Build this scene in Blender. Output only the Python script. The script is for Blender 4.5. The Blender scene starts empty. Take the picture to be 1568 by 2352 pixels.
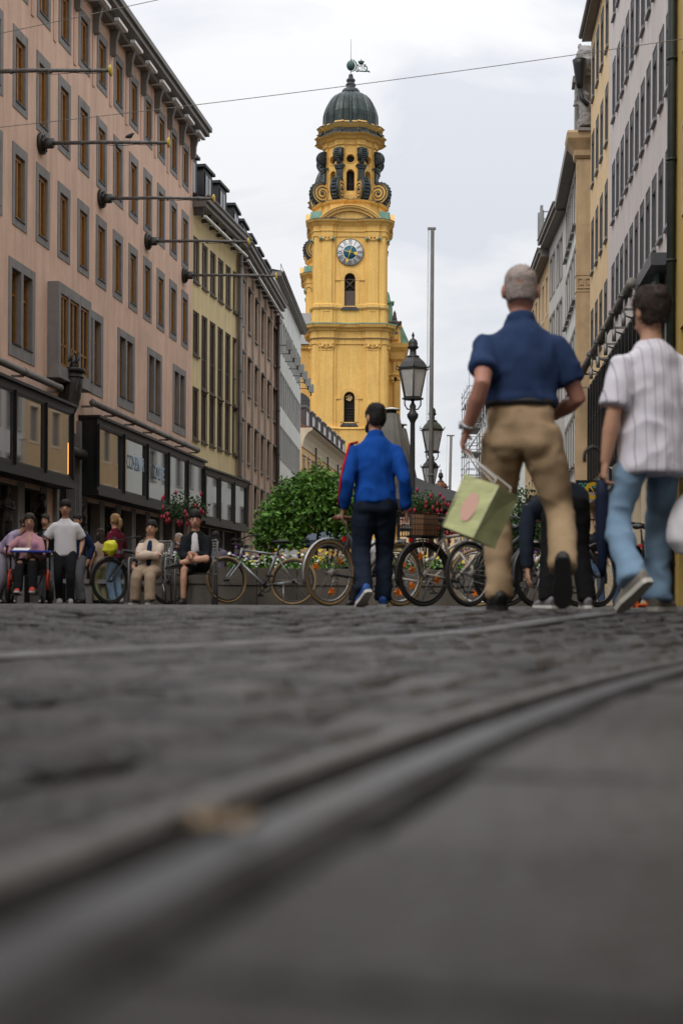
import bpy, bmesh, math, random
from mathutils import Vector, Matrix, noise
from mathutils.bvhtree import BVHTree
PI = math.pi
R = math.radians
V = Vector
sc = bpy.context.scene
C = sc.collection
random.seed(7)

# ------------------------------------------------------------------ camera
FPX = 2352 * 50 / 36            # focal length in pixels of a 1568 x 2352 frame
CAMZ = 0.12
HORIZON = 1385.0                 # row of the horizon: a rising lens shift keeps the verticals upright
ROLL = R(.3)
cd = bpy.data.cameras.new('camera')
cam = bpy.data.objects.new('camera', cd); C.objects.link(cam)
cd.sensor_fit = 'VERTICAL'; cd.sensor_height = 36; cd.sensor_width = 24; cd.lens = 50
cd.clip_start = 0.02; cd.clip_end = 3000
cam.location = (0, 0, CAMZ); cam.rotation_euler = (Matrix.Rotation(PI / 2, 3, 'X') @ Matrix.Rotation(ROLL, 3, 'Z')).to_euler(); cd.shift_y = (HORIZON - 1176) / 2352
cd.dof.use_dof = True; cd.dof.focus_distance = 110; cd.dof.aperture_fstop = 3.2
sc.camera = cam

# ------------------------------------------------------------------ world: pale overcast over a clear sky
world = bpy.data.worlds.new('World'); sc.world = world; world.use_nodes = True
wn = world.node_tree.nodes; wl = world.node_tree.links; wn.clear()
SUN_EL, SUN_AZ = R(48), R(215)      # behind the camera, to the left
def N(tree, t, **kw):
    n = tree.nodes.new(t)
    for k, v in kw.items():
        if k.startswith('i_'):
            n.inputs[k[2:].replace('_', ' ')].default_value = v
        else: setattr(n, k, v)
    return n
wt = world.node_tree
sky = N(wt, 'ShaderNodeTexSky', sky_type='NISHITA', sun_disc=False, sun_elevation=SUN_EL, sun_rotation=SUN_AZ)
tc = N(wt, 'ShaderNodeTexCoord')
sep = N(wt, 'ShaderNodeSeparateXYZ'); wl.new(tc.outputs['Generated'], sep.inputs[0])
# overcast: three times as bright overhead as at the horizon
grad = N(wt, 'ShaderNodeMapRange'); grad.inputs[1].default_value = 0; grad.inputs[2].default_value = 1
grad.inputs[3].default_value = 6.4; grad.inputs[4].default_value = 18.5
sq = N(wt, 'ShaderNodeMath', operation='POWER'); sq.inputs[1].default_value = 2.2; wl.new(sep.outputs['Z'], sq.inputs[0]); wl.new(sq.outputs[0], grad.inputs[0])
mp = N(wt, 'ShaderNodeMapping'); mp.inputs['Scale'].default_value = (1, 1, 2.0); mp.inputs['Location'].default_value = (5.2, 1.1, .9); wl.new(tc.outputs['Generated'], mp.inputs[0])
n1 = N(wt, 'ShaderNodeTexNoise', i_Scale=4.2, i_Detail=8.0, i_Roughness=0.55, i_Distortion=0.7); wl.new(mp.outputs[0], n1.inputs[0])
r1 = N(wt, 'ShaderNodeMapRange'); wl.new(n1.outputs[0], r1.inputs[0])
r1.inputs[1].default_value = .40; r1.inputs[2].default_value = .56; r1.inputs[3].default_value = .0; r1.inputs[4].default_value = 1
n2 = N(wt, 'ShaderNodeTexNoise', i_Scale=1.3, i_Detail=4.0); wl.new(mp.outputs[0], n2.inputs[0])
cl = N(wt, 'ShaderNodeMix', data_type='RGBA'); wl.new(r1.outputs[0], cl.inputs[0])
cl.inputs[6].default_value = (.865, .89, .945, 1); cl.inputs[7].default_value = (1.08, 1.075, 1.08, 1)
cm = N(wt, 'ShaderNodeVectorMath', operation='SCALE'); wl.new(cl.outputs[2], cm.inputs[0]); wl.new(grad.outputs[0], cm.inputs[3])
mx = N(wt, 'ShaderNodeMix', data_type='RGBA'); mx.inputs[0].default_value = .9
wl.new(sky.outputs[0], mx.inputs[6]); wl.new(cm.outputs[0], mx.inputs[7])
bg = N(wt, 'ShaderNodeBackground'); bg.inputs[1].default_value = .12
wo = N(wt, 'ShaderNodeOutputWorld'); wl.new(mx.outputs[2], bg.inputs[0]); wl.new(bg.outputs[0], wo.inputs[0])

sd = bpy.data.lights.new('sun', 'SUN'); sd.energy = 1.25; sd.angle = R(25); sd.color = (1, .95, .88)
so = bpy.data.objects.new('sun', sd); C.objects.link(so)
so.rotation_euler = V((math.sin(SUN_AZ) * math.cos(SUN_EL), math.cos(SUN_AZ) * math.cos(SUN_EL), math.sin(SUN_EL))).to_track_quat('Z', 'Y').to_euler()
sc.view_settings.view_transform = 'Standard'; sc.view_settings.look = 'None'
sc.view_settings.exposure = 0.1; sc.view_settings.gamma = 1; sc.view_settings.use_curve_mapping = False
sc.render.engine = 'CYCLES'
sc.cycles.use_denoising = True
sc.cycles.max_bounces = 6; sc.cycles.diffuse_bounces = 3; sc.cycles.glossy_bounces = 3; sc.cycles.transmission_bounces = 4
sc.cycles.caustics_reflective = False; sc.cycles.caustics_refractive = False; sc.cycles.sample_clamp_indirect = 4

# ------------------------------------------------------------------ helpers
CR, SR = math.cos(ROLL), math.sin(ROLL)
def at(x, y, Y):
    """point at depth Y seen at pixel (x, y) of the 1568 x 2352 frame"""
    a, b = x - 784, y - HORIZON
    return V(((a * CR + b * SR) / FPX * Y, Y, CAMZ - (b * CR - a * SR) / FPX * Y))
def zat(y, Y): return CAMZ + (HORIZON - y) / FPX * Y
def xat(x, Y, y=1385): return at(x, y, Y).x
def G(y):
    """street level: flat over the tracks, then a low rise"""
    t = min(1, max(0, (y - 5.3) / 1.9))
    return .085 * t * t * (3 - 2 * t)

MATS = {}
def mat(name, col, rough=.7, var=.12, scale=3.0, bump=0.0, bscale=60.0, metal=0.0, streak=0.0, spec=.4, fine=.0, isl=0.0, ior=1.5):
    if name in MATS: return MATS[name]
    m = bpy.data.materials.new(name); m.use_nodes = True; MATS[name] = m
    t = m.node_tree; L = t.links; p = t.nodes['Principled BSDF']
    p.inputs['Roughness'].default_value = rough; p.inputs['Metallic'].default_value = metal
    p.inputs['Specular IOR Level'].default_value = spec; p.inputs['IOR'].default_value = ior
    g = N(t, 'ShaderNodeNewGeometry')
    def rng(src, lo, hi, a=.3, b=.7):
        r = N(t, 'ShaderNodeMapRange'); L.new(src, r.inputs[0])
        for i, v in zip((1, 2, 3, 4), (a, b, lo, hi)): r.inputs[i].default_value = v
        return r.outputs[0]
    def mul(a, b):
        q = N(t, 'ShaderNodeMath', operation='MULTIPLY'); L.new(a, q.inputs[0]); L.new(b, q.inputs[1]); return q.outputs[0]
    val = None
    if var:
        n = N(t, 'ShaderNodeTexNoise', i_Scale=scale, i_Detail=5.0, i_Roughness=.6); L.new(g.outputs['Position'], n.inputs[0])
        val = rng(n.outputs[0], 1 - var, 1 + var)
    if fine:
        n = N(t, 'ShaderNodeTexNoise', i_Scale=bscale * .5, i_Detail=3.0); L.new(g.outputs['Position'], n.inputs[0])
        k = rng(n.outputs[0], 1 - fine, 1 + fine); val = mul(val, k) if val else k
    if streak:
        q = N(t, 'ShaderNodeMapping'); q.inputs['Scale'].default_value = (2.2, 2.2, .16); L.new(g.outputs['Position'], q.inputs[0])
        n = N(t, 'ShaderNodeTexNoise', i_Scale=1.6, i_Detail=6.0, i_Roughness=.65); L.new(q.outputs[0], n.inputs[0])
        k = rng(n.outputs[0], 1 - streak, 1.04, .32, .56); val = mul(val, k) if val else k
    if isl:
        k = rng(g.outputs['Random Per Island'], 1 - isl, 1 + isl, 0, 1); val = mul(val, k) if val else k
        oi = N(t, 'ShaderNodeObjectInfo'); k = rng(oi.outputs['Random'], 1 - isl, 1 + isl, 0, 1); val = mul(val, k)
    if val:
        s = N(t, 'ShaderNodeVectorMath', operation='SCALE'); s.inputs[0].default_value = col; L.new(val, s.inputs[3]); L.new(s.outputs[0], p.inputs['Base Color'])
    else: p.inputs['Base Color'].default_value = (*col, 1)
    if bump:
        n = N(t, 'ShaderNodeTexNoise', i_Scale=bscale, i_Detail=4.0); L.new(g.outputs['Position'], n.inputs[0])
        b = N(t, 'ShaderNodeBump'); b.inputs['Strength'].default_value = bump; b.inputs['Distance'].default_value = .02
        L.new(n.outputs[0], b.inputs['Height']); L.new(b.outputs[0], p.inputs['Normal'])
    return m

class MB:
    """collects geometry; build() links it as one mesh object"""
    def __init__(s, M=None): s.v = []; s.f = []; s.mi = []; s.sm = []; s.M = M
    def add(s, vs, fs, mi=0, sm=False):
        k = len(s.v)
        s.v += [s.M @ V(p) for p in vs] if s.M else [V(p) for p in vs]
        for f in fs: s.f.append([k + i for i in f]); s.mi.append(mi); s.sm.append(sm)
        return s
    def box(s, x0, x1, y0, y1, z0, z1, mi=0):
        return s.add([(x0,y0,z0),(x1,y0,z0),(x1,y1,z0),(x0,y1,z0),(x0,y0,z1),(x1,y0,z1),(x1,y1,z1),(x0,y1,z1)],
                     [(0,3,2,1),(4,5,6,7),(0,1,5,4),(1,2,6,5),(2,3,7,6),(3,0,4,7)], mi)
    def quad(s, a, b, c, d, mi=0): return s.add([a, b, c, d], [(0,1,2,3)], mi)
    def rings(s, rings, caps=(True, True), mi=0, sm=True, closed=True):
        n = len(rings[0]); vs = [p for r in rings for p in r]; fs = []
        for i in range(len(rings) - 1):
            for j in range(n if closed else n - 1):
                k = (j + 1) % n; fs.append((i*n+j, i*n+k, (i+1)*n+k, (i+1)*n+j))
        if caps[0]: fs.append(tuple(range(n - 1, -1, -1)))
        if caps[1]: fs.append(tuple((len(rings) - 1) * n + j for j in range(n)))
        return s.add(vs, fs, mi, sm)
    def tube(s, pts, r, n=8, mi=0, sm=True, caps=True, ry=None, side=None, loop=False):
        pts = [V(p) for p in pts]; m = len(pts)
        rs = list(r) if hasattr(r, '__len__') else [r] * m
        r2 = (list(ry) if hasattr(ry, '__len__') else [ry] * m) if ry is not None else rs
        out = []; u = None
        for i in range(m):
            if loop: d = pts[(i + 1) % m] - pts[i - 1]
            else: d = pts[min(i + 1, m - 1)] - pts[max(i - 1, 0)]
            d.normalize()
            if side is not None: u = V(side) - d * d.dot(V(side))
            elif u is None: u = d.orthogonal()
            else: u = u - d * d.dot(u)
            u.normalize(); w = d.cross(u)
            out.append([pts[i] + u * (rs[i] * math.cos(2*PI*j/n)) + w * (r2[i] * math.sin(2*PI*j/n)) for j in range(n)])
        if loop: out.append(out[0])
        return s.rings(out, (caps and not loop, caps and not loop), mi, sm)
    def cyl(s, a, b, r0, r1=None, n=12, mi=0, sm=True): return s.tube([a, b], [r0, r0 if r1 is None else r1], n, mi, sm)
    def lathe(s, prof, n=16, c=(0, 0, 0), mi=0, sm=True, caps=(True, True), mod=None):
        c = V(c)
        return s.rings([[c + V((r * (mod(2*PI*j/n) if mod else 1) * math.cos(2*PI*j/n), r * (mod(2*PI*j/n) if mod else 1) * math.sin(2*PI*j/n), z)) for j in range(n)] for r, z in prof], caps, mi, sm)
    def ell(s, c, rx, ry, rz, n=12, mi=0):
        pr = [(math.sin(PI*i/(n//2)) or 1e-3, -math.cos(PI*i/(n//2))) for i in range(n//2 + 1)]
        c = V(c)
        return s.rings([[c + V((rx*max(r,1e-3)*math.cos(2*PI*j/n), ry*max(r,1e-3)*math.sin(2*PI*j/n), rz*z)) for j in range(n)] for r, z in pr], (True, True), mi, True)
    def prism(s, poly, y0, y1, mi=0, sm=False):
        """polygon in x,z (counter-clockwise seen from -y) pushed along y"""
        return s.rings([[V((x, y0, z)) for x, z in poly], [V((x, y1, z)) for x, z in poly]], (True, True), mi, sm)
    def plan(s, poly, prof, mi=0, caps=(True, True), sm=False):
        """plan polygon (ccw) lofted through (z, outward offset) steps"""
        return s.rings([[V((*p, z)) for p in offset_poly(poly, o)] for z, o in prof], caps, mi, sm)
    def mesh(s, name, mats):
        me = bpy.data.meshes.new(name)
        me.from_pydata([tuple(p) for p in s.v], [], s.f)
        for m in (mats if isinstance(mats, (list, tuple)) else [mats]): me.materials.append(m)
        me.polygons.foreach_set('material_index', s.mi); me.polygons.foreach_set('use_smooth', s.sm)
        me.update(); return me
    def build(s, name, mats, parent=None, loc=(0, 0, 0), fix=True):
        me = s.mesh(name, mats)
        if fix:
            b = bmesh.new(); b.from_mesh(me); bmesh.ops.recalc_face_normals(b, faces=b.faces); b.to_mesh(me); b.free()
        return link(name, me, parent, loc)
def offset_poly(poly, o):
    if not o: return poly
    n = len(poly); out = []
    for i in range(n):
        a, b, c = V(poly[i-1]), V(poly[i]), V(poly[(i+1) % n])
        d1 = (b - a).normalized(); d2 = (c - b).normalized()
        n1 = V((d1.y, -d1.x)); n2 = V((d2.y, -d2.x)); m = n1 + n2
        k = m.dot(m)
        out.append(tuple(b + m * (2 * o / k) if k > .05 else b + n1 * o))
    return out
def link(name, data, parent=None, loc=(0, 0, 0), rz=0):
    o = bpy.data.objects.new(name, data); C.objects.link(o); o.location = loc; o.rotation_euler = (0, 0, rz)
    if parent: o.parent = parent
    return o
def thing(name, label, cat, loc=(0, 0, 0), rz=0, group=None):
    o = link(name, None, None, loc, rz); o.empty_display_size = .1
    return tag(o, label, cat, group)
def tag(o, label, cat, group=None):
    o['label'] = label; o['category'] = cat
    if group: o['group'] = group
    return o
def copy_tree(o, parent=None):
    c = o.copy(); C.objects.link(c); c.parent = parent
    for ch in o.children: copy_tree(ch, c)
    return c
def text_mesh(txt, size, depth=.004):
    cu = bpy.data.curves.new('t', 'FONT'); cu.body = txt; cu.size = size; cu.align_x = 'CENTER'; cu.align_y = 'CENTER'; cu.extrude = depth
    o = bpy.data.objects.new('t', cu)
    me = evaluate(o)
    bpy.data.objects.remove(o); return me
TMP = bpy.data.scenes.new('workbench')
def evaluate(o, extra=()):
    """mesh after modifiers, worked out in a small scene of its own"""
    L = [o, *extra]
    for q in L: TMP.collection.objects.link(q)
    with bpy.context.temp_override(scene=TMP, view_layer=TMP.view_layers[0]):
        dg = bpy.context.evaluated_depsgraph_get(); dg.update()
        me = bpy.data.meshes.new_from_object(o.evaluated_get(dg))
    for q in L: TMP.collection.objects.unlink(q)
    return me

def wall(mb, W, z0, z1, holes, rev, mi=0, mr=0, y=0.0):
    """facade in the x-z plane at y, openings cut out, reveals going in by rev"""
    xs = sorted({0, W, *[h[0] for h in holes], *[h[1] for h in holes]}); zs = sorted({z0, z1, *[h[2] for h in holes], *[h[3] for h in holes]})
    for i in range(len(xs) - 1):
        run = None
        for j in range(len(zs) - 1):
            cx, cz = (xs[i] + xs[i+1]) / 2, (zs[j] + zs[j+1]) / 2
            if any(h[0] < cx < h[1] and h[2] < cz < h[3] for h in holes): 
                continue
            mb.quad((xs[i], y, zs[j]), (xs[i+1], y, zs[j]), (xs[i+1], y, zs[j+1]), (xs[i], y, zs[j+1]), mi)
    for a, b, c, d in holes:
        mb.quad((a, y, c), (a, y + rev, c), (b, y + rev, c), (b, y, c), mr)
        mb.quad((a, y, d), (b, y, d), (b, y + rev, d), (a, y + rev, d), mr)
        mb.quad((a, y, c), (a, y, d), (a, y + rev, d), (a, y + rev, c), mr)
        mb.quad((b, y, c), (b, y + rev, c), (b, y + rev, d), (b, y, d), mr)
def shell(mb, W, D, z0, z1, mi=0, y=0.0):
    """ends, back and top closing a building behind its facade"""
    mb.quad((0, y, z0), (0, y, z1), (0, D, z1), (0, D, z0), mi); mb.quad((W, y, z0), (W, D, z0), (W, D, z1), (W, y, z1), mi)
    mb.quad((0, D, z0), (0, D, z1), (W, D, z1), (W, D, z0), mi); mb.quad((0, y, z1), (W, y, z1), (W, D, z1), (0, D, z1), mi)
def frame_box(mb, x0, x1, z0, z1, t, y0, y1, mi=0):
    mb.box(x0, x1, y0, y1, z0, z0 + t, mi); mb.box(x0, x1, y0, y1, z1 - t, z1, mi)
    mb.box(x0, x0 + t, y0, y1, z0 + t, z1 - t, mi); mb.box(x1 - t, x1, y0, y1, z0 + t, z1 - t, mi)
WCACHE = {}
def place(key, name, make, mats, parent, loc):
    """object sharing one mesh per key"""
    if key not in WCACHE:
        mb = MB(); make(mb); WCACHE[key] = mb.mesh(name, mats)
    return link(name, WCACHE[key], parent, loc)
def building(name, label, p0, p1, cat='building'):
    """root at the left foot of the facade seen from outside; x runs along it, y into the house. Returns root and length"""
    d = V(p1) - V(p0)
    return thing(name, label, cat, (p0[0], p0[1], .07), math.atan2(d.y, d.x)), d.length

# shared materials
m_glass = mat('window_glass', (.016, .018, .022), .06, 0, spec=.6, ior=1.6)
m_glass_shop = mat('shop_glass', (.03, .03, .03), .03, 0, spec=1.0, ior=2.9)
m_glass_b = mat('window_glass_grey', (.05, .052, .055), .1, .2, 1.5, spec=.6, ior=1.6); m_glass_c = mat('window_glass_curtain', (.13, .125, .115), .25, .25, 2.5, spec=.6, ior=1.6)
m_black = mat('black_metal', (.014, .014, .015), .45, .2, 9)
m_dark = mat('dark_interior', (.012, .010, .009), .9, .2)
m_grey_stone = mat('grey_stone', (.25, .24, .235), .8, .12, 2.5, .25, 90, streak=.18)
m_bronze = mat('bronze', (.045, .042, .037), .5, .3, 6, metal=.35)
m_zinc = mat('zinc', (.23, .23, .235), .5, .15, 3, metal=.3)
m_steel = mat('steel', (.34, .34, .35), .38, .12, 5, metal=.8)
m_white = mat('white_paint', (.72, .72, .70), .5, .05)
# ================================================================== ground, setts, rails
m_gap = mat('dark_joint_sand', (.022, .02, .018), .95, .3, 4, spec=.1)
m_joint = mat('paving', (.055, .052, .05), .65, .3, 1.2, .6, 14, fine=.35, spec=.4)
m_sett = mat('granite_sett', (.027, .0255, .0245), .40, .35, 5, .7, 55, isl=.5, fine=.3, spec=.3)
t = m_joint.node_tree; pb_ = t.nodes['Principled BSDF']; g_ = N(t, 'ShaderNodeNewGeometry'); mp_ = N(t, 'ShaderNodeMapping'); mp_.inputs['Rotation'].default_value = (0, 0, R(62)); t.links.new(g_.outputs['Position'], mp_.inputs[0])
bk = N(t, 'ShaderNodeTexBrick'); bk.inputs['Scale'].default_value = 1; bk.inputs['Brick Width'].default_value = .24; bk.inputs['Row Height'].default_value = .15; bk.inputs['Mortar Size'].default_value = .009; bk.inputs['Mortar Smooth'].default_value = .3
bk.inputs['Color1'].default_value = (.8, .8, .8, 1); bk.inputs['Color2'].default_value = (1.25, 1.24, 1.22, 1); bk.inputs['Mortar'].default_value = (.42, .41, .4, 1); t.links.new(mp_.outputs[0], bk.inputs[0])
pv_ = pb_.inputs['Base Color'].links[0].from_socket; vm_ = N(t, 'ShaderNodeVectorMath', operation='MULTIPLY'); t.links.new(pv_, vm_.inputs[0]); t.links.new(bk.outputs[0], vm_.inputs[1]); t.links.new(vm_.outputs[0], pb_.inputs['Base Color'])
ys = [-12, -4, 0, 2, 4, 5.2, 5.5, 5.8, 6.1, 6.4, 6.7, 7.0, 7.3, 8, 8.85, 9.05, 12, 20, 40, 80, 160, 400, 1500]
xs = [-900, -60, -12, -6, -3, 0, 3, 6, 12, 60, 900]
gm = MB()
gv = [(x, y, G(y) - (.024 if y < 9 else 0)) for y in ys for x in xs]
gm.add(gv, [(j*len(xs)+i, j*len(xs)+i+1, (j+1)*len(xs)+i+1, (j+1)*len(xs)+i) for j in range(len(ys)-1) for i in range(len(xs)-1)])
for i in range(len(gm.f)):
    if i < (len(xs)-1) * 14: gm.mi[i] = 1
ground = gm.build('ground', [m_joint, m_gap]); ground['kind'] = 'structure'; ground['label'] = 'grey stone street paving rising gently from the tram tracks'

TC = V((17.17, -4.2)); RIN, ROUT = 17.90, 19.39
def arc(r, a):   # a = heading in degrees
    a = R(a); return V((TC.x - r * math.cos(a), TC.y + r * math.sin(a)))
m_rail = mat('rail_steel', (.062, .064, .068), .42, .45, 9, metal=.45)
m_rail_side = mat('rail_groove', (.022, .02, .019), .8, .3, 20)
m_rail_lip = mat('rail_lip', (.10, .098, .095), .5, .3, 12, metal=.4)
m_rail_sheen = mat('rail_steel_sky_sheen', (.20, .205, .215), .42, .3, 9, metal=.5)  # paler copy of the rail steel, sky reflection put into the colour
def rail(label, r, groove_sign, hm=None):
    root = thing('tram_rail', label, 'tram rail', (*arc(r, 20), 0), 0, 'rails of the tram track')
    o = V((*arc(r, 20), 0)); A = [6 + i * 1.2 for i in range(40)]
    def strip(prof):
        return [[V((*arc(r + groove_sign * x, a), z + G(arc(r, a).y))) - o for x, z in prof] for a in A]
    MB().rings(strip([(-.026, -.03), (-.026, -.010), (-.016, .003), (.018, .003), (.028, -.006), (.028, -.03)]), (True, True), 0, False).build('rail_head', hm or m_rail, root)
    MB().rings(strip([(.0285, -.030), (.072, -.030), (.072, -.036), (.0285, -.036)]), (True, True), 0, False).build('groove', m_rail_side, root)
    MB().rings(strip([(.073, -.034), (.073, -.004), (.077, .0), (.098, .0), (.1, -.034)]), (True, True), 0, False).build('guard_lip', m_rail_lip, root)
rail('steel grooved tram rail curving between the setts beside the paving edge', RIN, 1)
rail('thin pale steel rail of the tram track running toward the planter', ROUT, -1, m_rail_sheen)
# setts follow the curve of the track
setts = []
rows = []
r = RIN - .042; rows.append((r - .29, .288)); r -= .294
while r > 13.0: rows.append((r - .1425, .139)); r -= .147
r = RIN + .106
while r + .135 < ROUT - .104: rows.append((r, .125)); r += .143
r = ROUT + .036
while r < 24.0: rows.append((r, .125)); r += .146
for r, w in rows:
    a = 2 + random.random()
    while a < 62:
        L = random.uniform(.16, .25) * (1 if w < .2 else 1.6); da = math.degrees(L / r)
        p = arc(r + w / 2, a + da / 2)
        if .16 < p.y < 8.9 and -3.0 - .2*p.y < p.x < 3.0 + .3 * p.y: setts.append((p, a + da / 2, L - (.028 if w < .13 else .010), w))
        a += da
setts.sort(key=lambda s: s[0].length if abs(s[0].x) < .3 + .27 * s[0].y else 99)
def sett_geo(mb, L, w, M=None):
    c = .018 if w < .13 else .006; jx = [random.uniform(-.004, .004) * (1 if w < .13 else .5) for _ in range(8)]
    x, y = w / 2, L / 2
    P = [(-x, -y), (x, -y), (x, y), (-x, y)]
    vs = [(p[0]+jx[i], p[1]+jx[i+4], -.03) for i, p in enumerate(P)] + [(p[0]+jx[i], p[1]+jx[i+4], -.013 if w < .13 else -.005) for i, p in enumerate(P)] + \
         [((p[0]+jx[i]) * (1 - c/x), (p[1]+jx[i+4]) * (1 - c/y), random.uniform(-.0015, .0015)) for i, p in enumerate(P)]
    dm = .003 if w < .13 else .001; vs += [(random.uniform(-.01, .01), random.uniform(-.02, .02), dm)]
    fs = [(8,9,12), (9,10,12), (10,11,12), (11,8,12)] + [(4+i, 4+(i+1)%4, 8+(i+1)%4, 8+i) for i in range(4)] + [(i, (i+1)%4, 4+(i+1)%4, 4+i) for i in range(4)]
    if M: vs = [M @ V(v) for v in vs]
    mb.add(vs, fs, 0, False)
variants = []
for k in range(12):
    mb = MB(); L = .14 + .0085 * k
    for w_ in (.125, .139, .288): mb = MB(); sett_geo(mb, L * (1 if w_ < .2 else 1.6), w_); variants.append((L * (1 if w_ < .2 else 1.6), w_, mb.mesh('sett', m_sett)))
rest = MB()
for i, (p, a, L, w) in enumerate(setts):
    rot = R(-a); f_ = 1 if w < .13 else .35; tilt = (random.gauss(0, .03 * f_), random.gauss(0, .03 * f_)); z = G(p.y) + random.gauss(0, .0045 * f_)
    if i < 300:
        me = min(variants, key=lambda v: abs(v[0] - L) + abs(v[1] - w) * 9)[2]
        o = link('sett', me, ground, (p.x, p.y, z)); o.rotation_euler = (tilt[0], tilt[1], rot)
    else:
        sett_geo(rest, L, w, Matrix.Translation((p.x, p.y, z)) @ Matrix.Rotation(rot, 4, 'Z') @ Matrix.Rotation(tilt[0], 4, 'X'))
o = rest.build('setts', m_sett, ground, fix=False); o['kind'] = 'stuff'

lit = MB(); n_ = 9
for i in range(5):
    a = random.uniform(0, 6.28); lit.add([(.009*math.cos(a + k*2*PI/5)*random.uniform(.6, 1.2) + .008*i - .016, .007*math.sin(a + k*2*PI/5)*random.uniform(.6, 1.2), random.uniform(0, .012)) for k in range(5)], [(0,1,2,3,4)])
p_ = arc(RIN + .02, 15.9); o = lit.build('paper_scrap', mat('beige_paper', (.30, .22, .14), .8, .3, 20), None, (p_.x, p_.y, .006)); tag(o, 'small crumpled beige paper scrap lying on the tram rail', 'litter')
# ================================================================== houses on the left
m_pink = mat('pink_plaster', (.74, .51, .39), .9, .09, .7, .35, 55, streak=.16, fine=.06)
m_pink2 = mat('pink_pilaster_plaster', (.66, .43, .32), .9, .07, 1.2, .3, 55, streak=.1)
m_ochre = mat('ochre_wood', (.29, .125, .02), .55, .2, 8)
m_yel = mat('pale_yellow_plaster', (.72, .59, .33), .9, .07, .8, .25, 50, streak=.12)
m_brown = mat('brown_frame', (.085, .062, .052), .6, .2, 6)
m_beige = mat('beige_plaster', (.54, .41, .32), .9, .07, 1.0, .2, 50, streak=.12)
m_beige2 = mat('beige_pilaster', (.44, .34, .265), .85, .08, 1.0, .2, 50, streak=.12)
m_offw = mat('white_grey_plaster', (.66, .68, .65), .85, .06, 1.0, .2, 50, streak=.12)
m_orange = mat('pale_orange_plaster', (.68, .44, .20), .9, .06, .7, .2, 40, streak=.1)
m_cream_trim = mat('cream_trim', (.60, .50, .36), .8, .06, 1.5, streak=.12)
m_roof_dark = mat('dark_sheet_roof', (.028, .028, .032), .55, .2, 2)
m_dormer = mat('dormer_brown', (.075, .055, .05), .6, .2, 2)
m_curtain = mat('curtain', (.62, .62, .62), .8, .1, 4)
m_gutter = mat('gutter', (.20, .185, .17), .6, .15, 4)

def window(par, key, x, z, w, h, rev, fm, ft=.07, mull=1, trans=(), sur=None, sm=None, sill=None, out=0.0, pane=None):
    """opening centred on x with its foot at z: frame > pane, surround, sill"""
    def mk(mb):
        frame_box(mb, -w/2, w/2, 0, h, ft, rev - .10, rev + .02)
        for i in range(mull):
            cx = -w/2 + w * (i + 1) / (mull + 1); mb.box(cx - ft*.45, cx + ft*.45, rev - .085, rev + .02, ft, h - ft)
        for t in trans: mb.box(-w/2 + ft, w/2 - ft, rev - .08, rev + .02, t - .03, t + .03)
    o = place((key, 'f'), 'window', mk, fm, par, (x, 0, z))
    pv = pane or random.choice((m_glass, m_glass, m_glass_b, m_glass_c))
    place((key, 'p', pv.name), 'pane', lambda mb: mb.box(-w/2 + .01, w/2 - .01, rev - .03, rev + .015, .01, h - .01), pv, o, (0, 0, 0))
    if sur:
        l, b, t = sur
        def ms(mb):
            mb.box(-w/2 - l, w/2 + l, -.022, .02, -b, -.002); mb.box(-w/2 - l, w/2 + l, -.022, .02, h + .002, h + t)
            mb.box(-w/2 - l, -w/2 - .002, -.022, .02, -.002, h + .002); mb.box(w/2 + .002, w/2 + l, -.022, .02, -.002, h + .002)
        place((key, 's'), 'surround', ms, sm, o, (0, 0, 0))
    if sill:
        place((key, 'l'), 'sill', lambda mb: mb.box(-w/2 + .003, w/2 - .003, -.05, rev - .1, 0.002, .035), sill, o, (0, 0, 0))
    return o
def shopbox(par, x0, x1, z0, z1, prot, n, fm=None):
    """projecting bronze shop window"""
    fm = fm or m_black
    mb = MB(); t = .09
    mb.box(x0, x1, -prot, -.003, z1 - .30, z1 - .08); mb.box(x0 - .06, x1 + .06, -prot - .10, -.003, z1 - .08, z1)
    mb.box(x0, x1, -prot, -.003, z0, z0 + .16); mb.box(x0 - .03, x1 + .03, -prot - .06, -.003, z0 - .16, z0 - .002)
    mb.box(x0, x0 + .06, -prot, -.003, z0 + .16, z1 - .30); mb.box(x1 - .06, x1, -prot, -.003, z0 + .16, z1 - .30)
    W = (x1 - x0) / n
    for i in range(n + 1):
        c = min(max(x0 + i * W, x0 + t), x1 - t); mb.box(c - t, c + t, -prot - .004, -prot + .12, z0 + .16, z1 - .30)
        mb.box(c - .02, c + .02, -prot - .05, -prot - .004, z0 + .1, z1 - .25)
    o = mb.build('shop_window_box', fm, par)
    for i in range(n):
        a, b = x0 + i * W + t, x0 + (i + 1) * W - t
        f = MB(); frame_box(f, a, b, z0 + .16, z1 - .30, .05, -prot + .02, -prot + .08); f.build('window_frame', m_zinc_dark, o)
        p = MB(); p.box(a + .045, b - .045, -prot + .045, -prot + .06, z0 + .2, z1 - .34)
        q = p.build('pane', m_glass_shop, o); q.rotation_euler = (random.uniform(-.003, .003), 0, random.uniform(-.002, .002))
    return o
m_bright = mat('curtain_reflection_pane', (.5, .5, .52), .15, .15, 4, spec=.7)  # whitish colour holds white curtains and the bright reflections on the glass
m_zinc_dark = mat('dark_zinc', (.06, .058, .054), .5, .2, 6)
def roll(par, x0, x1, z, y, r=.10, seg=6):
    mb = MB(); mb.cyl((x0, y, z), (x1, y, z), r, n=14)
    n = max(2, int((x1 - x0) / 2.2))
    for i in range(n + 1):
        x = x0 + (x1 - x0) * i / n; mb.cyl((x - .035, y, z), (x + .035, y, z), r * 1.14, n=14); mb.box(x - .03, x + .03, y, -.003, z - r - .04, z - r + .02)
    return mb.build('awning_roll', m_gutter, par)
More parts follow.
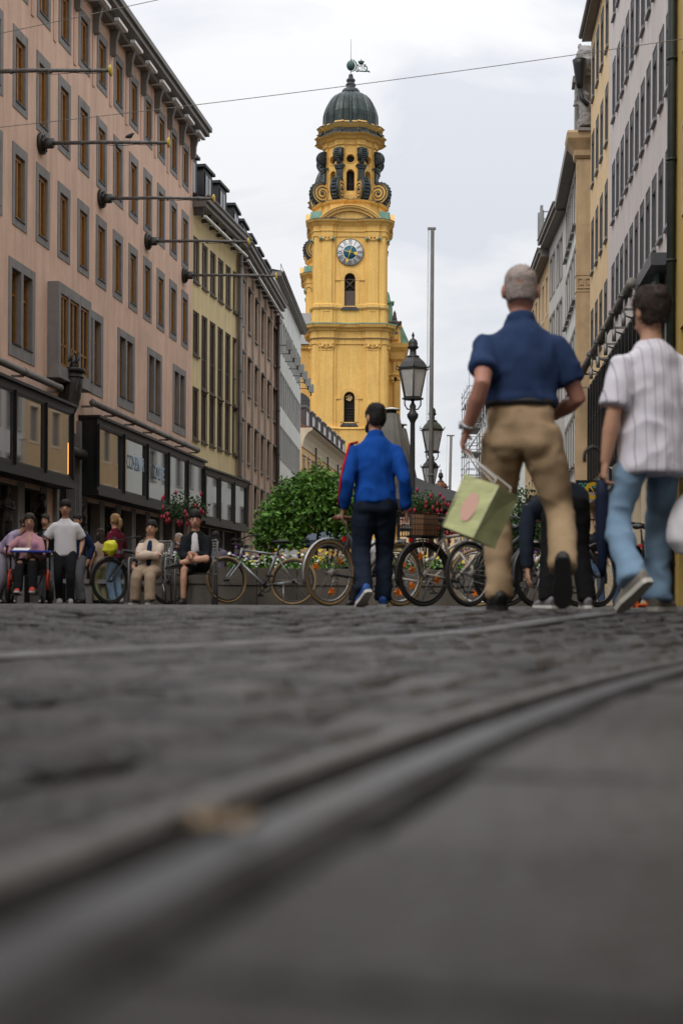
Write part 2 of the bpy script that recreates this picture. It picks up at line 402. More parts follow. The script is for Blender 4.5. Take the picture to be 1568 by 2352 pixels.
def dormer(par, s, z0, z1, w, d, m=None, cap=.12, y=.55):
    m = m or m_roof_dark
    mb = MB(); mb.box(s - w/2, s + w/2, y, y + d, z0, z1); mb.box(s - w/2 - cap, s + w/2 + cap, y - cap, y + d, z1 + .002, z1 + .12)
    o = mb.build('dormer', m, par)
    p = MB(); frame_box(p, s - w/2 + .14, s + w/2 - .14, z0 + .25, z1 - .15, .06, y - .05, y - .003); p.box(s - .03, s + .03, y - .04, y - .004, z0 + .31, z1 - .21); f = p.build('window_frame', m_black, o)
    g = MB(); g.box(s - w/2 + .2, s + w/2 - .2, y - .03, y - .01, z0 + .31, z1 - .21); g.build('pane', m_glass, o)

# ---- pink house
pink, W = building('pink_house', 'pink plastered corner house with grey stone window surrounds and ochre wooden frames', (-6.16 + .1396 * (33 - 58), 33), (-6.16 + .1396 * (58.05 - 58), 58.05))
cols = [24.08 - 1.82 * k for k in range(14)]
rowsz = [(16.75, 1.38, .2, .25), (13.58, 1.75, .2, .28), (10.42, 1.75, .2, .28)]
holes = [(x - .36, x + .36, z, z + h) for x in cols for z, h, _, _ in rowsz]
dbl = [23.3 - 3.64 * k for k in range(4)] + [6.1, 2.5]
for x in dbl: holes += [(x - .78, x - .09, 7.0, 9.05), (x + .09, x + .78, 7.0, 9.05)]
BX0, BX1 = 8.0, 10.8          # entrance
holes.append((8.95, 10.75, 0, 5.2))
piers = [.6 + 1.82 * k for k in range(14)]
for a, b in zip(piers, piers[1:]):
    if b < 9 or a > 10.6: holes.append((a + .24, b - .24, 0, 3.2))
mb = MB(); wall(mb, W, 0, 19.0, holes, .32, 0, 1); shell(mb, W, 9, 0, 19.0)
for x in piers[:-1]: mb.quad((x + .24, .3, 0), (x + 1.58, .3, 0), (x + 1.58, .3, 3.2), (x + .24, .3, 3.2), 2)
mb.quad((8.95, .3, 0), (10.75, .3, 0), (10.75, .3, 5.2), (8.95, .3, 5.2), 2)
mb.build('wall', [m_pink, m_grey_stone, m_dark], pink, fix=False)
for x in cols:
    for i, (z, h, b, t) in enumerate(rowsz):
        window(pink, ('pink', i), x, z, .72, h, .15, m_ochre, .12, 1, (), (.19, b, t), m_grey_stone, m_black)
for x in dbl:
    for sx in (-1, 1):
        window(pink, 'pinkd', x + sx * .435, 7.0, .69, 2.05, .22, m_ochre, .07, 0, (1.4,), None, None, m_black)
    s = MB()
    s.box(x - 1.0, x + 1.0, -.022, .02, 6.66, 6.998); s.box(x - 1.0, x + 1.0, -.022, .02, 9.052, 9.3)
    for a, b in ((-1.0, -.782), (-.088, .088), (.782, 1.0)): s.box(x + a, x + b, -.022, .02, 6.998, 9.052)
    s.build('surround', m_grey_stone, pink)
# pilaster strips, corbels, eaves, floodlights
for k in range(14):
    x = 24.08 - 1.82 * k + .91
    MB().box(x - .11, x + .11, -.03, .02, 16.4, 18.05).build('pilaster_strip', m_pink2, pink)
    c = MB()
    c.M = Matrix(((0, 1, 0, 0), (1, 0, 0, 0), (0, 0, 1, 0), (0, 0, 0, 1)))   # prism profile in y-z, pushed along x
    c.prism([(.02, 18.05), (-.14, 18.05), (-.2, 18.1), (-.22, 18.55), (-.32, 18.9), (-.32, 19.05), (.02, 19.05)], x - .085, x + .085)
    c.build('corbel', m_gutter, pink)
    f = MB(); f.box(x - 1.25, x - .25, -.66, -.5, 18.70, 18.80); f.box(x - .76, x - .70, -.6, -.02, 18.8, 18.84)
    f.build('floodlight', m_white, pink)
e = MB(); e.box(-.3, W + .15, -.66, .4, 19.06, 19.24); e.box(-.3, W + .2, -.76, .4, 19.242, 19.42); e.box(-.3, W + .05, -.3, .3, 18.86, 19.058)
e.build('eaves', m_gutter, pink)
e = MB(); e.add([(-.3, -.76, 19.422), (W + .2, -.76, 19.422), (W + .2, 5, 21.5), (-.3, 5, 21.5), (W + .2, 9, 19.6), (-.3, 9, 19.6)], [(0,1,2,3), (3,2,4,5), (1,4,2), (0,3,5)])
e.build('roof', m_roof_dark, pink)
# bay window
b = MB(); bx0, bx1 = 8.15, 11.15
b.box(bx0, bx1, -.34, -.003, 6.6, 6.9); b.box(bx0 - .04, bx1 + .04, -.38, -.003, 6.52, 6.598); b.box(bx0, bx1, -.34, -.003, 9.0, 9.3)
b.box(bx0, bx0 + .22, -.34, -.003, 6.9, 9.0); b.box(bx1 - .22, bx1, -.34, -.003, 6.9, 9.0)
for q in (9.02, 10.0): b.box(q, q + .14, -.34, -.1, 6.9, 9.0)
bay = b.build('bay_window', m_grey_stone, pink)
for a, c in ((8.37, 9.02), (9.16, 10.0), (10.14, 10.93)):
    f = MB(); frame_box(f, a, c, 6.9, 9.0, .09, -.30, -.2); f.box((a+c)/2 - .05, (a+c)/2 + .05, -.29, -.21, 6.99, 8.91); f.box(a + .09, c - .09, -.29, -.21, 7.5, 7.57); f.build('window_frame', m_ochre, bay)
    g = MB(); g.box(a + .06, c - .06, -.26, -.24, 6.95, 8.95); g.build('pane', m_glass, bay)
sb = shopbox(pink, 11.0, 25.2, 3.5, 5.8, .6, 5)
sb0 = shopbox(pink, -.6, 8.75, 3.5, 5.8, .6, 4)
m_neon = mat('orange_light', (.8, .35, .05), .5, 0); m_neon.node_tree.nodes['Principled BSDF'].inputs['Emission Color'].default_value = (1, .38, .06, 1); m_neon.node_tree.nodes['Principled BSDF'].inputs['Emission Strength'].default_value = 1.6
MB().box(8.33, 8.38, -.575, -.562, 3.75, 4.65).build('light_strip', m_neon, sb0)
roll(pink, 11.3, 24.9, 6.22, -.36); roll(pink, -.4, 8.2, 6.22, -.36)
m_sign_blue = mat('pale_blue_lettering', (.45, .62, .8), .5, 0)
m_sign_pale = mat('pale_lettering', (.55, .5, .47), .5, 0)
for s, txt, z in ((15.6, 'CONER', 4.72), (18.4, 'CONE', 4.65)):
    o = link('lettering', text_mesh(txt, .52), sb, (s - .2, -.62, z)); o.rotation_euler = (PI/2, 0, 0); o.scale = (.85, 1.3, 1); o.data.materials.append(m_sign_blue)
# bronze door lintel, pier facing
for x in piers:
    if x < 8.9 or x > 10.8: MB().box(x - .25, x + .25, -.035, .05, 0, 3.3).build('pier', m_grey_stone, pink)
MB().box(8.7, 8.93, -.12, .05, 0, 5.6).build('door_jamb', m_grey_stone, pink); MB().box(10.77, 10.98, -.12, .05, 0, 5.6).build('door_jamb', m_grey_stone, pink)
MB().cyl((8.95, -.22, 4.55), (10.75, -.22, 4.55), .17, n=14).build('door_canopy', m_bronze, pink)
mp_ = pink.matrix_basis.copy()
pw = Matrix.Translation(pink.location) @ Matrix.Rotation(pink.rotation_euler.z, 4, 'Z')
def onpink(s, y, z): return pw @ V((s, y, z))
PRZ = pink.rotation_euler.z
# bronze horn sculpture over the door
hs = thing('bronze_sculpture', 'dark bronze horn-shaped wall sculpture topped by small birds over the shop entrance', 'sculpture', onpink(9.35, -.02, 5.25), PRZ)
hs.scale = (.8, .8, .9)
h = MB(); h.tube([(-.35, -.12, .0), (-.25, -.25, .25), (-.08, -.38, .75), (.0, -.42, 1.3), (.02, -.42, 1.78)], [.16, .24, .31, .35, .40], 18)
h.tube([(.02, -.42, 1.78), (.02, -.42, 1.9)], [.46, .46], 18); h.tube([(.02, -.42, 1.6), (.02, -.42, 1.64)], [.42, .42], 18); h.box(-.3, .2, -.4, .01, .9, 1.1)
h.build('horn', m_bronze, hs)
for k in range(6):
    f = MB(); a = 2*PI*k/6; f.tube([(-.3 + .12*math.cos(a), -.2 + .12*math.sin(a), .15), (-.05 + .32*math.cos(a+.5), -.4 + .32*math.sin(a+.5), .9), (.02 + .38*math.cos(a+1), -.42 + .38*math.sin(a+1), 1.6)], .03, 6); f.build('relief_band', m_bronze, hs)
for k, (dx, dy, hh) in enumerate(((-.25, -.4, .62), (.05, -.6, .55), (.25, -.35, .5))):
    f = MB(); f.tube([(dx - .05, dy, 1.9), (dx - .02, dy, 1.9 + hh*.35)], .022, 6); f.tube([(dx + .06, dy, 1.9), (dx + .02, dy, 1.9 + hh*.35)], .022, 6)
    f.tube([(dx - .16, dy, 1.9 + hh*.3), (dx, dy, 1.9 + hh*.6), (dx + .08, dy, 1.9 + hh*.75), (dx + .1, dy, 1.9 + hh), (dx + .2, dy, 1.9 + hh*.96)], [.03, .09, .06, .035, .012], 8)
    f.build('bird_figure', m_bronze, hs)
# flagpoles with rosettes
m_pole = mat('weathered_pole', (.16, .155, .15), .6, .45, 14)
m_gold = mat('yellow_disc', (.62, .44, .04), .5, .15)
for k, Yp in enumerate((35.0, 40.4, 45.9, 51.3, 56.6)):
    s = (Yp - 33) * 1.0097
    where = ['before the bay', 'bearing a pigeon', 'second after the bay', 'third after the bay', 'by the yellow house'][k]
    f = thing('flagpole', 'horizontal flagpole on the pink facade ' + where, 'flagpole', onpink(s, -.01, 13.05), PRZ, 'flagpoles on the pink facade')
    r = MB(); r.tube([(0, .0, 0), (0, -.10, 0)], [.30, .30], 20); r.tube([(0, -.10, 0), (0, -.16, 0)], [.24, .12], 20); r.tube([(.0, -.1, .0), (.0, -.38, -.0)], [.2, .19], 16, ry=[.14, .13])
    for q in range(8): a = q*PI/4; r.tube([(.05*math.cos(a), -.12, .05*math.sin(a)), (.25*math.cos(a), -.13, .25*math.sin(a))], .022, 5)
    r.build('rosette', m_bronze, f)
    p = MB(); p.tube([(0, -.35, 0), (0, -1.9, -.03), (0, -3.72, -.12)], [.055, .05, .042], 10)
    for q in (1.2, 2.2, 3.2): p.tube([(0, -q, -.02 - .03*(q-1)), (0, -q - .06, -.02 - .03*(q-1))], [.065, .065], 8)
    p.build('pole', m_pole, f)
    d = MB(); d.tube([(0, -3.72, -.12), (0, -3.75, -.12), (0, -3.77, -.12)], [.13, .14, .10], 16); d.build('end_disc', m_gold, f)
    l = MB(); l.tube([(0, -1.9 - .18*i, -.1 - .03*math.sin(PI*(i % 5)/5) - .005*i) for i in range(10)], .008, 5); l.build('line', m_black, f)
    if k == 1:
        bp = onpink(s, -2.62, 13.05 + .03); b = MB()
        b.tube([(-.13, 0, .03), (-.06, 0, .06), (.02, 0, .09), (.07, 0, .14), (.10, 0, .165), (.14, 0, .16)], [.012, .05, .065, .04, .03, .006], 10); b.tube([(.01, 0, .05), (.01, 0, -.02)], .008, 5)
        o = b.build('pigeon', mat('pigeon_feather', (.03, .03, .033), .8), None, bp); o.rotation_euler.z = .4
        tag(o, 'small dark pigeon perched on a horizontal flagpole', 'pigeon')

# ---- pale yellow house
yel, W = building('yellow_house', 'narrow pale yellow house with brown framed windows beside the pink house', (-6.155, 58.06), (-4.86, 65))
ycols = [(58.55 + 1.23 * k - 58) * 1.017 for k in range(6)]
yw = []
for k, s in enumerate(ycols):
    yw.append((s, 13.27, 1.75, 'y1', ())); yw.append((s, 6.8, 2.05, 'y3', ()))
    yw.append((s, 10.26, 1.72, 'y2', ()) if k < 1 else (s, 9.0, 3.02, 'y2t', (1.25,)))
holes = [(s - .36, s + .36, z, z + h) for s, z, h, _, _ in yw]
mb = MB(); wall(mb, W, 0, 16.2, holes, .14, 0, 0); shell(mb, W, 8, 0, 16.2); mb.build('wall', m_yel, yel, fix=False)
for s, z, h, k, tr in yw:
    o = window(yel, k, s, z, .72, h, .12, m_brown, .075, 1, tr, (.045, .045, .045), m_brown, None, pane=m_bright if k == 'y1' else None)
    MB().box(-.45, .45, -.08, -.024, -.12, -.05).build('sill', m_brown, o)
shopbox(yel, .1, W + .1, 3.4, 5.6, .55, 3, m_zinc_dark)
MB().box(.1, W, -.03, .02, 0, 3.2).build('shop_base', m_dark, yel)
for q in range(4): MB().box(.1 + q*2.2, .4 + q*2.2, -.1, -.031, 0, 3.2).build('pier', m_grey_stone, yel)
def eaves(par, W, z, m=m_gutter, over=.55, bar=True):
    e = MB(); e.box(0.02, W, -over, .3, z + .003, z + .18); e.box(0.02, W, -over - .12, .2, z + .183, z + .42); e.cyl((0.02, -over - .12, z + .42), (W, -over - .12, z + .42), .07, n=8)
    e.build('eaves', m, par)
    if bar:
        n = int(W / 1.15)
        for i in range(n):
            x = .1 + (W - .1) * i / n
            f = MB(); f.box(x, x + W / n - .1, -.55, -.43, z - .42, z - .34); f.box(x + .5, x + .54, -.5, -.02, z - .34, z - .31); f.build('light_bar', m_white, par)
            f = MB(); f.box(x + .02, x + .06, -.42, -.02, z - .33, z - .02); f.build('bracket', m_zinc_dark, par)
def roofp(par, W, z, D=8, rise=2.6, m=None, over=.5):
    e = MB(); e.add([(0.01, -over, z), (W, -over, z), (W, D*.6, z + rise), (0.01, D*.6, z + rise), (W, D, z), (0.01, D, z)], [(0,1,2,3), (3,2,4,5), (1,4,2), (0,3,5)]); e.build('roof', m or m_roof_dark, par)
eaves(yel, W, 16.2); roofp(yel, W, 16.65, rise=1.5)
for k in range(3): dormer(yel, .75 + 2.35 * k, 16.75, 18.55, 1.35, 2.6, y=.25)

# ---- beige house
bei, W = building('beige_house', 'beige house with brown pilaster strips, roller boxes and a balcony', (-4.855, 65.02), (-3.75, 78.5))
bs = [1.35 + 2.35 * k for k in range(6)]
bw = [(s, z, h, k) for s in bs for z, h, k in ((13.1, 2.0, 'b1'), (10.06, 1.7, 'b2'), (6.8, 1.8, 'b3'), (3.7, 2.1, 'b4'))]
mb = MB(); wall(mb, W, 0, 16.1, [(s - .5, s + .5, z, z + h) for s, z, h, _ in bw], .16, 0, 0); shell(mb, W, 8, 0, 16.1); mb.build('wall', m_beige, bei, fix=False)
for s, z, h, k in bw:
    o = window(bei, k, s, z, 1.0, h, .14, m_brown, .07, 2, (.5,), (.05, .05, .04), m_brown, None)
    MB().cyl((-.55, -.09, h + .02), (.55, -.09, h + .02), .075, n=8).build('roller_box', m_gutter, o)
    MB().box(-.56, .56, -.1, -.024, -.13, -.055).build('sill', m_gutter, o)
for k in range(7):
    s = .2 + 2.32 * k if k else .12
    MB().box(max(.005, s - .17), min(s + .17, W), -.12, .02, 0, 16.0).build('pilaster', m_beige2, bei)
m_orl = mat('orange_line', (.42, .16, .08), .8, .1)
for s in bs:
    for z0 in (12.2, 9.0, 5.9):
        for q in (-.34, .34): MB().box(s + q - .012, s + q + .012, -.006, .004, z0 - .4, z0 + .75).build('painted_line', m_orl, bei)
eaves(bei, W, 16.1); roofp(bei, W, 16.55, rise=1.6)
for k in range(5): dormer(bei, 1.2 + 2.7 * k, 16.65, 18.3, 1.6, 2.6, y=.25)
def pipe(par, x, z0, z1, y=-.16, r=.07, m=None):
    mb = MB(); mb.cyl((x, y, z0), (x, y, z1), r, n=8)
    z = z0 + 1
    while z < z1: mb.cyl((x, y, z), (x, y, z + .06), r * 1.25, n=8); z += 2.4
    mb.build('downpipe', m or m_brown, par)
pipe(bei, -.06, 0, 15.9, -.2, .09, m_gutter); pipe(bei, W - .12, 0, 15.9, -.22, .1)
bal = MB(); bal.box(9.9, 13.0, -.75, -.13, 5.3, 5.42)
balc = bal.build('balcony', m_gutter, bei)
f = MB(); f.box(9.9, 13.0, -.75, -.72, 6.3, 6.35); f.box(9.9, 13.0, -.75, -.72, 5.45, 5.48); f.build('handrail', m_black, balc)
for k in range(24): MB().box(9.9 + .134*k, 9.92 + .134*k, -.745, -.725, 5.42, 6.3).build('baluster', m_black, balc)

# ---- white-grey house with sign boxes
whi, W = building('white_house', 'long white-grey office house with narrow dark windows beyond the beige house', (-3.74, 78.55), (-2.82, 95.8))
ws = [.8 + 1.4 * k for k in range(12)]
ww = [(s, z, h, k) for s in ws for z, h, k in ((14.6, 1.75, 'w1'), (11.5, 1.75, 'w2'), (8.4, 1.75, 'w3'), (5.3, 1.75, 'w4'))]
mb = MB(); wall(mb, W, 0, 18.1, [(s - .36, s + .36, z, z + h) for s, z, h, _ in ww], .22, 0, 0); shell(mb, W, 9, 0, 18.1); mb.build('wall', m_offw, whi, fix=False)
for s, z, h, k in ww: window(whi, k, s, z, .72, h, .2, m_brown, .07, 1, (), (.10, .12, .10), m_grey_stone, None)
e = MB(); e.box(0, W, -.35, .2, 18.105, 18.35); e.cyl((0, -.38, 18.3), (W, -.38, 18.3), .08, n=8); e.build('eaves', m_gutter, whi)
roofp(whi, W, 18.36, 9, 1.2)
g = MB()
for k in range(12): g.box(.1 + 1.5*k, .13 + 1.5*k, -.3, -.27, 18.36, 18.8)
g.box(.1, W, -.3, -.28, 18.76, 18.8); g.build('snow_guard', m_zinc, whi)
ww_ = Matrix.Translation(whi.location) @ Matrix.Rotation(whi.rotation_euler.z, 4, 'Z')
for k in range(7):
    s = .5 + 2.65 * k
    where = ['nearest the beige house', 'second from the beige house', 'third from the beige house', 'fourth from the beige house', 'fifth from the beige house', 'sixth from the beige house', 'nearest the church'][k]
    t = thing('sign_box', 'grey box lamp on a short arm of the white house, ' + where, 'lamp', ww_ @ V((s, 0, 14.35)), whi.rotation_euler.z, 'box lamps on the white house')
    MB().box(-.03, .03, -.62, -.003, -.03, .03).build('arm', m_zinc, t)
    MB().box(-.14, .14, -.95, -.60, -.26, .26).build('lamp_box', mat('lamp_grey', (.42, .43, .41), .5, .05), t); MB().box(-.05, .05, -.80, -.72, -.5, -.262).build('lamp_foot', m_black, t)

# ---- pale orange house with brown dormers, in front of the church
ora, W = building('orange_house', 'pale orange palace front with coved cornice and brown dormers before the church', (-3.05, 106), (.5, 134))
os_ = [1.2 + 2.4 * k for k in range(11)]
ow = [(s, z, h, k) for s in os_ for z, h, k in ((8.6, 2.3, 'o1'), (4.8, 2.6, 'o2'), (1.2, 2.4, 'o3'))]
mb = MB(); wall(mb, W, 0, 11.9, [(s - .5, s + .5, z, z + h) for s, z, h, _ in ow], .2, 0, 0); shell(mb, W, 9, 0, 11.9); mb.build('wall', m_orange, ora, fix=False)
for s, z, h, k in ow:
    o = window(ora, k, s, z, 1.0, h, .18, m_cream_trim, .08, 1, (1.5,), (.16, .16, .2), m_cream_trim, None)
    MB().box(-.75, .75, -.16, -.024, h + .21, h + .34).build('hood', m_cream_trim, o)
e = MB(); e.M = Matrix(((0, 1, 0, 0), (1, 0, 0, 0), (0, 0, 1, 0), (0, 0, 0, 1)))
e.prism([(.1, 11.7), (-.08, 11.7), (-.12, 12.0), (-.25, 12.4), (-.5, 12.75), (-.85, 12.95), (-.85, 13.1), (.1, 13.1)], 0, W); e.build('coved_cornice', m_cream_trim, ora)
MB().cyl((0, -.9, 13.12), (W, -.9, 13.12), .1, n=8).build('gutter', m_brown, ora)
m_tile = mat('roof_tile', (.16, .07, .045), .8, .25, 6)
roofp(ora, W, 13.1, 9, 2.5, m_tile, .8)
for k in range(8):
    dormer(ora, 2.2 + 3.15 * k, 13.2, 14.75, 1.9, 3.0, m_dormer, .06, -.1)
    MB().box(1.2 + 3.15*k, 3.2 + 3.15*k, -.19, .6, 14.873, 14.93).build('dormer_top', m_zinc, ora)
for s in (5.6, 12.4, 19): pipe(ora, s, 0, 12.2, -.3, .08)
# ================================================================== houses on the right
m_lilac = mat('pale_grey_plaster', (.60, .55, .53), .9, .06, .8, .25, 55, streak=.10, fine=.05)
m_cream = mat('cream_plaster', (.70, .52, .30), .9, .06, .8, .2, 50, streak=.12)
m_sand = mat('sandstone', (.50, .365, .22), .85, .14, 1.6, .25, 30, streak=.14)
m_slate = mat('slate_metal', (.085, .088, .098), .5, .12, 4)
m_slate_l = mat('slate_metal_light', (.20, .20, .21), .45, .1, 4)
m_blue_glass = mat('blue_dark_glass', (.02, .026, .036), .12, .1, 2, spec=.5)
m_teal = mat('teal_glass', (.10, .22, .20), .2, .1)
m_amber = mat('amber_panel', (.55, .34, .08), .45, .15, 2)
m_olive = mat('olive_yellow_plaster', (.46, .32, .09), .9, .08, .9, .2, 50, streak=.12)
def rx(Y): return 7.92 + .0784 * (Y - 34)
def gridwin(par, key, s, z, w, h):
    """metal box window standing proud of the wall: frame > pane, blind box, sill"""
    def mk(mb):
        mb.box(-w/2, -w/2 + .05, -.025, .2, 0, h); mb.box(w/2 - .05, w/2, -.025, .2, 0, h); mb.box(-w/2 + .05, w/2 - .05, -.025, .2, h - .05, h); mb.box(-w/2 + .05, w/2 - .05, -.025, .2, 0, .04)
        mb.box(-.03, .03, .08, .19, .04, h - .4)
    o = place((key, 'f'), 'window', mk, m_slate, par, (s, 0, z))
    place((key, 'p'), 'pane', lambda mb: mb.box(-w/2 + .05, w/2 - .05, .13, .16, .04, h - .4), m_blue_glass, o, (0, 0, 0))
    def bb(mb):
        mb.box(-w/2 + .05, w/2 - .05, .0, .12, h - .4, h - .05)
        for i in range(6): mb.box(-w/2 + .06, w/2 - .06, -.015, -.001, h - .38 + .055*i, h - .36 + .055*i)
    place((key, 'b'), 'blind_box', bb, m_slate_l, o, (0, 0, 0))
    place((key, 's'), 'sill', lambda mb: mb.box(-w/2 - .02, w/2 + .02, -.085, .1, -.08, -.002), m_slate_l, o, (0, 0, 0))
    return o
# pale grey house
gre, W = building('grey_house', 'pale grey plastered house with slate metal box windows and a long awning cassette', (rx(48.8), 48.8), (rx(34), 34))
gc = [(48.8 - (35.15 + 1.21 * k)) * 1.003 for k in range(11)]
gw = [(s, z) for s in gc for z in (9.4, 12.8, 16.2, 19.6)]
mb = MB(); wall(mb, W, 0, 24, [(s - .37, s + .37, z, z + 1.95) for s, z in gw] + [(.4, W - 3.6, 4.6, 8.5), (.6, W - .6, 0, 3.8)], .3, 0, 0); shell(mb, W, 10, 0, 24)
mb.quad((.6, .3, 0), (W - .6, .3, 0), (W - .6, .3, 3.8), (.6, .3, 3.8), 1); mb.build('wall', [m_lilac, m_dark], gre, fix=False)
for s, z in gw: gridwin(gre, 'g', s, z, .74, 1.95)
def showcase(par, a, b, z0, z1, n):
    f = MB(); frame_box(f, a, b, z0, z1, .12, -.05, .25)
    f.box(a, b, -.06, .2, z0 + (z1 - z0) * .62, z0 + (z1 - z0) * .62 + .07)
    o = f.build('shop_front', m_black, par); w = (b - a) / n
    for i in range(n):
        x = a + i * w
        MB().box(x + .0, x + .09, -.12, .22, z0 + .12, z1 - .12).build('fin', m_black, o)
        g = MB(); g.box(x + .09, x + w, .15, .17, z0 + .12, z1 - .12); g.build('pane', [m_glass_shop, m_glass_shop, m_teal][i % 3], o)
        if i % 3 != 1: MB().box(x + .2, x + w - .1, .05, .1, z0 + .13, z0 + (z1 - z0) * .6).build('amber_panel', m_amber, o)
showcase(gre, .4, W - 3.6, 4.6, 8.5, 12)
roll(gre, .1, W - 3.9, 8.62, -.55, .13)
for k in range(5):
    x = .6 + 2.3 * k; b = MB(); b.box(x - .09, x + .09, -.78, -.4, 8.5, 8.58); b.tube([(x, -.6, 8.5), (x, -.62, 8.0), (x, -.35, 7.9)], .03, 6); b.cyl((x, -.62, 8.05), (x, -.62, 7.7), .06, n=8); b.build('awning_lamp', m_zinc, gre)
MB().box(W - 3.5, W - .5, -.5, -.003, 8.3, 8.6).build('canopy_beam', m_slate, gre)
MB().box(W - 2.9, W - 1.3, -.28, -.2, 3.9, 8.29).build('glass_screen', m_teal, gre)
MB().box(0, W, -.15, -.003, 3.85, 4.5).build('fascia', m_slate_l, gre)
for k in range(7): MB().box(.5 + 2.2*k, .95 + 2.2*k, -.06, .2, 0, 3.84).build('pier', m_cream_trim, gre)
pipe(gre, W - .10, 0, 24, -.10, .085, m_black)
mg = mat('green_copper_pipe', (.018, .026, .020), .6, .3, 5)
pipe(gre, W + .2, 0, 24, -.12, .10, mg)
# olive yellow house at the edge
oli, W = building('olive_house', 'olive yellow house beyond dark green downpipe beside the grey house', (rx(33.97), 33.97), (rx(27), 27))
ol = [(1.6, 9.2), (3.6, 9.2), (5.6, 9.2), (1.6, 13), (3.6, 13), (5.6, 13), (1.6, 16.8), (3.6, 16.8)]
mb = MB(); wall(mb, W, 0, 22, [(s - .5, s + .5, z, z + 1.9) for s, z in ol] + [(.8, W - .4, 0, 6.5)], .3, 0, 0); shell(mb, W, 10, 0, 22)
mb.quad((.8, .3, 0), (W - .4, .3, 0), (W - .4, .3, 6.5), (.8, .3, 6.5), 1); mb.build('wall', [m_olive, m_dark], oli, fix=False)
for s, z in ol: window(oli, 'ol', s, z, 1.0, 1.9, .25, m_brown, .08, 1, (1.2,), (.12, .15, .15), m_sand, None)
a = MB(); a.add([(.5, -.05, 4.9), (W, -.05, 4.9), (W, -1.2, 4.1), (.5, -1.2, 4.1), (.5, -.05, 4.8), (W, -.05, 4.8), (W, -1.2, 4.0), (.5, -1.2, 4.0)], [(0,1,2,3), (4,7,6,5), (0,3,7,4), (1,5,6,2), (3,2,6,7)]); a.build('sloped_canopy', m_brown, oli)
# cream house
cre, W = building('cream_house', 'cream plastered house with slate metal box windows next to the sandstone pier', (rx(55.4), 55.4), (rx(48.82), 48.82))
cc = [(55.4 - y) * 1.003 for y in (54.35, 52.75, 51.15, 49.5)]
cw = [(s, z) for s in cc for z in (9.3, 12.75, 16.1, 19.4)]
mb = MB(); wall(mb, W, 0, 22.0, [(s - .42, s + .42, z, z + 2.0) for s, z in cw] + [(.5, W - .1, 4.6, 8.5), (.6, W - .6, 0, 3.8)], .3, 0, 0); shell(mb, W, 10, 0, 22.0)
mb.quad((.6, .3, 0), (W - .6, .3, 0), (W - .6, .3, 3.8), (.6, .3, 3.8), 1); mb.build('wall', [m_cream, m_dark], cre, fix=False)
for s, z in cw: gridwin(cre, 'c', s, z, .84, 2.0)
showcase(cre, .5, W - .1, 4.6, 8.5, 6)
roll(cre, .1, W, 8.62, -.55, .13)
MB().box(0, W, -.15, -.003, 3.85, 4.5).build('fascia', m_slate_l, cre)
e = MB(); e.box(-.1, W + .1, -.35, .3, 22.003, 22.25); e.cyl((-.1, -.4, 22.2), (W + .1, -.4, 22.2), .09, n=8); e.build('eaves', m_gutter, cre)
h = MB(); h.lathe([(.1, 20.2), (.16, 20.4), (.26, 21.1), (.3, 21.3)], 12, (-.12, -.42, 0)); h.tube([(-.12, -.42, 20.2), (-.1, -.35, 19.8), (.05, -.12, 19.5)], .09, 8); h.build('rain_hopper', m_black, cre)
# sandstone and white house A
saw, W = building('sandstone_house', 'white house with sandstone corner pier, meander band and heavy cornice', (10.3, 66), (9.35, 56.05))
aw = [(s, z) for s in [1.0 + 1.45 * k for k in range(5)] for z in (5.9, 9.4, 12.8, 15.9)]
mb = MB(); wall(mb, W, 0, 18.4, [(s - .45, s + .45, z, z + 2.0) for s, z in aw], .25, 0, 0); shell(mb, W, 9, 0, 18.4); mb.build('wall', m_offw, saw, fix=False)
for s, z in aw:
    o = window(saw, 'a', s, z, .9, 2.0, .22, m_slate_l, .07, 1, (1.3,), (.2, .12, .2), m_gutter, None)
    MB().box(-.6, .6, -.16, -.024, -.2, -.13).build('sill', m_grey_stone, o)
p = MB(); p.box(W - .45, W + .05, -.18, .5, 0, 17.6); p.box(W - .47, W + .07, -.2, .5, 12.35, 12.4); p.box(W - .47, W + .07, -.2, .5, 13.0, 13.05)
for z in (2.4, 4.8, 7.2, 9.6, 15): p.box(W - .455, W + .055, -.185, .5, z, z + .02)
pier = p.build('corner_pier', m_sand, saw)
for k in range(2):      # meander ornament on the end of the pier
    q = MB(); y0 = -.16 + .3 * k
    for (a, b, c, d) in ((0, .26, 0, .05), (0, .05, .05, .42), (.05, .26, .37, .42), (.21, .26, .14, .37), (.11, .21, .14, .19), (.11, .16, .19, .29)):
        q.box(W + .052, W + .085, y0 + a, y0 + b, 12.48 + c, 12.48 + d)
    q.build('meander', m_sand, pier)
e = MB(); e.plan([(W - .55, -.2), (W + .1, -.2), (W + .1, .6), (W - .55, .6)], [(17.605, 0), (17.7, .08), (17.9, .1), (18.1, .22), (18.3, .36), (18.5, .4), (18.6, .36)]); e.build('cornice', m_sand, saw)
q = MB(); q.box(W - .6, W + .05, -.25, .5, 18.605, 20.6); q.box(W - .7, W + .1, -.35, .55, 20.6, 20.85); q.build('parapet_block', m_grey_stone, saw)
e = MB(); e.box(-.1, W - 1.0, -.5, .3, 18.405, 18.8); e.add([(-.1, -.5, 18.8), (W - 1.3, -.5, 18.8), (W - 1.3, 3, 20.8), (-.1, 3, 20.8), (W - 1.3, 9, 18.5), (-.1, 9, 18.5)], [(0,1,2,3), (3,2,4,5), (1,4,2), (0,3,5)]); e.build('roof', m_gutter, saw)
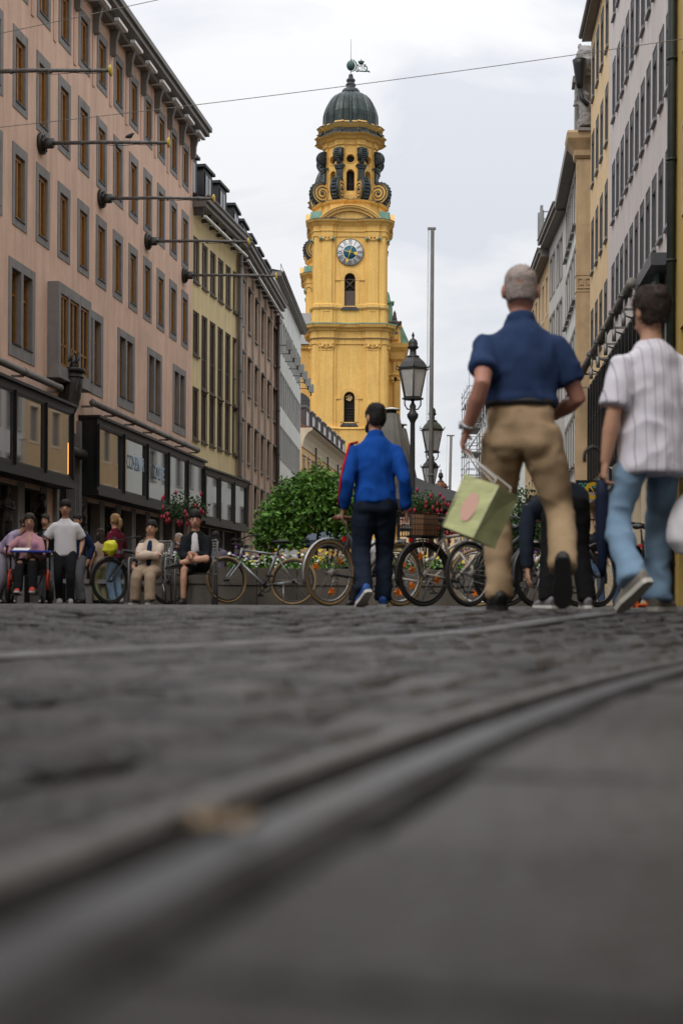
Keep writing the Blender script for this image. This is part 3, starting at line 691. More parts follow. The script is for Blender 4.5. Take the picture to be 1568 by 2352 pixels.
# house B
hb, W = building('pale_house', 'narrow pale grey house between the white sandstone house and the tan house', (10.55, 73), (10.31, 66.03))
bw_ = [(s, z) for s in (.9, 2.2, 3.9, 5.2) for z in (5.8, 9.2, 12.6, 15.6)]
mb = MB(); wall(mb, W, 0, 18.3, [(s - .4, s + .4, z, z + 1.9) for s, z in bw_], .2, 0, 0); shell(mb, W, 9, 0, 18.3); mb.build('wall', mat('light_grey_plaster', (.5, .49, .47), .85, .06, 1, streak=.1), hb, fix=False)
for s, z in bw_: window(hb, 'hb', s, z, .8, 1.9, .18, m_slate_l, .07, 1, (), (.14, .12, .14), m_gutter, None)
eaves(hb, W, 18.3, over=.45, bar=False); roofp(hb, W, 18.75, 9, 1.5, m_gutter)
# house C
hc, W = building('tan_house', 'tan house with roof antennas beyond the pale grey house', (11.3, 88), (10.56, 73.03))
cw_ = [(s, z) for s in [1.2 + 2.1 * k for k in range(7)] for z in (5.4, 8.8, 12.2, 15.2)]
mb = MB(); wall(mb, W, 0, 17.9, [(s - .5, s + .5, z, z + 1.9) for s, z in cw_], .2, 0, 0); shell(mb, W, 9, 0, 17.9); mb.build('wall', mat('tan_plaster', (.5, .34, .18), .85, .06, 1, streak=.1), hc, fix=False)
for s, z in cw_: window(hc, 'hc', s, z, 1.0, 1.9, .18, m_slate_l, .07, 1, (), (.14, .12, .14), m_cream_trim, None)
eaves(hc, W, 17.9, over=.45, bar=False); roofp(hc, W, 18.35, 9, 1.4, m_gutter)
f = MB()
for a in (12.2, 13.6): 
    f.box(a, a + .05, -.2, -.15, 18.3, 20.6); f.box(a, a + .05, .7, .75, 18.3, 20.6); f.box(a, a + .05, -.2, .75, 20.55, 20.6); f.box(a, a + .05, -.2, .75, 19.5, 19.55)
f.box(12.2, 13.65, -.2, -.15, 20.6, 20.65); f.build('antenna_frame', m_zinc, hc)
for a in (12.0, 13.4): MB().box(a, a + .3, -.35, -.21, 19.2, 20.9).build('antenna_panel', m_zinc, hc)
# house D far away, behind the scaffold
hd, W = building('far_white_house', 'white house with tall narrow windows behind the scaffold', (12.2, 128), (11.35, 88.05))
dw = [(s, z) for s in [1.4 + 2.3 * k for k in range(16)] for z in (4.8, 8.2, 11.6)]
mb = MB(); wall(mb, W, 0, 16.0, [(s - .5, s + .5, z, z + 2.0) for s, z in dw], .2, 0, 0); shell(mb, W, 9, 0, 16.0); mb.build('wall', m_offw, hd, fix=False)
for s, z in dw: window(hd, 'hd', s, z, 1.0, 2.0, .18, m_slate_l, .07, 1, (), (.14, .12, .14), m_gutter, None)
eaves(hd, W, 16.0, over=.4, bar=False)
# far end of the square
fa, W = building('distant_palace', 'distant cream palace closing the square past the church', (-14, 330), (46, 330))
fw = [(s, z) for s in [3 + 4.2 * k for k in range(14)] for z in (1.5, 7, 12)]
mb = MB(); wall(mb, W, 0, 18, [(s - .8, s + .8, z, z + 3) for s, z in fw], .3, 0, 0); shell(mb, W, 14, 0, 18); mb.build('wall', m_orange, fa, fix=False)
for s, z in fw: window(fa, 'fa', s, z, 1.6, 3, .25, m_cream_trim, .12, 1, (), (.3, .3, .3), m_cream_trim, None)
eaves(fa, W, 18, m_cream_trim, .8, False); roofp(fa, W, 18.45, 14, 3, m_tile)
# scaffold
m_galv = mat('galvanised_tube', (.36, .37, .39), .45, .1, 3, metal=.5)
sc_ = thing('scaffold', 'galvanised tube scaffold with boards and diagonal stairs before the far white house', 'scaffold', (9.95, 112, .085))
for i, x in enumerate((0, 1.25)):
    for j, y in enumerate((0, 2.2, 4.4, 6.6)):
        MB().cyl((x, y, 0), (x, y, [17.6, 18.6][i] if j else 18.2), .045, n=6).build('standard', m_galv, sc_)
for lv in range(9):
    z = 2.0 * lv + .2
    for dz in (0, .5, 1.0):
        for y in (0, 6.6): MB().cyl((-.1, y, z + dz), (1.35, y, z + dz), .035, n=6).build('ledger', m_galv, sc_)
        for x in (0, 1.25): MB().cyl((x, -.1, z + dz), (x, 6.7, z + dz), .03, n=6).build('rail', m_galv, sc_)
    MB().box(-.02, 1.27, 2.2, 6.6, z - .05, z - .0).build('deck', m_zinc, sc_)
    for y in (-.06, 2.2): MB().cyl((0 if lv % 2 == 0 else 1.25, y, z), (1.25 if lv % 2 == 0 else 0, y, z + 2), .05, n=6).build('brace', m_galv, sc_)

# stone lion on the parapet
def remesh(mb, vox, smooth=4):
    me = mb.mesh('tmp', []); o = bpy.data.objects.new('tmp', me)
    m = o.modifiers.new('r', 'REMESH'); m.mode = 'VOXEL'; m.voxel_size = vox
    if smooth: s = o.modifiers.new('s', 'SMOOTH'); s.factor = .5; s.iterations = smooth
    out = evaluate(o); bpy.data.objects.remove(o); bpy.data.meshes.remove(me)
    out.polygons.foreach_set('use_smooth', [True] * len(out.polygons)); return out
def rough(me, amp, sc_n, ani=(1, 1, 1), ridged=False):
    me.update(); ns = [v.normal.copy() for v in me.vertices]
    for v, n in zip(me.vertices, ns):
        p = V((v.co.x * ani[0], v.co.y * ani[1], v.co.z * ani[2])) * sc_n
        k = noise.noise(p) + .5 * noise.noise(p * 2.1)
        if ridged: k = .5 - abs(k)
        v.co += n * (amp * k)
    me.update()
Ls = thing('stone_lion', 'weathered stone lion sculpture crouching on the parapet over the sandstone pier', 'sculpture', (9.65, 56.5, 20.95), R(180))
b = MB(); b.tube([(.0, .6, .3), (0, .2, .45), (0, -.25, .6), (0, -.42, .9)], [.3, .36, .4, .36], 14); b.ell((0, -.5, 1.15), .36, .34, .4); b.ell((0, -.72, 1.05), .17, .2, .15); b.ell((0, -.35, 1.0), .45, .3, .5)
for s in (-1, 1): b.tube([(s*.25, -.45, .6), (s*.27, -.55, .25), (s*.27, -.7, .04)], [.16, .12, .13], 10); b.tube([(s*.28, .5, .4), (s*.36, .3, .2), (s*.34, .1, .06)], [.24, .2, .12], 10); b.ell((s*.26, -.42, 1.48), .1, .08, .12)
me = remesh(b, .045, 2); rough(me, .05, 7); me.materials.append(m_grey_stone); link('lion_body', me, Ls)
b = MB(); b.box(-.5, .5, -.85, .8, -.09, .0); b.build('plinth', m_grey_stone, Ls)
for k, z in ((0, 19.9),):
    at_ = thing('stone_figure', 'stone crouching figure carrying the parapet block under the lion', 'sculpture', (9.42, 55.7, 18.7), R(180))
    b = MB(); b.ell((0, 0, .9), .2, .2, .3); b.ell((0, -.04, 1.35), .17, .17, .2); b.tube([(0, .05, .1), (0, .05, .5), (0, 0, .95)], [.26, .24, .24], 12)
    for s in (-1, 1): b.tube([(s*.2, 0, 1.05), (s*.4, -.05, .95), (s*.32, -.05, 1.4)], [.09, .08, .06], 8); b.tube([(s*.1, 0, .4), (s*.2, -.25, .35), (s*.18, -.1, .02)], [.12, .11, .08], 8)
    me = remesh(b, .04, 2); rough(me, .03, 9); me.materials.append(m_grey_stone); link('figure_body', me, at_)
    b = MB(); b.box(-.3, .3, -.25, .25, -.1, .02); b.build('bracket', m_grey_stone, at_)

# ---- the rest of the crossing, behind and beside the camera
def plain_house(label, p0, p1, H_, m, name='corner_house'):
    t, W = building(name, label, p0, p1)
    ws_ = [(s_, z_) for s_ in [1.4 + 2.2*k for k in range(int((W - 2) / 2.2))] for z_ in [5 + 3.3*q for q in range(int((H_ - 6) / 3.3))]]
    mb = MB(); wall(mb, W, 0, H_, [(s_ - .5, s_ + .5, z_, z_ + 1.9) for s_, z_ in ws_], .2, 0, 0); shell(mb, W, 10, 0, H_); mb.build('wall', m, t, fix=False)
    for s_, z_ in ws_: window(t, 'ph', s_, z_, 1.0, 1.9, .18, m_brown, .08, 1, (), (.14, .12, .14), m_cream_trim, None)
    MB().box(.3, W - .3, -.05, .02, 0, 3.9).build('shop_front', m_dark, t); eaves(t, W, H_, over=.5, bar=False); roofp(t, W, H_ + .45, 10, 2)
plain_house('cream corner house past the tram crossing on the olive house side', (rx(22), 22), (rx(4), 4), 20, m_cream)
plain_house('grey house on the pink house side of the tram crossing', (-12.5, 8), (-10.2, 30), 20, m_lilac)
plain_house('yellow house closing the street behind the tram crossing', (14, -16), (-16, -16), 21, m_orange)
# ================================================================== the yellow church
m_tow = mat('church_yellow', (.74, .462, .135), .85, .08, .3, .12, 6, streak=.12, fine=.05)
m_tow2 = mat('church_yellow_trim', (.71, .44, .138), .85, .06, .5, .12, 6, streak=.14)
m_cop = mat('dark_copper', (.040, .050, .050), .5, .45, .9, metal=.25, streak=.4)
m_grn = mat('green_copper', (.16, .30, .225), .65, .25, .8, streak=.3)
m_lead = mat('dark_lead', (.05, .05, .055), .6, .3, 1.2)
def zt(y): return zat(y, 175)
def tower_plan(h):
    side = [(-4.15, -(h-.22)), (-3.4, -(h-.22)), (-3.4, -h), (-2.2, -h), (-2.2, -(h-.22)), (-1.85, -(h-.22)), (-1.85, -(h-.4)),
            (1.85, -(h-.4)), (1.85, -(h-.22)), (2.2, -(h-.22)), (2.2, -h), (3.4, -h), (3.4, -(h-.22)), (4.15, -(h-.22))]
    out = []
    for k in range(4):
        c, s = [(1, 0), (0, 1), (-1, 0), (0, -1)][k]
        out += [(x*c - y*s, x*s + y*c) for x, y in side]
    return out
def octa(a, out, inset):
    w = .4142 * a - inset; P = []
    for k in range(8):
        th = -PI/2 + k * PI/4; n = V((math.cos(th), math.sin(th))); t = V((-n.y, n.x))
        P += [tuple(t*-w + n*(a+out)), tuple(t*-w + n*a), tuple(t*w + n*a), tuple(t*w + n*(a+out))]
    return P
def arch_poly(w, z0, z1, n=10):
    return [(-w, z0), (w, z0)] + [(w*math.cos(PI*i/n), z1 - w + w*math.sin(PI*i/n)) for i in range(n + 1)]
def cut(me_obj, cutter):
    cm = cutter.mesh('cut', []); b = bmesh.new(); b.from_mesh(cm); bmesh.ops.recalc_face_normals(b, faces=b.faces); b.to_mesh(cm); b.free()
    co = bpy.data.objects.new('cut', cm); co.parent = me_obj.parent
    m = me_obj.modifiers.new('b', 'BOOLEAN'); m.object = co; m.operation = 'DIFFERENCE'; m.solver = 'EXACT'
    new = evaluate(me_obj, (co, me_obj.parent)); me_obj.modifiers.clear(); me_obj.data = new; bpy.data.objects.remove(co)
def rotz(k): return Matrix.Rotation(k, 4, 'Z')
T = thing('church_tower', 'tall yellow church tower with clock, scroll volutes and dark copper dome', 'church tower', (.82, 178, .08))
h = 4.6; P = tower_plan(h)
zs = lambda L: [(zt(y) if y < 1384 else -.1, o) for y, o in L]
body = MB(); body.plan(P, zs([(1385, .45), (993, .45), (990.5, .58), (986.5, .52), (985, .2), (812, .2), (798, .2), (797, .32), (786.5, .34), (785, .46), (783.5, .32), (769, .32), (767, .5), (763, .6), (760.5, .95), (757, 1.03), (754, 1.1),
    (753.5, .12), (718, .12), (716.6, .27), (715, .27), (713.6, .12), (706, .11), (704, 0), (562, 0), (552, 0), (551, .12), (541.5, .14), (540, .26), (538, .13), (528, .13), (525, .3), (521.5, .45), (519.5, .7), (517, .78), (515.2, .8), (514.8, -.1), (503, -.1)]))
body = body.build('tower_body', m_tow, T)
cu = MB()
for k in range(4):
    cu.M = rotz(k * PI/2)
    for w, a, b in ((.66, 974, 905), (.66, 709, 634)): cu.prism(arch_poly(w, zt(a), zt(b)), -6, -3.3)
    for q in (1, -1): cu.box(q*2.8 - .42, q*2.8 + .42, -5, -h - .055, zt(744), zt(723))
    cu.box(-1.5, 1.5, -5, -h + .22, zt(744), zt(723))
cut(body, cu)
fl = MB(); fl.plan(P, zs([(754.2, 1.13), (752, 1.12), (749.5, .15)]), caps=(False, False)); fl.build('copper_flashing', m_grn, T)
fl = MB(); fl.plan(P, zs([(715.4, .30), (714.4, .28), (713.4, .13)]), caps=(False, False)); fl.plan(P, zs([(785.4, .49), (784.4, .48), (783.3, .33)]), caps=(False, False)); fl.build('lead_flashing', m_lead, T)
fl = MB(); fl.plan(P, zs([(515.6, .84), (514.6, .82), (507, -.08)]), caps=(False, False)); fl.build('upper_flashing', m_lead, T)
fl = MB(); fl.plan([(-4.6, -4.6), (-3.7, -4.95), (-3.7, 4.95), (-4.6, 4.6)], zs([(514, .3), (506, .25), (497.5, .2)])); fl.plan([(3.7, -4.95), (4.6, -4.6), (4.6, 4.6), (3.7, 4.95)], zs([(514, .3), (506, .25), (497.5, .2)])); fl.build('copper_corner_roof', m_grn, T)
for k in range(4):
    M = rotz(k * PI/2); c = MB(M); n = 18
    # segmental pediment
    def arcp(hw, hh, z, off=0): 
        rr = (hw*hw + hh*hh) / (2*hh); a0 = math.asin(hw / rr)
        return [((rr + off) * math.sin(a0 - 2*a0*i/n), z + hh - rr + (rr + off) * math.cos(a0 - 2*a0*i/n)) for i in range(n + 1)]
    z0 = zt(515)
    for o0, o1, y0 in ((-.55, -.22, -h - .45), (-.22, 0, -h - .72), (0, .14, -h - .86)):
        A, B = arcp(3.6, 1.6, z0, o0), arcp(3.6, 1.6, z0, o1)
        c.prism(A + B[::-1], y0, -h + .6)
    c.prism([(3.1, z0)] + arcp(3.6, 1.6, z0, -.54)[2:-2] + [(-3.1, z0)], -h - .1, -h + .6)
    c.build('pediment', m_tow2, T)
    for y1, y0, zb in ((905, 974, 977), (634, 709, 712)):
        w = .66; s = MB(M); zc = zt(y1) - w; yf = -h + .4
        pts = [(w*math.cos(PI*i/12), zc + w*math.sin(PI*i/12)) for i in range(13)]; pto = [(1.15*math.cos(PI*i/12), zc + 1.15*math.sin(PI*i/12)) for i in range(13)]
        sh = -.2 if y1 > 800 else 0
        s.prism(pto + pts[::-1], yf + sh - .16, yf + sh + .02)
        for q in (-1, 1):
            a, b = sorted((q*w, q*1.13)); s.box(a, b, yf + sh - .1, yf + sh + .02, zt(y0), zc - .25); a, b = sorted((q*w, q*1.8)); s.box(a, b, yf + sh - .14, yf + sh + .02, zc - .245, zc - .002)
        o = s.build('window_arch', m_tow2, T)
        s = MB(M); s.prism([(-1.1, zt(zb + 7)), (1.1, zt(zb + 7)), (.8, zt(zb)), (-.8, zt(zb))], yf + sh - .35, yf + sh + .1); s.build('sill', m_lead, T)
        s = MB(M); s.prism(arch_poly(w - .01, zt(y0) + .01, zt(y1) - .01), -3.75, -3.65); wdw = s.build('window_back', m_dark, T)
        s = MB(M); zb_, ze = zt(y0), zt(y1)
        if y1 < 800:
            s.box(-.64, .64, -3.95, -3.8, zb_ + .02, zb_ + 1.9); s.tube([(-.6, -3.9, zb_ + 2.1), (.6, -3.9, zb_ + 3.3)], .1, 4); s.tube([(.6, -3.9, zb_ + 2.1), (-.6, -3.9, zb_ + 3.3)], .1, 4); s.box(-.64, .64, -3.95, -3.8, zc - .1, zc)
            s.build('shutter', m_brown, wdw)
        else:
            for q in range(5): s.box(-.64, .64, -3.92, -3.86, zb_ + .3 + .35*q, zb_ + .33 + .35*q)
            s.build('bars', m_lead, wdw)
            d = MB(M); d.add([(-.45, -3.95, zc - .25), (.1, -3.95, zc - .45), (.4, -3.9, zc - .1), (.35, -3.9, zc + .25), (-.1, -3.95, zc + .15)], [(0,1,2,3,4)]); d.add([(-.5, -3.97, zc + .1), (-.42, -3.97, zc + .0), (.2, -3.97, zc + .35), (.15, -3.97, zc + .45)], [(0,1,2,3)]); d.build('pale_panel', m_cream, wdw)
    for lev, (ya, yb, dy) in enumerate(((812, 797, .2), (562, 551.5, 0))):
        za, zb = zt(ya), zt(yb)
        for cx, cw, yy in ((-2.8, .6, -h), (2.8, .6, -h), (-3.62, .2, -h + .22), (3.62, .2, -h + .22), (-2.02, .17, -h + .22), (2.02, .17, -h + .22)):
            s = MB(M); s.box(cx - cw - .1, cx + cw + .1, yy - dy - .16, yy - dy + .1, zb - .14, zb - .01); s.box(cx - cw - .03, cx + cw + .03, yy - dy - .07, yy - dy + .1, za, za + .07)
            for q in ((-1, 1) if cw > .4 else (0,)):
                s.cyl((cx + q*cw*.85, yy - dy - .2, zb - .33), (cx + q*cw*.85, yy - dy + .05, zb - .33), .2, n=10); s.cyl((cx + q*cw*.85, yy - dy - .24, zb - .33), (cx + q*cw*.85, yy - dy, zb - .33), .08, n=8)
            if cw > .4: s.tube([(cx - .35, yy - dy - .08, zb - .35), (cx, yy - dy - .1, zb - .52), (cx + .35, yy - dy - .08, zb - .35)], .07, 6); s.ell((cx, yy - dy - .1, zb - .3), .14, .1, .16, 8)
            o = s.build('capital', m_tow2, T)
            if lev:
                g = MB(M)
                for q in ((-1, 1) if cw > .4 else (0,)): g.cyl((cx + q*(cw + .1) - .13, yy - .12, zb - .3), (cx + q*(cw + .1) + .13, yy - .12, zb - .3), .19, n=10)
                g.build('copper_scroll', m_grn, o)
# clock
m_clock = mat('clock_white', (.72, .72, .72), .5, .04); m_teal2 = mat('clock_teal', (.015, .11, .17), .5, .1); m_gilt = mat('gilt', (.75, .5, .08), .35, .05, metal=.6)
zc = zt(586.8); yc = -h + .4 - .18
c = MB(); c.cyl((0, yc, zc), (0, yc + .2, zc), 1.62, n=48); clock = c.build('clock_face', m_clock, T)
c = MB(); c.tube([(1.62*math.cos(2*PI*i/48), yc - .01, zc + 1.62*math.sin(2*PI*i/48)) for i in range(48)], .035, 6, loop=True); c.build('clock_rim', m_black, clock)
c = MB(); c.cyl((0, yc - .03, zc), (0, yc - .005, zc), .82, n=40); c.build('clock_centre', m_teal2, clock)
for i, tx in enumerate(['XII', 'I', 'II', 'III', 'IIII', 'V', 'VI', 'VII', 'VIII', 'IX', 'X', 'XI']):
    a = R(30 * i); o = link('numeral', text_mesh(tx, .62, .006), clock, (1.2*math.sin(a), yc - .015, zc + 1.2*math.cos(a))); o.rotation_euler = Matrix(((math.cos(a), math.sin(a), 0), (0, 0, -1), (-math.sin(a), math.cos(a), 0))).to_euler()
    o.scale = (.62 if len(tx) > 2 else .8, 1.45, 1); o.data.materials.append(m_black)
for nm, a, L, t in (('minute_hand', R(199), 1.35, .05), ('hour_hand', R(103), .8, .05)):
    d = V((math.sin(a), 0, math.cos(a))); q = V((math.cos(a), 0, -math.sin(a))); b = V((0, yc - .07, zc)); s = MB()
    s.tube([b - d*.6, b + d*L*.75], t, 6); s.ell(b - d*.6, .09, .04, .09, 8)
    if nm == 'minute_hand': A = [b + d*L*.68 - q*.06, b + d*L*.74 - q*.17, b + d*L*.82 - q*.15, b + d*L*1.08, b + d*L*.82 + q*.15, b + d*L*.74 + q*.17, b + d*L*.68 + q*.06]
    else: A = [b + d*.5 - q*.1, b + d*.58 - q*.2, b + d*.75 - q*.16, b + d*.82 - q*.2, b + d*.98, b + d*.82 + q*.2, b + d*.75 + q*.16, b + d*.58 + q*.2, b + d*.5 + q*.1]
    n = len(A); s.rings([A, [p + V((0, -.05, 0)) for p in A]], sm=False); s.build(nm, m_gilt, clock)
# octagonal attic and drum
oc = MB(); O1 = octa(3.95, .16, .75); oc.plan(O1, zs([(506, 0), (493, 0), (491, .14), (487, .1), (473, .1), (471, .35), (468, .46), (466.4, .48), (466, -.8)])); oc.build('octagon_attic', m_tow, T)
oc = MB(); oc.plan(O1, zs([(466.6, .52), (465.6, .5), (462.5, -.7)]), caps=(False, False)); oc.build('attic_flashing', m_lead, T)
def oplan(mb, prof, caps=(True, True)): mb.rings([[V((*p, z)) for p in octa(3.08 + o * 1.08, .26, .55)] for z, o in prof], caps, 0, False)
dr = MB(); oplan(dr, zs([(467, .1), (448, .1), (447, 0), (336, 0), (334, .16), (331, .05), (323, .08), (321, .34), (317, .55), (314, .95), (312, 1.05), (311.4, .4), (298, .3), (297, .34), (294.5, .5), (291, .7), (288.2, .82), (287.6, .4), (280, .3)]))
dr = dr.build('drum', m_tow, T)
cu = MB()
for k in range(8):
    cu.M = rotz(k * PI/4); cu.prism(arch_poly(.5, zt(440), zt(390)), -3.6, -1.9); cu.prism([(.5*math.cos(2*PI*i/16), zt(366) + .5*math.sin(2*PI*i/16)) for i in range(16)], -3.6, -1.95)
cut(dr, cu)
for k in range(8):
    M = rotz(k * PI/4)
    s = MB(M); s.prism(arch_poly(.49, zt(440) + .01, zt(390) - .01), -2.3, -2.2); s.prism([(.49*math.cos(2*PI*i/16), zt(366) + .49*math.sin(2*PI*i/16)) for i in range(16)], -2.6, -2.5); s.build('opening_shade_panel', m_dark, T)  # dark panels stand in for the shade inside the drum openings
    s = MB(M); zc = zt(366)
    s.tube([(.58*math.cos(2*PI*i/20), -3.09, zc + .58*math.sin(2*PI*i/20)) for i in range(20)], .07, 6, loop=True); s.build('round_frame', m_tow2, T)
    s = MB(M); za, zb = zt(440), zt(390); s.box(-.42, -.38, -2.75, -2.7, za, zb - .4); s.box(-.02, .02, -2.75, -2.7, za, zb - .5); s.box(-.5, .5, -2.75, -2.7, za + .9, za + .96); s.box(-.5, .5, -2.75, -2.7, za + .05, za + .12); s.build('lattice', m_black, T)
    s = MB(M); s.prism([(-.42, zt(462)), (.42, zt(462)), (.55, zt(458)), (.55, zt(453)), (.42, zt(449)), (-.42, zt(449)), (-.55, zt(453)), (-.55, zt(458))], -3.24, -3.0); s.build('panel', m_tow2, T)
# dark skirt roof and dome
sk = MB(); oplan(sk, zs([(312.3, 1.1), (310.8, 1.06), (306, .72), (301, .5), (296.8, .42)]), caps=(False, False)); sk.build('skirt_roof', m_cop, T)
sk = MB(); oplan(sk, zs([(288.6, .87), (287.2, .84), (283, .35), (279, .18)]), caps=(False, True)); sk.build('dome_foot', m_cop, T)
m_dome = mat('dome_copper', (.040, .056, .052), .38, .5, 1.1, metal=.35, streak=.5, isl=.25)
def dome_mod(a):
    t = (a / (2*PI) * 16 + .5) % 1; d = abs(t - .5)
    return 1.0 + (.035 if d < .2 else 0) - (.03 * (1 - ((d - .2) / .3)) if d >= .2 else 0)
d = MB(); d.lathe([(3.36, zt(284)), (3.36, zt(261)), (3.33, zt(252)), (3.2, zt(242)), (3.02, zt(232.5)), (2.78, zt(223)), (2.48, zt(214)), (2.1, zt(206.5)), (1.6, zt(201)), (1.15, zt(197))], 160, mod=dome_mod, sm=False); dome = d.build('dome', m_dome, T)
d = MB(); d.lathe([(r, zt(y)) for r, y in ((1.0, 199), (1.22, 196.3), (1.15, 193), (1.08, 190), (.95, 187), (.72, 184.5), (.5, 182), (.52, 180), (.66, 177.5), (.6, 174.5), (.42, 172), (.45, 170), (.58, 166.5), (.5, 163), (.32, 161), (.3, 156.5))], 24)
for k in range(4): a = PI/4 + k*PI/2; d.cyl((.2*math.cos(a), .2*math.sin(a), zt(160)), (.2*math.cos(a), .2*math.sin(a), zt(152.5)), .12, n=8)
d.build('finial', m_cop, dome)
# vane
m_vane = mat('vane_copper', (.05, .10, .085), .6, .4, 3)
v = MB(); v.cyl((0, 0, zt(158)), (0, 0, zt(69)), .045, .02, n=6); v.ell((0, 0, zt(118)), .09, .09, .08, 8); vane = v.build('vane_rod', m_cop, T)
v = MB(); v.ell((0, 0, zt(131)), .55, .55, .62, 20); v.build('ball', m_vane, vane)
v = MB(); z_ = zt(131); v.tube([(.72*math.sin(PI*i/12), 0, z_ + .75*math.cos(PI*i/12)) for i in range(13)], [.03 + .06*math.sin(PI*i/12) for i in range(13)], 6)
pts = [(.55, -.62), (.75, -.75), (.95, -.62), (1.15, -.72), (1.4, -.66), (1.7, -.72), (2.0, -.66), (2.3, -.72), (2.36, -.86)]
v.tube([(x, 0, z_ + z) for x, z in pts], [.05, .06, .06, .06, .09, .08, .1, .09, .05], 6)
v.tube([(1.75, 0, z_ + .0), (2.0, 0, z_ - .15), (2.05, 0, z_ - .45), (1.85, 0, z_ - .6)], .07, 6); v.tube([(1.6, 0, z_ + .1), (1.85, 0, z_ + .06)], .05, 6)
for a in range(3): v.tube([(.72 + .18*a + .13*math.cos(q), 0, z_ - .55 - .08*(a % 2) + .13*math.sin(q)) for q in [i*PI/5 for i in range(10)]], .03, 5, loop=True)
v.lathe([(.28, z_ + .22), (.3, z_ + .3), (.42, z_ + .48), (.38, z_ + .5)], 14, (1.28, 0, 0)); v.cyl((1.28, 0, z_ + .48), (1.28, 0, z_ + .85), .02, n=5); v.ell((1.28, 0, z_ + .65), .07, .07, .08, 8); v.box(1.2, 1.36, -.02, .02, z_ + .78, z_ + .81)
v.build('vane_scrollwork', m_vane, vane)
o = link('vane_letters', text_mesh('ME', .9, .03), vane, (1.35, 0, z_ - .18)); o.rotation_euler = (PI/2, 0, 0); o.data.materials.append(m_vane)
# scroll volutes
def volute(par, ang, Rc, zc, r, t, m_body, m_rim, tail):
    M = rotz(ang) @ Matrix(((1, 0, 0, Rc), (0, 1, 0, 0), (0, 0, 1, zc), (0, 0, 0, 1)))
    n = 28; s = MB(M); s.prism([(r*math.cos(2*PI*i/n), r*math.sin(2*PI*i/n)) for i in range(n)], -t/2, t/2)
    if tail: s.prism([(-1.3, -r*.95), (.1, -r*.99), (-r*.55, r*.82), (-.75, r*.9), (-.8, r*1.55), (-1.3, r*1.7)], -t/2 + .01, t/2 - .01)
    o = s.build('volute', m_body, par)
    s = MB(M)
    for q in (-1, 1):
        sp = [(r*.92*(1 - i/44)*math.cos(-i*.42 + 1.9), q*(t/2 + .02), r*.92*(1 - i/44)*math.sin(-i*.42 + 1.9)) for i in range(38)]
        s.tube(sp, [.06*r*(1.15 - i/60) for i in range(38)], 5)
        s.cyl((0, q*t/2, 0), (0, q*(t/2 + .12), 0), .13*r, n=10)
    s.build('spiral', m_rim, o)
    s = MB(M); k0, k1 = -100, 110; m = 13
    A = [R(k0 + (k1 - k0)*i/24) for i in range(25)]
    s.rings([[V((rr*math.cos(a), yy, rr*math.sin(a))) for rr, yy in ((r*.98, -t/2 - .06), (r*1.07, -t/2 - .06), (r*1.07, t/2 + .06), (r*.98, t/2 + .06))] for a in A], sm=False)
    for i in range(m):
        a = R(k0 + (k1 - k0) * (i + .5) / m); c, q = math.cos(a), math.sin(a); L = .23*r
        s.add([(r*1.05*c, y, r*1.05*q) for y in (-t*.33, t*.33)] + [(r*1.2*c - L*q*.6, y, r*1.2*q + L*c*.6) for y in (-t*.3, t*.3)] + [(r*1.05*c - L*q, y, r*1.05*q + L*c) for y in (-t*.33, t*.33)], [(0,1,3,2), (2,3,5,4), (0,2,4), (1,5,3)])
    s.build('scale_band', m_cop, o)
for k in range(8):
    a = -PI/2 + R(22.5) + k * PI/4
    volute(T, a, 3.92, zt(440), 1.3, .95, m_tow, m_lead, True)
    volute(T, a, 3.62, zt(358), .74, .95, m_cop, m_cop, False)
    M = rotz(a) @ Matrix.Translation((3.36, 0, 0)); s = MB(M); s.box(-.2, .28, -.42, .42, zt(415), zt(388)); s.box(-.2, .4, -.56, .56, zt(388), zt(385)); s.box(-.2, .5, -.62, .62, zt(384.8), zt(381)); s.cyl((.3, -.5, zt(389)), (.3, .5, zt(389)), .12, n=8)
    s.build('copper_pilaster', m_cop, T)
    s = MB(M); s.tube([(.05, 0, zt(381)), (.45, 0, zt(375)), (.5, 0, zt(368))], [.25, .3, .3], 8); s.build('bracket', m_cop, T)
T2 = copy_tree(T); T2.location = (-.72, 206, .08); T2['label'] = 'second yellow church tower mostly hidden behind the clock tower'
# nave and front of the church
nv = thing('church_nave', 'yellow church nave with grey sheet roof and arched window behind the white house', 'church', (-12, 187, .08))
mb = MB(); zw = zat(803, 187); mb.box(0, 9, 0, 24, -.1, zw); mb.box(0, 9.3, -.3, 24, zw + .002, zw + .5); mb.build('wall', m_tow, nv)
mb = MB(); zr = zat(741, 190); mb.add([(-.3, -.6, zw + .52), (9.3, -.6, zw + .52), (9.3, 12, zr + 3), (-.3, 12, zr + 3), (-.3, 24, zw + .5), (9.3, 24, zw + .5)], [(0,1,2,3), (3,2,5,4), (0,3,4), (1,5,2)]); mb.build('roof', m_zinc, nv)
mb = MB(); mb.prism([(6.0 + x, z) for x, z in arch_poly(2.0, zat(975, 187), zat(903, 187))], -.06, .02); w_ = mb.build('arched_window', m_glass, nv)
mb = MB()
for k in range(7): mb.box(4.2 + .6*k, 4.25 + .6*k, -.1, -.061, zat(975, 187), zat(925, 187))
for k in range(6): mb.box(4.0, 8.0, -.09, -.062, zat(975, 187) + .6*k, zat(975, 187) + .6*k + .04)
mb.build('glazing_bars', m_lead, w_)
mb = MB(); A = [(6 + 2.0*math.cos(PI*i/14), zat(903, 187) - 2 + 2.0*math.sin(PI*i/14)) for i in range(15)]; B = [(6 + 2.5*math.cos(PI*i/14), zat(903, 187) - 2 + 2.5*math.sin(PI*i/14)) for i in range(15)]; mb.prism(B + A[::-1], -.25, .02); mb.build('window_arch', m_tow2, nv)
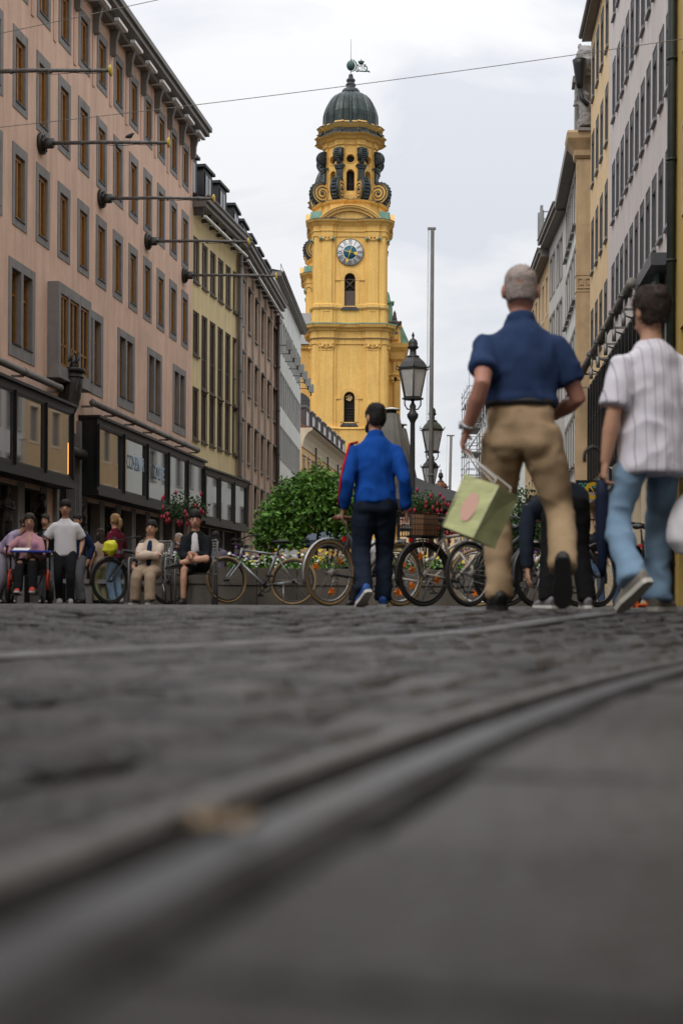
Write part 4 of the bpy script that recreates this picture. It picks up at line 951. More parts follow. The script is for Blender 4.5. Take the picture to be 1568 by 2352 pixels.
ff = thing('church_facade', 'yellow church front with pilasters, cornice and green copper roof beside the clock tower', 'church', (5.0, 185, .08))
zc = zat(790, 184)
mb = MB(); mb.plan([(-2, 0), (1.6, 0), (1.6, -.25), (2.5, -.25), (2.5, 14), (-2, 14)], [(-.1, .0), (zc - 4.2, 0), (zc - 3.9, .2), (zc - 3.7, .05), (zc - 2.2, .08), (zc - 1.9, .4), (zc - 1.1, .55), (zc - .5, 1.1), (zc, 1.2)]); mb.build('wall', m_tow, ff)
for q in (1.62, 2.05):
    s = MB(); s.box(q - .3, q + .3, -.45, -.2, zc - 4.9, zc - 4.75)
    for e in (-1, 1): s.cyl((q + e*.2, -.5, zc - 4.5), (q + e*.2, -.2, zc - 4.5), .2, n=10)
    s.box(q - .33, q + .33, -.5, -.2, zc - 4.32, zc - 4.21); s.build('capital', m_tow2, ff)
MB().box(1.75, 2.4, -.42, -.24, .1, zc - 4.9).build('pilaster', m_tow2, ff)
mb = MB(); mb.plan([(-2, -.2), (2.2, -.2), (2.2, 13), (-2, 13)], [(zc + .003, .3), (zc + 2.2, .2), (zc + 2.21, .35), (zc + 2.5, .35)]); mb.build('parapet', m_tow, ff)
mb = MB(); zt_ = zat(741, 186); mb.add([(1.2, .3, zt_), (2.4, .3, zt_), (3.7, -.2, zc + .1), (.4, -.2, zc + .6), (1.2, 14, zt_), (2.4, 14, zt_), (3.7, 14, zc + .1), (.4, 14, zc + .6)], [(0,3,2,1), (1,2,6,5), (0,1,5,4), (4,5,6,7), (0,4,7,3)]); mb.build('copper_roof', m_grn, ff)
mb = MB(); z0, z1 = zat(727, 192), zat(672, 192); mb.plan([(.2, 6), (1.5, 6), (1.5, 7.5), (.2, 7.5)], [(zc, .2), (z0, .15), (z0 + 1.5, .1), (z0 + 1.55, .35), (z0 + 1.75, .35), (z0 + 1.8, -.1), (z1 - .6, -.25), (z1 - .1, -.4)]); mb.cyl((.85, 6.7, z1 - .2), (.85, 6.7, z1 + 2.2), .05, n=6); mb.build('copper_turret', m_grn, ff)
ur = thing('stone_urn', 'dark stone flaming urn on the church front parapet beside the tower', 'urn', (at(905.7, 763, 184.3).x, 184.3, zat(764, 184.3) - .3))
mb = MB(); mb.lathe([(.45, 0), (.45, .35), (.2, .45), (.18, .7), (.5, 1.15), (.62, 1.6), (.5, 1.8), (.28, 1.9), (.34, 2.1), (.22, 2.5), (.2, 2.8), (.05, 3.2)], 14)
for s in (-1, 1): mb.tube([(s*.5, 0, 1.5), (s*.8, 0, 1.75), (s*.85, 0, 1.5), (s*.65, 0, 1.3)], .12, 6); mb.ell((s*.75, -.1, 1.7), .18, .15, .18, 8)
me = remesh(mb, .05, 1); rough(me, .05, 6); me.materials.append(mat('urn_stone', (.10, .085, .075), .85, .3, 3)); link('urn_body', me, ur)
ur2 = MB(); ur2.box(-.5, .5, -.5, .5, -.6, .02); ur2.build('plinth', m_tow2, ur)
# ================================================================== figures
def cloth(name, col, **k): return mat('cloth_' + name, col, k.pop('rough', .9), k.pop('var', .14), k.pop('scale', 5), k.pop('bump', .15), 220, spec=.15, **k)
SK = {'light': mat('skin_light', (.52, .29, .205), .55, .08, 9, spec=.35), 'tan': mat('skin_tan', (.44, .245, .16), .55, .08, 9, spec=.35), 'red': mat('skin_ruddy', (.38, .185, .135), .55, .1, 9, spec=.35)}
HAIR = {k: mat('hair_' + k, c, .6, .3, 30, .6, 120, spec=.3) for k, c in dict(black=(.012, .010, .010), brown=(.032, .020, .014), blond=(.32, .20, .09), grey=(.36, .30, .275)).items()}
m_sole = mat('shoe_sole_white', (.55, .54, .52), .7, .1); m_sole_d = mat('shoe_sole_dark', (.02, .02, .02), .7, .1); m_shoe_blk = mat('shoe_black', (.014, .014, .014), .5, .1)
m_eye = mat('eye_dark', (.02, .015, .012), .3, 0); m_lip = mat('lips', (.30, .11, .09), .5, 0)
def ik(a, t, l1, l2, hint):
    a, t = V(a), V(t); d = t - a; L = min(d.length, (l1 + l2) * .998); n = d.normalized(); t = a + n * L
    x = (l1*l1 - l2*l2 + L*L) / (2*L); hh = math.sqrt(max(1e-6, l1*l1 - x*x)); q = V(hint) - n * V(hint).dot(n); q.normalize()
    return a + n * x + q * hh, t
def finish(me, name, m, par, amp=0, scl=9, ani=(1, 1, .6)):
    if amp: rough(me, amp, scl, ani, name in ('shirt', 'trousers', 'polo_shirt', 'track_jacket', 'jacket', 'hoodie', 'blazer', 'suit_jacket', 'shorts'))
    me.materials.clear(); me.materials.append(m); return link(name, me, par)
def hand(mb, w, d, n, s, curl, sc=1):
    """palm and five fingers; d along the forearm, n palm normal, s toward the thumb"""
    d, n, s = d.normalized(), n.normalized(), s.normalized()
    mb.tube([w - d*.02, w + d*.03*sc, w + d*.085*sc], [.026, .036, .040], 8, ry=[.02, .018, .015], side=s)
    for i, (o, L) in enumerate(((.03, .075), (.010, .085), (-.011, .078), (-.031, .06))):
        p = w + d*.085*sc + s*o*sc; a = 0; P = [p - d*.02]
        for k, fr in enumerate((.45, .32, .28)):
            a += curl * (.75, 1.0, .8)[k]; p = p + (d*math.cos(a) + n*math.sin(a)) * L * fr * sc; P.append(p)
        mb.tube(P, [.0105, .010, .009, .0075], 7)
    p = w + d*.025*sc + s*.032*sc
    q = (d*.75 + s*.6 + n*.35*(1 + curl)).normalized()
    mb.tube([w + d*.01 + s*.015, p, p + q*.035*sc, p + (q + n*curl*.8 + d*.3).normalized()*.068*sc], [.014, .014, .012, .009], 7)
def person(label, px, Y, H, heading, pose, o, z=None, px_y=1385, group=None):
    """o: outfit. One continuous skin mesh; clothes, hair and shoes are its parts"""
    x = xat(px, Y, px_y)
    root = thing('person', label, 'person', (x, Y, G(Y) if z is None else z), heading, group)
    k = H / 1.75; root.scale = (k, k, k)
    vox = o.get('vox', .014); blk = o.get('bulk', 1.0); fem = o.get('fem', False); ss = o.get('sh', 1.0)
    hs = o.get('head', 1.0)
    pz = pose.get('pz', .92); pel = V((pose.get('px', 0), pose.get('py', 0), pz))
    TR = Matrix.Translation(pel) @ Matrix.Rotation(pose.get('twist', 0), 4, 'Z') @ Matrix.Rotation(-pose.get('lean', .03), 4, 'X') @ Matrix.Rotation(pose.get('side', 0), 4, 'Y')
    t3 = TR.to_3x3()
    shw = .175 * ss * (.9 if fem else 1)
    S = {s: TR @ V((s*shw, -.005, .437)) for s in (-1, 1)}; Hp = {s: pel + Matrix.Rotation(pose.get('ptwist', 0), 3, 'Z') @ V((s*.085, 0, 0)) for s in (-1, 1)}
    neck = TR @ V((0, .0, .55)); 
    HR = t3 @ Matrix.Rotation(pose.get('hyaw', 0), 3, 'Z') @ Matrix.Rotation(-pose.get('hpitch', -pose.get('lean', .03)), 3, 'X')
    HM = Matrix.Translation(TR @ V((0, .018, .605))) @ HR.to_4x4() @ Matrix.Scale(hs, 4)
    arms, legs = {}, {}
    for s, key, hk in ((-1, 'la', 'lh'), (1, 'ra', 'rh')):
        tgt = V(pose.get(key, (s*.27, .02, .86))); e, w = ik(S[s], tgt, .295, .255, pose.get(hk, (s*.5, -1, 0))); arms[s] = (S[s], e, w)
    for s, key, hk in ((-1, 'lf', 'lk'), (1, 'rf', 'rk')):
        f = pose.get(key, ((s*.1, 0, .08), 0, 0)); kn, an = ik(Hp[s], f[0], .44, .425, pose.get(hk, (s*.1, 1, .1))); legs[s] = (Hp[s], kn, an, f[1], f[2])
    sk = SK[o.get('skin', 'tan')]
    # --- skin
    b = MB(); b.M = TR
    tz = [(-.05, .15, .10), (.08, .145, .095), (.18, .135 if not fem else .115, .09), (.30, .15, .10), (.40, .15, .09), (.46, .115, .075), (.52, .07, .06), (.60, .055, .056), (.66, .053, .055)]
    b.tube([(0, -.005 if z_ < .5 else .005 + (z_ - .5) * .1, z_) for z_, _, _ in tz], [r*blk if i < 6 else r for i, (_, r, _) in enumerate(tz)], 14, ry=[r*blk if i < 6 else r for i, (_, _, r) in enumerate(tz)], side=t3 @ V((1, 0, 0)) if False else (1, 0, 0))
    b.M = HM
    hz = [(-.005, .03, .035, .05), (.012, .048, .055, .04), (.04, .062, .074, .024), (.075, .069, .087, .012), (.11, .072, .094, .003), (.14, .074, .098, -.003), (.17, .073, .096, -.007), (.195, .063, .084, -.010), (.213, .043, .058, -.012), (.222, .012, .02, -.012)]
    b.tube([(0, y_, z_) for z_, _, _, y_ in hz], [r for _, r, _, _ in hz], 16, ry=[r for _, _, r, _ in hz], side=(1, 0, 0))
    b.tube([(0, .088, .118), (0, .104, .09), (0, .112, .076), (0, .09, .07)], [.010, .014, .017, .012], 8)
    for s in (-1, 1): b.ell((s*.080, -.012, .10), .014, .024, .037, 8); b.ell((s*.03, .085, .045), .02, .014, .012, 6)
    b.M = None
    for s in (-1, 1):
        sh, e, w = arms[s]
        b.tube([sh + (sh - e)*.08, sh*.8 + e*.2, sh*.5 + e*.5, e, e*.7 + w*.3, e*.3 + w*.7, w], [.055*blk, .054*blk, .048*blk, .042, .045, .036, .028], 10)
        d = (w - e).normalized(); n = V(pose.get('ln' if s < 0 else 'rn', (-s, 0, 0))); n = (n - d*n.dot(d)).normalized(); th = n.cross(d) * s
        fwd = V((0, 1, 0))
        if abs(th.dot(fwd)) > .2 and th.dot(fwd) < 0: th = -th
        hand(b, w, d, n, th, pose.get('lc' if s < 0 else 'rc', .35))
        hp, kn, an, _, _ = legs[s]
        b.tube([hp, hp*.6 + kn*.4, kn, kn*.72 + an*.28, kn*.3 + an*.7, an, an - V((0, 0, .03))], [.085*blk, .075*blk, .055, .056, .042, .037, .035], 10)
    me = remesh(b, vox if not o.get('near') else .0085, 2); finish(me, 'body', sk, root)
    # --- face
    if o.get('face', True):
        for s in (-1, 1):
            e = MB(HM); e.ell((s*.030, .0905, .108), .010, .005, .005, 8); e.build('eye', m_eye, root)
            e = MB(HM); e.tube([(s*.016, .098, .124), (s*.032, .095, .129), (s*.046, .084, .124)], [.0025, .003, .002], 5); e.build('eyebrow', HAIR[o.get('hair', 'black')], root)
        e = MB(HM); e.ell((0, .0935, .043), .020, .006, .0055, 8); e.build('mouth', m_lip, root)
    # --- hair
    hc = HAIR[o.get('hair', 'black')]; st = o.get('style', 'short'); hb = MB(HM)
    if st == 'stubble':
        rz = [(.045, .060, .055, -.035), (.08, .072, .075, -.026), (.12, .0775, .092, -.012), (.15, .0785, .099, -.007), (.18, .074, .094, -.009), (.205, .057, .073, -.011), (.2225, .034, .044, -.012), (.2265, .01, .012, -.012)]
        hb.tube([(0, y_, z_) for z_, _, _, y_ in rz], [r for _, r, _, _ in rz], 16, ry=[r for _, _, r, _ in rz], side=(1, 0, 0)); amp = .0015
    else:
        v_ = o.get('vol', 1.0)
        rz = [(.04, .045, .035, -.055), (.065, .066, .058, -.044), (.09, .073, .074, -.036), (.12, .0755*v_, .086, -.024), (.145, .0765*v_, .096, -.014), (.17, .0765*v_, .103, -.006), (.20, .068*v_, .094, -.007), (.225*(1 + (v_-1)*.3), .055*v_, .07, -.008), (.24*(1 + (v_-1)*.3), .02, .025, -.008)]
        hb.tube([(0, y_, z_) for z_, _, _, y_ in rz], [r + .003 for _, r, _, _ in rz], 16, ry=[r*(1 + (v_ - 1)*.7) + .003 for _, _, r, _ in rz], side=(1, 0, 0)); amp = .005
        if st == 'short':
            hb.tube([(-.062, .045, .166), (-.034, .076, .172), (0, .083, .174), (.034, .076, .172), (.062, .045, .166)], [.016, .017, .018, .017, .016], 8)
            for s in (-1, 1): hb.tube([(s*.064, .05, .16), (s*.074, .02, .125), (s*.074, .0, .095)], [.016, .014, .010], 8)
        if st == 'long':
            hb.tube([(0, -.03, .16), (0, -.06, .08), (0, -.075, -.03), (0, -.08, -.14), (0, -.075, -.22)], [.08, .088, .085, .08, .05], 12, ry=[.07, .06, .05, .045, .03], side=(1, 0, 0))
            for s in (-1, 1): hb.tube([(s*.05, .05, .19), (s*.078, .03, .13), (s*.084, .0, .05), (s*.085, -.02, -.08)], [.022, .022, .026, .02], 8)
        if st == 'tied':
            for s in (-1, 1): hb.tube([(s*.03, .075, .185), (s*.072, .04, .14), (s*.074, -.01, .07)], [.02, .02, .02], 8)
            hb.ell((0, -.115, .12), .045, .045, .045, 10)
        if st == 'pony':
            for s in (-1, 1): hb.tube([(s*.03, .07, .185), (s*.072, .03, .14), (s*.074, -.01, .07)], [.02, .02, .02], 8)
            hb.tube([(0, -.09, .15), (0, -.15, .13), (0, -.16, .03), (0, -.13, -.08)], [.03, .035, .04, .015], 10)
    me = remesh(hb, .009, 2); finish(me, 'hair', hc, root, o.get('fluff', amp), 30, (1, 1, .6))
    if o.get('near') and o.get('strands', 1):
        bv = me.polygons; sb = MB(); L0 = o.get('strand', .028); hcz = HM @ V((0, -.01, .12)); dn = HM.to_3x3() @ V((0, -.25, -.6)); idx = random.sample(range(len(bv)), min(len(bv), 900))
        for q in idx:
            c_, n_ = bv[q].center, bv[q].normal; t_ = (n_*.75 + (dn - n_*dn.dot(n_)).normalized()*.8 + V((random.gauss(0, .35), random.gauss(0, .35), random.gauss(0, .35)))).normalized(); u_ = n_.cross(t_).normalized()*.0022; L_ = L0*random.uniform(.5, 1.3)
            sb.add([c_ - n_*.004 - u_, c_ - n_*.004 + u_, c_ + t_*L_*.6 + u_*.7, c_ + t_*L_*.6 - u_*.7, c_ + t_*L_ - n_*L_*.25], [(0,1,2,3), (3,2,4)])
        hs_ = sb.build('hair_strands', hc, root, fix=False); hs_['kind'] = 'stuff'
    if o.get('beard'):
        bb = MB(HM); bb.tube([(-.066, .0, .07), (-.058, .045, .025), (-.03, .085, .008), (0, .095, .004), (.03, .085, .008), (.058, .045, .025), (.066, .0, .07)], [.012, .018, .02, .022, .02, .018, .012], 8); bb.build('beard', hc, root)
    if o.get('cap'):
        cb = MB(HM); cb.tube([(0, -.008, .14), (0, -.006, .19), (0, -.006, .235), (0, -.006, .25)], [.09, .09, .07, .02], 14, ry=[.11, .11, .085, .02], side=(1, 0, 0)); cb.tube([(0, .08, .15), (0, .16, .135)], [.075, .06], 12, ry=[.012, .008], side=(1, 0, 0)); cb.build('cap', o['cap'], root)
    if o.get('glasses'):
        gb = MB(HM)
        for s in (-1, 1): gb.tube([(s*.032 + .02*math.cos(2*PI*i/10), .107, .108 + .015*math.sin(2*PI*i/10)) for i in range(10)], .003, 5, loop=True); gb.tube([(s*.052, .105, .11), (s*.078, 0, .11)], .003, 5)
        gb.build('glasses', m_black, root)
    # --- trousers
    pv = o.get('pelv', 1.0); pm = o['pants_m']; pt = o.get('pants', 'long'); lw = o.get('legw', 1.0)
    b = MB(); b.tube([pel + V((0, -.003, z_)) + (t3 @ V((0, 0, 1)) - V((0, 0, 1))) * max(0, z_) for z_ in (-.10, -.04, .04, .11, .15)], [.12*blk, .160*blk*pv, .160*blk*pv, .154*blk*pv, .152*blk*pv], 14, ry=[.10*blk, .115*blk*pv, .115*blk*pv, .108*blk*pv, .105*blk*pv], side=Matrix.Rotation(pose.get('ptwist', 0), 3, 'Z') @ V((1, 0, 0)))
    for s in (-1, 1):
        hp, kn, an, fp, fy = legs[s]
        if pose.get('sit'): pass
        else: b.ell(hp + V((-s*.010, -.042*pv, -.045)), .088*blk*pv, .082*blk*pv, .10*blk, 10)
        if pt == 'shorts': end = kn*.85 + hp*.15; P = [hp, hp*.6 + end*.4, end]; r = [.105*blk, .105*lw, .10*lw]
        else:
            cuff = an + (kn - an).normalized() * .0 - V((0, 0, .02))
            P = [hp, hp*.62 + kn*.38, kn*.9 + hp*.1, kn*.85 + an*.15, kn*.55 + an*.45, kn*.2 + an*.8, cuff]; r = [.105*blk*pv, .10*blk*max(lw, .93)*(.4 + .6*pv), .075*lw, .072*lw, .072*lw, .07*lw, .072*lw*o.get('flare', 1)]
        b.tube(P, r, 12)
    me = remesh(b, vox, 18 if o.get('near') else 8); finish(me, 'shorts' if pt == 'shorts' else 'trousers', pm, root, o.get('pfold', .010), 5.5, (1, 1, 1.3))
    # --- shirt
    tm = o['top_m']; tt = o.get('top', 'tee'); hem = o.get('hem', -.06); lo = o.get('loose', 1.0)
    b = MB(); b.M = TR
    tz = [(hem, .172*lo, .128*lo), (hem*.4, .172*lo, .126*lo), (.08, .168*lo, .122*lo), (.18, .163 * lo if not fem else .145 * lo, .116*lo), (.30, .172*lo, .122), (.37, .180*ss, .122), (.42, .178*ss, .116), (.46, .158*ss, .104), (.495, .126*ss, .09), (.525, .096, .077), (.556, .067, .064)]
    if hem > 0: tz = [(hem, .160*lo, .118*lo), (hem + .03, .172*lo, .127*lo)] + [q for q in tz if q[0] > hem + .04]
    if o.get('collar'): tz += [(.60, .066, .066)]
    b.tube([(0, 0 if z_ < .5 else .012 + (z_ - .5)*.05, z_) for z_, _, _ in tz], [r*blk if i < 7 else r for i, (_, r, _) in enumerate(tz)], 16, ry=[r*blk if i < 7 else r for i, (_, _, r) in enumerate(tz)], side=(1, 0, 0))
    if fem:
        for s in (-1, 1): b.ell((s*.075, .085, .36), .07, .06, .07, 10)
    if o.get('belly'): b.ell((0, .06, .12), .14, .10, .14, 12)
    b.M = None
    for s in (-1, 1):
        sh, e, w = arms[s]
        if tt == 'tee': f = o.get('slv', .62); en = sh.lerp(e, f); b.tube([sh + (TR @ V((0, -.005, .44)) - sh)*.4, sh + (sh - e)*.0, sh.lerp(e, f*.5), en], [.05, .062*blk, .064*blk*o.get('slw', 1), .070*blk*o.get('slw', 1)], 12)
        else: aw = o.get('slw', 1); en = e.lerp(w, .97); b.tube([sh + (TR @ V((0, -.005, .44)) - sh)*.4, sh + (sh - e)*.0, sh.lerp(e, .5), e, e.lerp(w, .5), en], [.05, .062*blk, .062*blk*aw, .058*aw, .054*aw, .043*aw], 12)
    me = remesh(b, vox, 8); top = finish(me, o.get('top_name', 'shirt'), tm, root, o.get('fold', .010), 6, (1, 1, .7))
    if o.get('inner'):     # panel of an inner shirt in the open front
        ib = MB(TR); ib.tube([(0, .05, .0), (0, .055, .15), (0, .06, .3), (0, .055, .42), (0, .03, .52)], [.07, .075, .08, .075, .05], 12, ry=[.095, .085, .085, .075, .06], side=(1, 0, 0)); me = remesh(ib, vox, 2); finish(me, 'undershirt', o['inner'], root, .004)
    if o.get('belt'):
        bb = MB(); bb.tube([pel + V((.168*blk*math.cos(2*PI*i/24), .118*blk*math.sin(2*PI*i/24), .118)) for i in range(24)], [.012]*24, 6, ry=[.02]*24, loop=True, side=(0, 0, 1)) if False else bb.tube([pel + V(((.158*blk)*math.cos(2*PI*i/24), (.110*blk)*math.sin(2*PI*i/24), .14)) for i in range(24)], .018, 6, loop=True); bb.build('belt', m_shoe_blk, root)
    # --- shoes
    for s in (-1, 1):
        hp, kn, an, fp, fy = legs[s]
        FM = Matrix.Translation(an) @ Matrix.Rotation(fy, 4, 'Z') @ Matrix.Rotation(-fp, 4, 'X') @ Matrix.Translation((0, 0, -.08))
        b = MB(FM); b.tube([(0, -.075, .05), (0, -.06, .055), (0, -.01, .062), (0, .06, .052), (0, .12, .04), (0, .165, .034), (0, .185, .032)], [.022, .036, .041, .043, .047, .040, .02], 12, ry=[.03, .046, .052, .043, .032, .026, .015], side=(1, 0, 0)); b.tube([(0, -.01, .06), (0, -.015, .115)], [.042, .043], 10)
        me = remesh(b, .0085, 1); sh_ = finish(me, 'shoe', o.get('shoe_m', m_shoe_blk), root)
        so_ = MB(FM); pr = [(-.036, -.07), (-.02, -.088), (.02, -.088), (.036, -.07), (.04, .03), (.05, .11), (.038, .175), (.012, .197), (-.012, .197), (-.038, .175), (-.05, .11), (-.04, .03)]
        so_.rings([[V((x_, y_, 0)) for x_, y_ in pr], [V((x_*1.02, y_*1.01, .026)) for x_, y_ in pr]], sm=False); so_.build('sole', o.get('sole_m', m_sole_d), sh_)
    root['_'] = 0; del root['_']
    return root, dict(TR=TR, arms=arms, legs=legs, HM=HM, k=k)
def sit_pose(sz=.47, lean=.05, **kw):
    p = dict(pz=sz + .09, py=0, lean=lean, sit=True, lf=((-.11, .44, .08), 0, 0), rf=((.11, .44, .08), 0, 0), la=(-.2, .32, sz + .2), ra=(.2, .32, sz + .2), lk=(0, 1, 1), rk=(0, 1, 1)); p.update(kw); return p

# ---- the grey-haired man in the navy polo
navy = cloth('navy_polo', (.022, .042, .105), fold=0) if False else cloth('navy_polo', (.022, .042, .105))
khaki = cloth('khaki', (.35, .25, .15)); 
man, J = person('grey-haired man in navy polo and khaki trousers walking away carrying a green bag', 1193, 7.36, 1.80, R(-4),
    dict(pz=.90, lean=.04, twist=.05, ptwist=-.12, la=(-.27, -.06, .90), lh=(.15, -1, 0), lc=.75, ra=(.15, .26, 1.0), rh=(.8, -.7, -.3), rc=.7,
         lf=((-.10, .10, .08), 0, .12), rf=((.19, -.27, .22), R(60), -.1), hyaw=-.05, lk=(-.1, 1, .1), rk=(.25, 1, .1)),
    dict(near=True, vox=.011, bulk=1.05, sh=1.0, head=1.07, skin='red', hair='grey', style='stubble', strand=.007, top_m=navy, top_name='polo_shirt', collar=True, slv=.68, slw=.98, hem=.125, loose=1.03, fold=.028,
         pants_m=khaki, legw=.97, pfold=.018, belt=True, shoe_m=m_shoe_blk, sole_m=m_sole_d))
w = J['arms'][-1][2]; e = J['arms'][-1][1]; d = (w - e).normalized()
wb = MB(); c = w - d*.03; u = d.orthogonal().normalized(); q = d.cross(u); wb.tube([c + u*.036*math.cos(2*PI*i/16) + q*.036*math.sin(2*PI*i/16) for i in range(16)], .010, 6, loop=True); wb.cyl(c - V((.035, 0, 0)), c - V((.05, 0, 0)), .02, n=12); wb.build('wristwatch', m_steel, man)
# his paper carrier bag, swinging back
m_bag = mat('green_paper', (.41, .435, .215), .75, .06, 6, .1, 30); m_pinkp = mat('pink_print', (.55, .33, .27), .8, .05); m_bagin = mat('green_paper_inside', (.5, .5, .32), .8, .05)
hw = man.matrix_basis @ w
bag = thing('paper_bag', 'pale green paper carrier bag with a pink oval print hanging from the man hand', 'bag', (0, 0, 0))
bag.location = at(1124, 1114, 7.02); bag.rotation_euler = (R(-16), R(18), R(-46))
W2, D2, H2 = .16, .09, .28
b = MB(); 
A = [(-W2/2-.012, -D2, -H2), (W2/2+.04, -D2, -H2), (W2/2+.04, D2, -H2), (-W2/2-.012, D2, -H2)]; B = [(-W2/2-.02, -D2, 0), (W2/2+.05, -D2, 0), (W2/2+.05, D2, 0), (-W2/2-.02, D2, 0)]
mid = [(-W2/2-.014, -D2, -H2*.5), (W2/2+.042, -D2, -H2*.5), (W2/2+.018, 0, -H2*.45), (W2/2+.042, D2, -H2*.5), (-W2/2-.014, D2, -H2*.5), (-W2/2+.01, 0, -H2*.45)]
vs = A + mid + B
b.add(vs, [(3,2,1,0), (0,1,5,4), (1,2,6), (1,6,5), (2,7,6), (2,3,8,7), (3,0,9), (0,4,9), (3,9,8), (4,5,11,10), (5,6,11), (6,12,11), (6,7,12), (7,8,13,12), (8,9,13), (9,10,13), (9,4,10)])
ob = b.build('bag_body', m_bag, bag, fix=False)
bm_ = bmesh.new(); bm_.from_mesh(ob.data); bmesh.ops.subdivide_edges(bm_, edges=bm_.edges, cuts=4, use_grid_fill=True)
for v_ in bm_.verts: v_.co += V((noise.noise(v_.co*14), noise.noise(v_.co*14 + V((5, 1, 2))), 0)) * .009
bm_.to_mesh(ob.data); bm_.free(); so_ = ob.modifiers.new('s', 'SOLIDIFY'); so_.thickness = .003
p = MB(); p.add([(W2*.1 + .045*math.cos(2*PI*i/20), -D2 - .003, -H2*.52 + .075*math.sin(2*PI*i/20)) for i in range(20)], [tuple(range(20))]); p.build('pink_oval', m_pinkp, bag)
for x_ in (-W2/2-.013, W2/2+.041): p = MB(); p.tube([(x_, -D2 - .001, -H2), (x_, -D2 - .001, -H2*.5), (x_*1.05, -D2 - .001, 0)], .004, 5); p.build('fold_edge', m_bagin, bag)
p = MB()
inv = (Matrix.Translation(bag.location) @ bag.rotation_euler.to_matrix().to_4x4()).inverted()
hl = inv @ (man.matrix_basis @ (w + d*.10))
for y_ in (-D2*.9, D2*.9): p.tube([(-.06, y_, -.02), (-.05, y_*.8, .03), tuple(hl), (.075, y_*.8, .03), (.085, y_, -.02)], .0022, 6)
p.build('handle', m_white, bag)

# ---- the boy in the striped shirt
m_stripe = cloth('white_stripe', (.60, .58, .64), var=.05)
t = m_stripe.node_tree; pbsdf = t.nodes['Principled BSDF']; gg = N(t, 'ShaderNodeTexCoord'); sx = N(t, 'ShaderNodeSeparateXYZ'); t.links.new(gg.outputs['Object'], sx.inputs[0])
ma = N(t, 'ShaderNodeMath', operation='MULTIPLY'); ma.inputs[1].default_value = 20; t.links.new(sx.outputs[0], ma.inputs[0]); fr = N(t, 'ShaderNodeMath', operation='FRACT'); t.links.new(ma.outputs[0], fr.inputs[0])
lt = N(t, 'ShaderNodeMath', operation='LESS_THAN'); lt.inputs[1].default_value = .085; t.links.new(fr.outputs[0], lt.inputs[0]); mixs = N(t, 'ShaderNodeMix', data_type='RGBA'); t.links.new(lt.outputs[0], mixs.inputs[0])
prev = pbsdf.inputs['Base Color'].links[0].from_socket; t.links.new(prev, mixs.inputs[6]); mixs.inputs[7].default_value = (.27, .26, .31, 1); t.links.new(mixs.outputs[2], pbsdf.inputs['Base Color'])
ljean = cloth('light_denim', (.165, .255, .36)); m_suede = mat('grey_suede', (.19, .175, .15), .9, .15, 12); 
boy, JB = person('dark-haired teenager in white striped shirt and light blue jeans holding a closed umbrella', 1497, 7.15, 1.63, R(14),
    dict(pz=.90, lean=.03, la=(-.27, .02, .80), lh=(-.5, -1, 0), lc=.9, ra=(.23, -.05, .82), rc=.6, lf=((-.22, -.24, .17), R(35), .3), rf=((.10, .14, .08), 0, -.9), lk=(-.2, 1, 0), rk=(.3, 1, 0), ptwist=.1, hyaw=.1),
    dict(near=True, vox=.011, bulk=.93, sh=1.0, head=1.06, skin='tan', hair='brown', style='short', vol=1.18, fluff=.006, strand=.026, top_m=m_stripe, slv=.85, slw=1.3, hem=-.16, loose=1.16, pelv=.8, fold=.028, pants_m=ljean, legw=.98, flare=1.25, pfold=.022, shoe_m=m_suede, sole_m=mat('cream_sole', (.45, .43, .38), .8)))
w = boy.matrix_basis @ JB['arms'][-1][2]; e = boy.matrix_basis @ JB['arms'][-1][1]; hp = w + (w - e).normalized() * .10
um = thing('umbrella', 'closed navy umbrella with hooked handle held by the striped-shirt teenager', 'umbrella', (hp.x, hp.y, hp.z - .02)); um.rotation_euler = (R(2), R(-1.5), 0)
m_navyf = cloth('navy_nylon', (.008, .014, .035), rough=.6)
b = MB(); b.lathe([(.028, .03), (.033, -.05), (.038, -.15), (.034, -.28), (.022, -.40), (.008, -.455)], 14, mod=lambda a: 1 + .12*math.sin(7*a)); b.build('folded_canopy', m_navyf, um)
b = MB(); b.tube([(0, 0, -.50), (0, 0, .10)], .006, 6); b.build('shaft', m_steel, um)
b = MB(); b.tube([(0, 0, .03), (0, 0, .13)] + [(-.042 + .042*math.cos(PI*i/8), 0, .15 + .045*math.sin(PI*i/8)) for i in range(9)] + [(-.084, 0, .12)], .0095, 8); b.build('hooked_handle', m_shoe_blk, um)
w = boy.matrix_basis @ JB['arms'][1][2]; e = boy.matrix_basis @ JB['arms'][1][1]; hp = w + (w - e).normalized() * .09
pb = thing('plastic_bag', 'white plastic shopping bag in the other hand of the striped-shirt teenager', 'bag', hp)
b = MB(); b.tube([(0, 0, -.05), (0, 0, -.12), (.0, 0, -.22), (0, 0, -.32), (0, 0, -.39)], [.03, .10, .13, .135, .09], 14, ry=[.02, .05, .07, .075, .05], side=(1, 0, 0)); me = remesh(b, .012, 2); m_plas = mat('white_plastic', (.62, .60, .64), .35, .05); finish(me, 'bag_body', m_plas, pb, .012, 9)
b = MB(); b.tube([(0, -.02, -.06), (0, -.015, .0), (0, .015, .0), (0, .02, -.06)], .008, 6); b.build('handle', m_plas, pb)

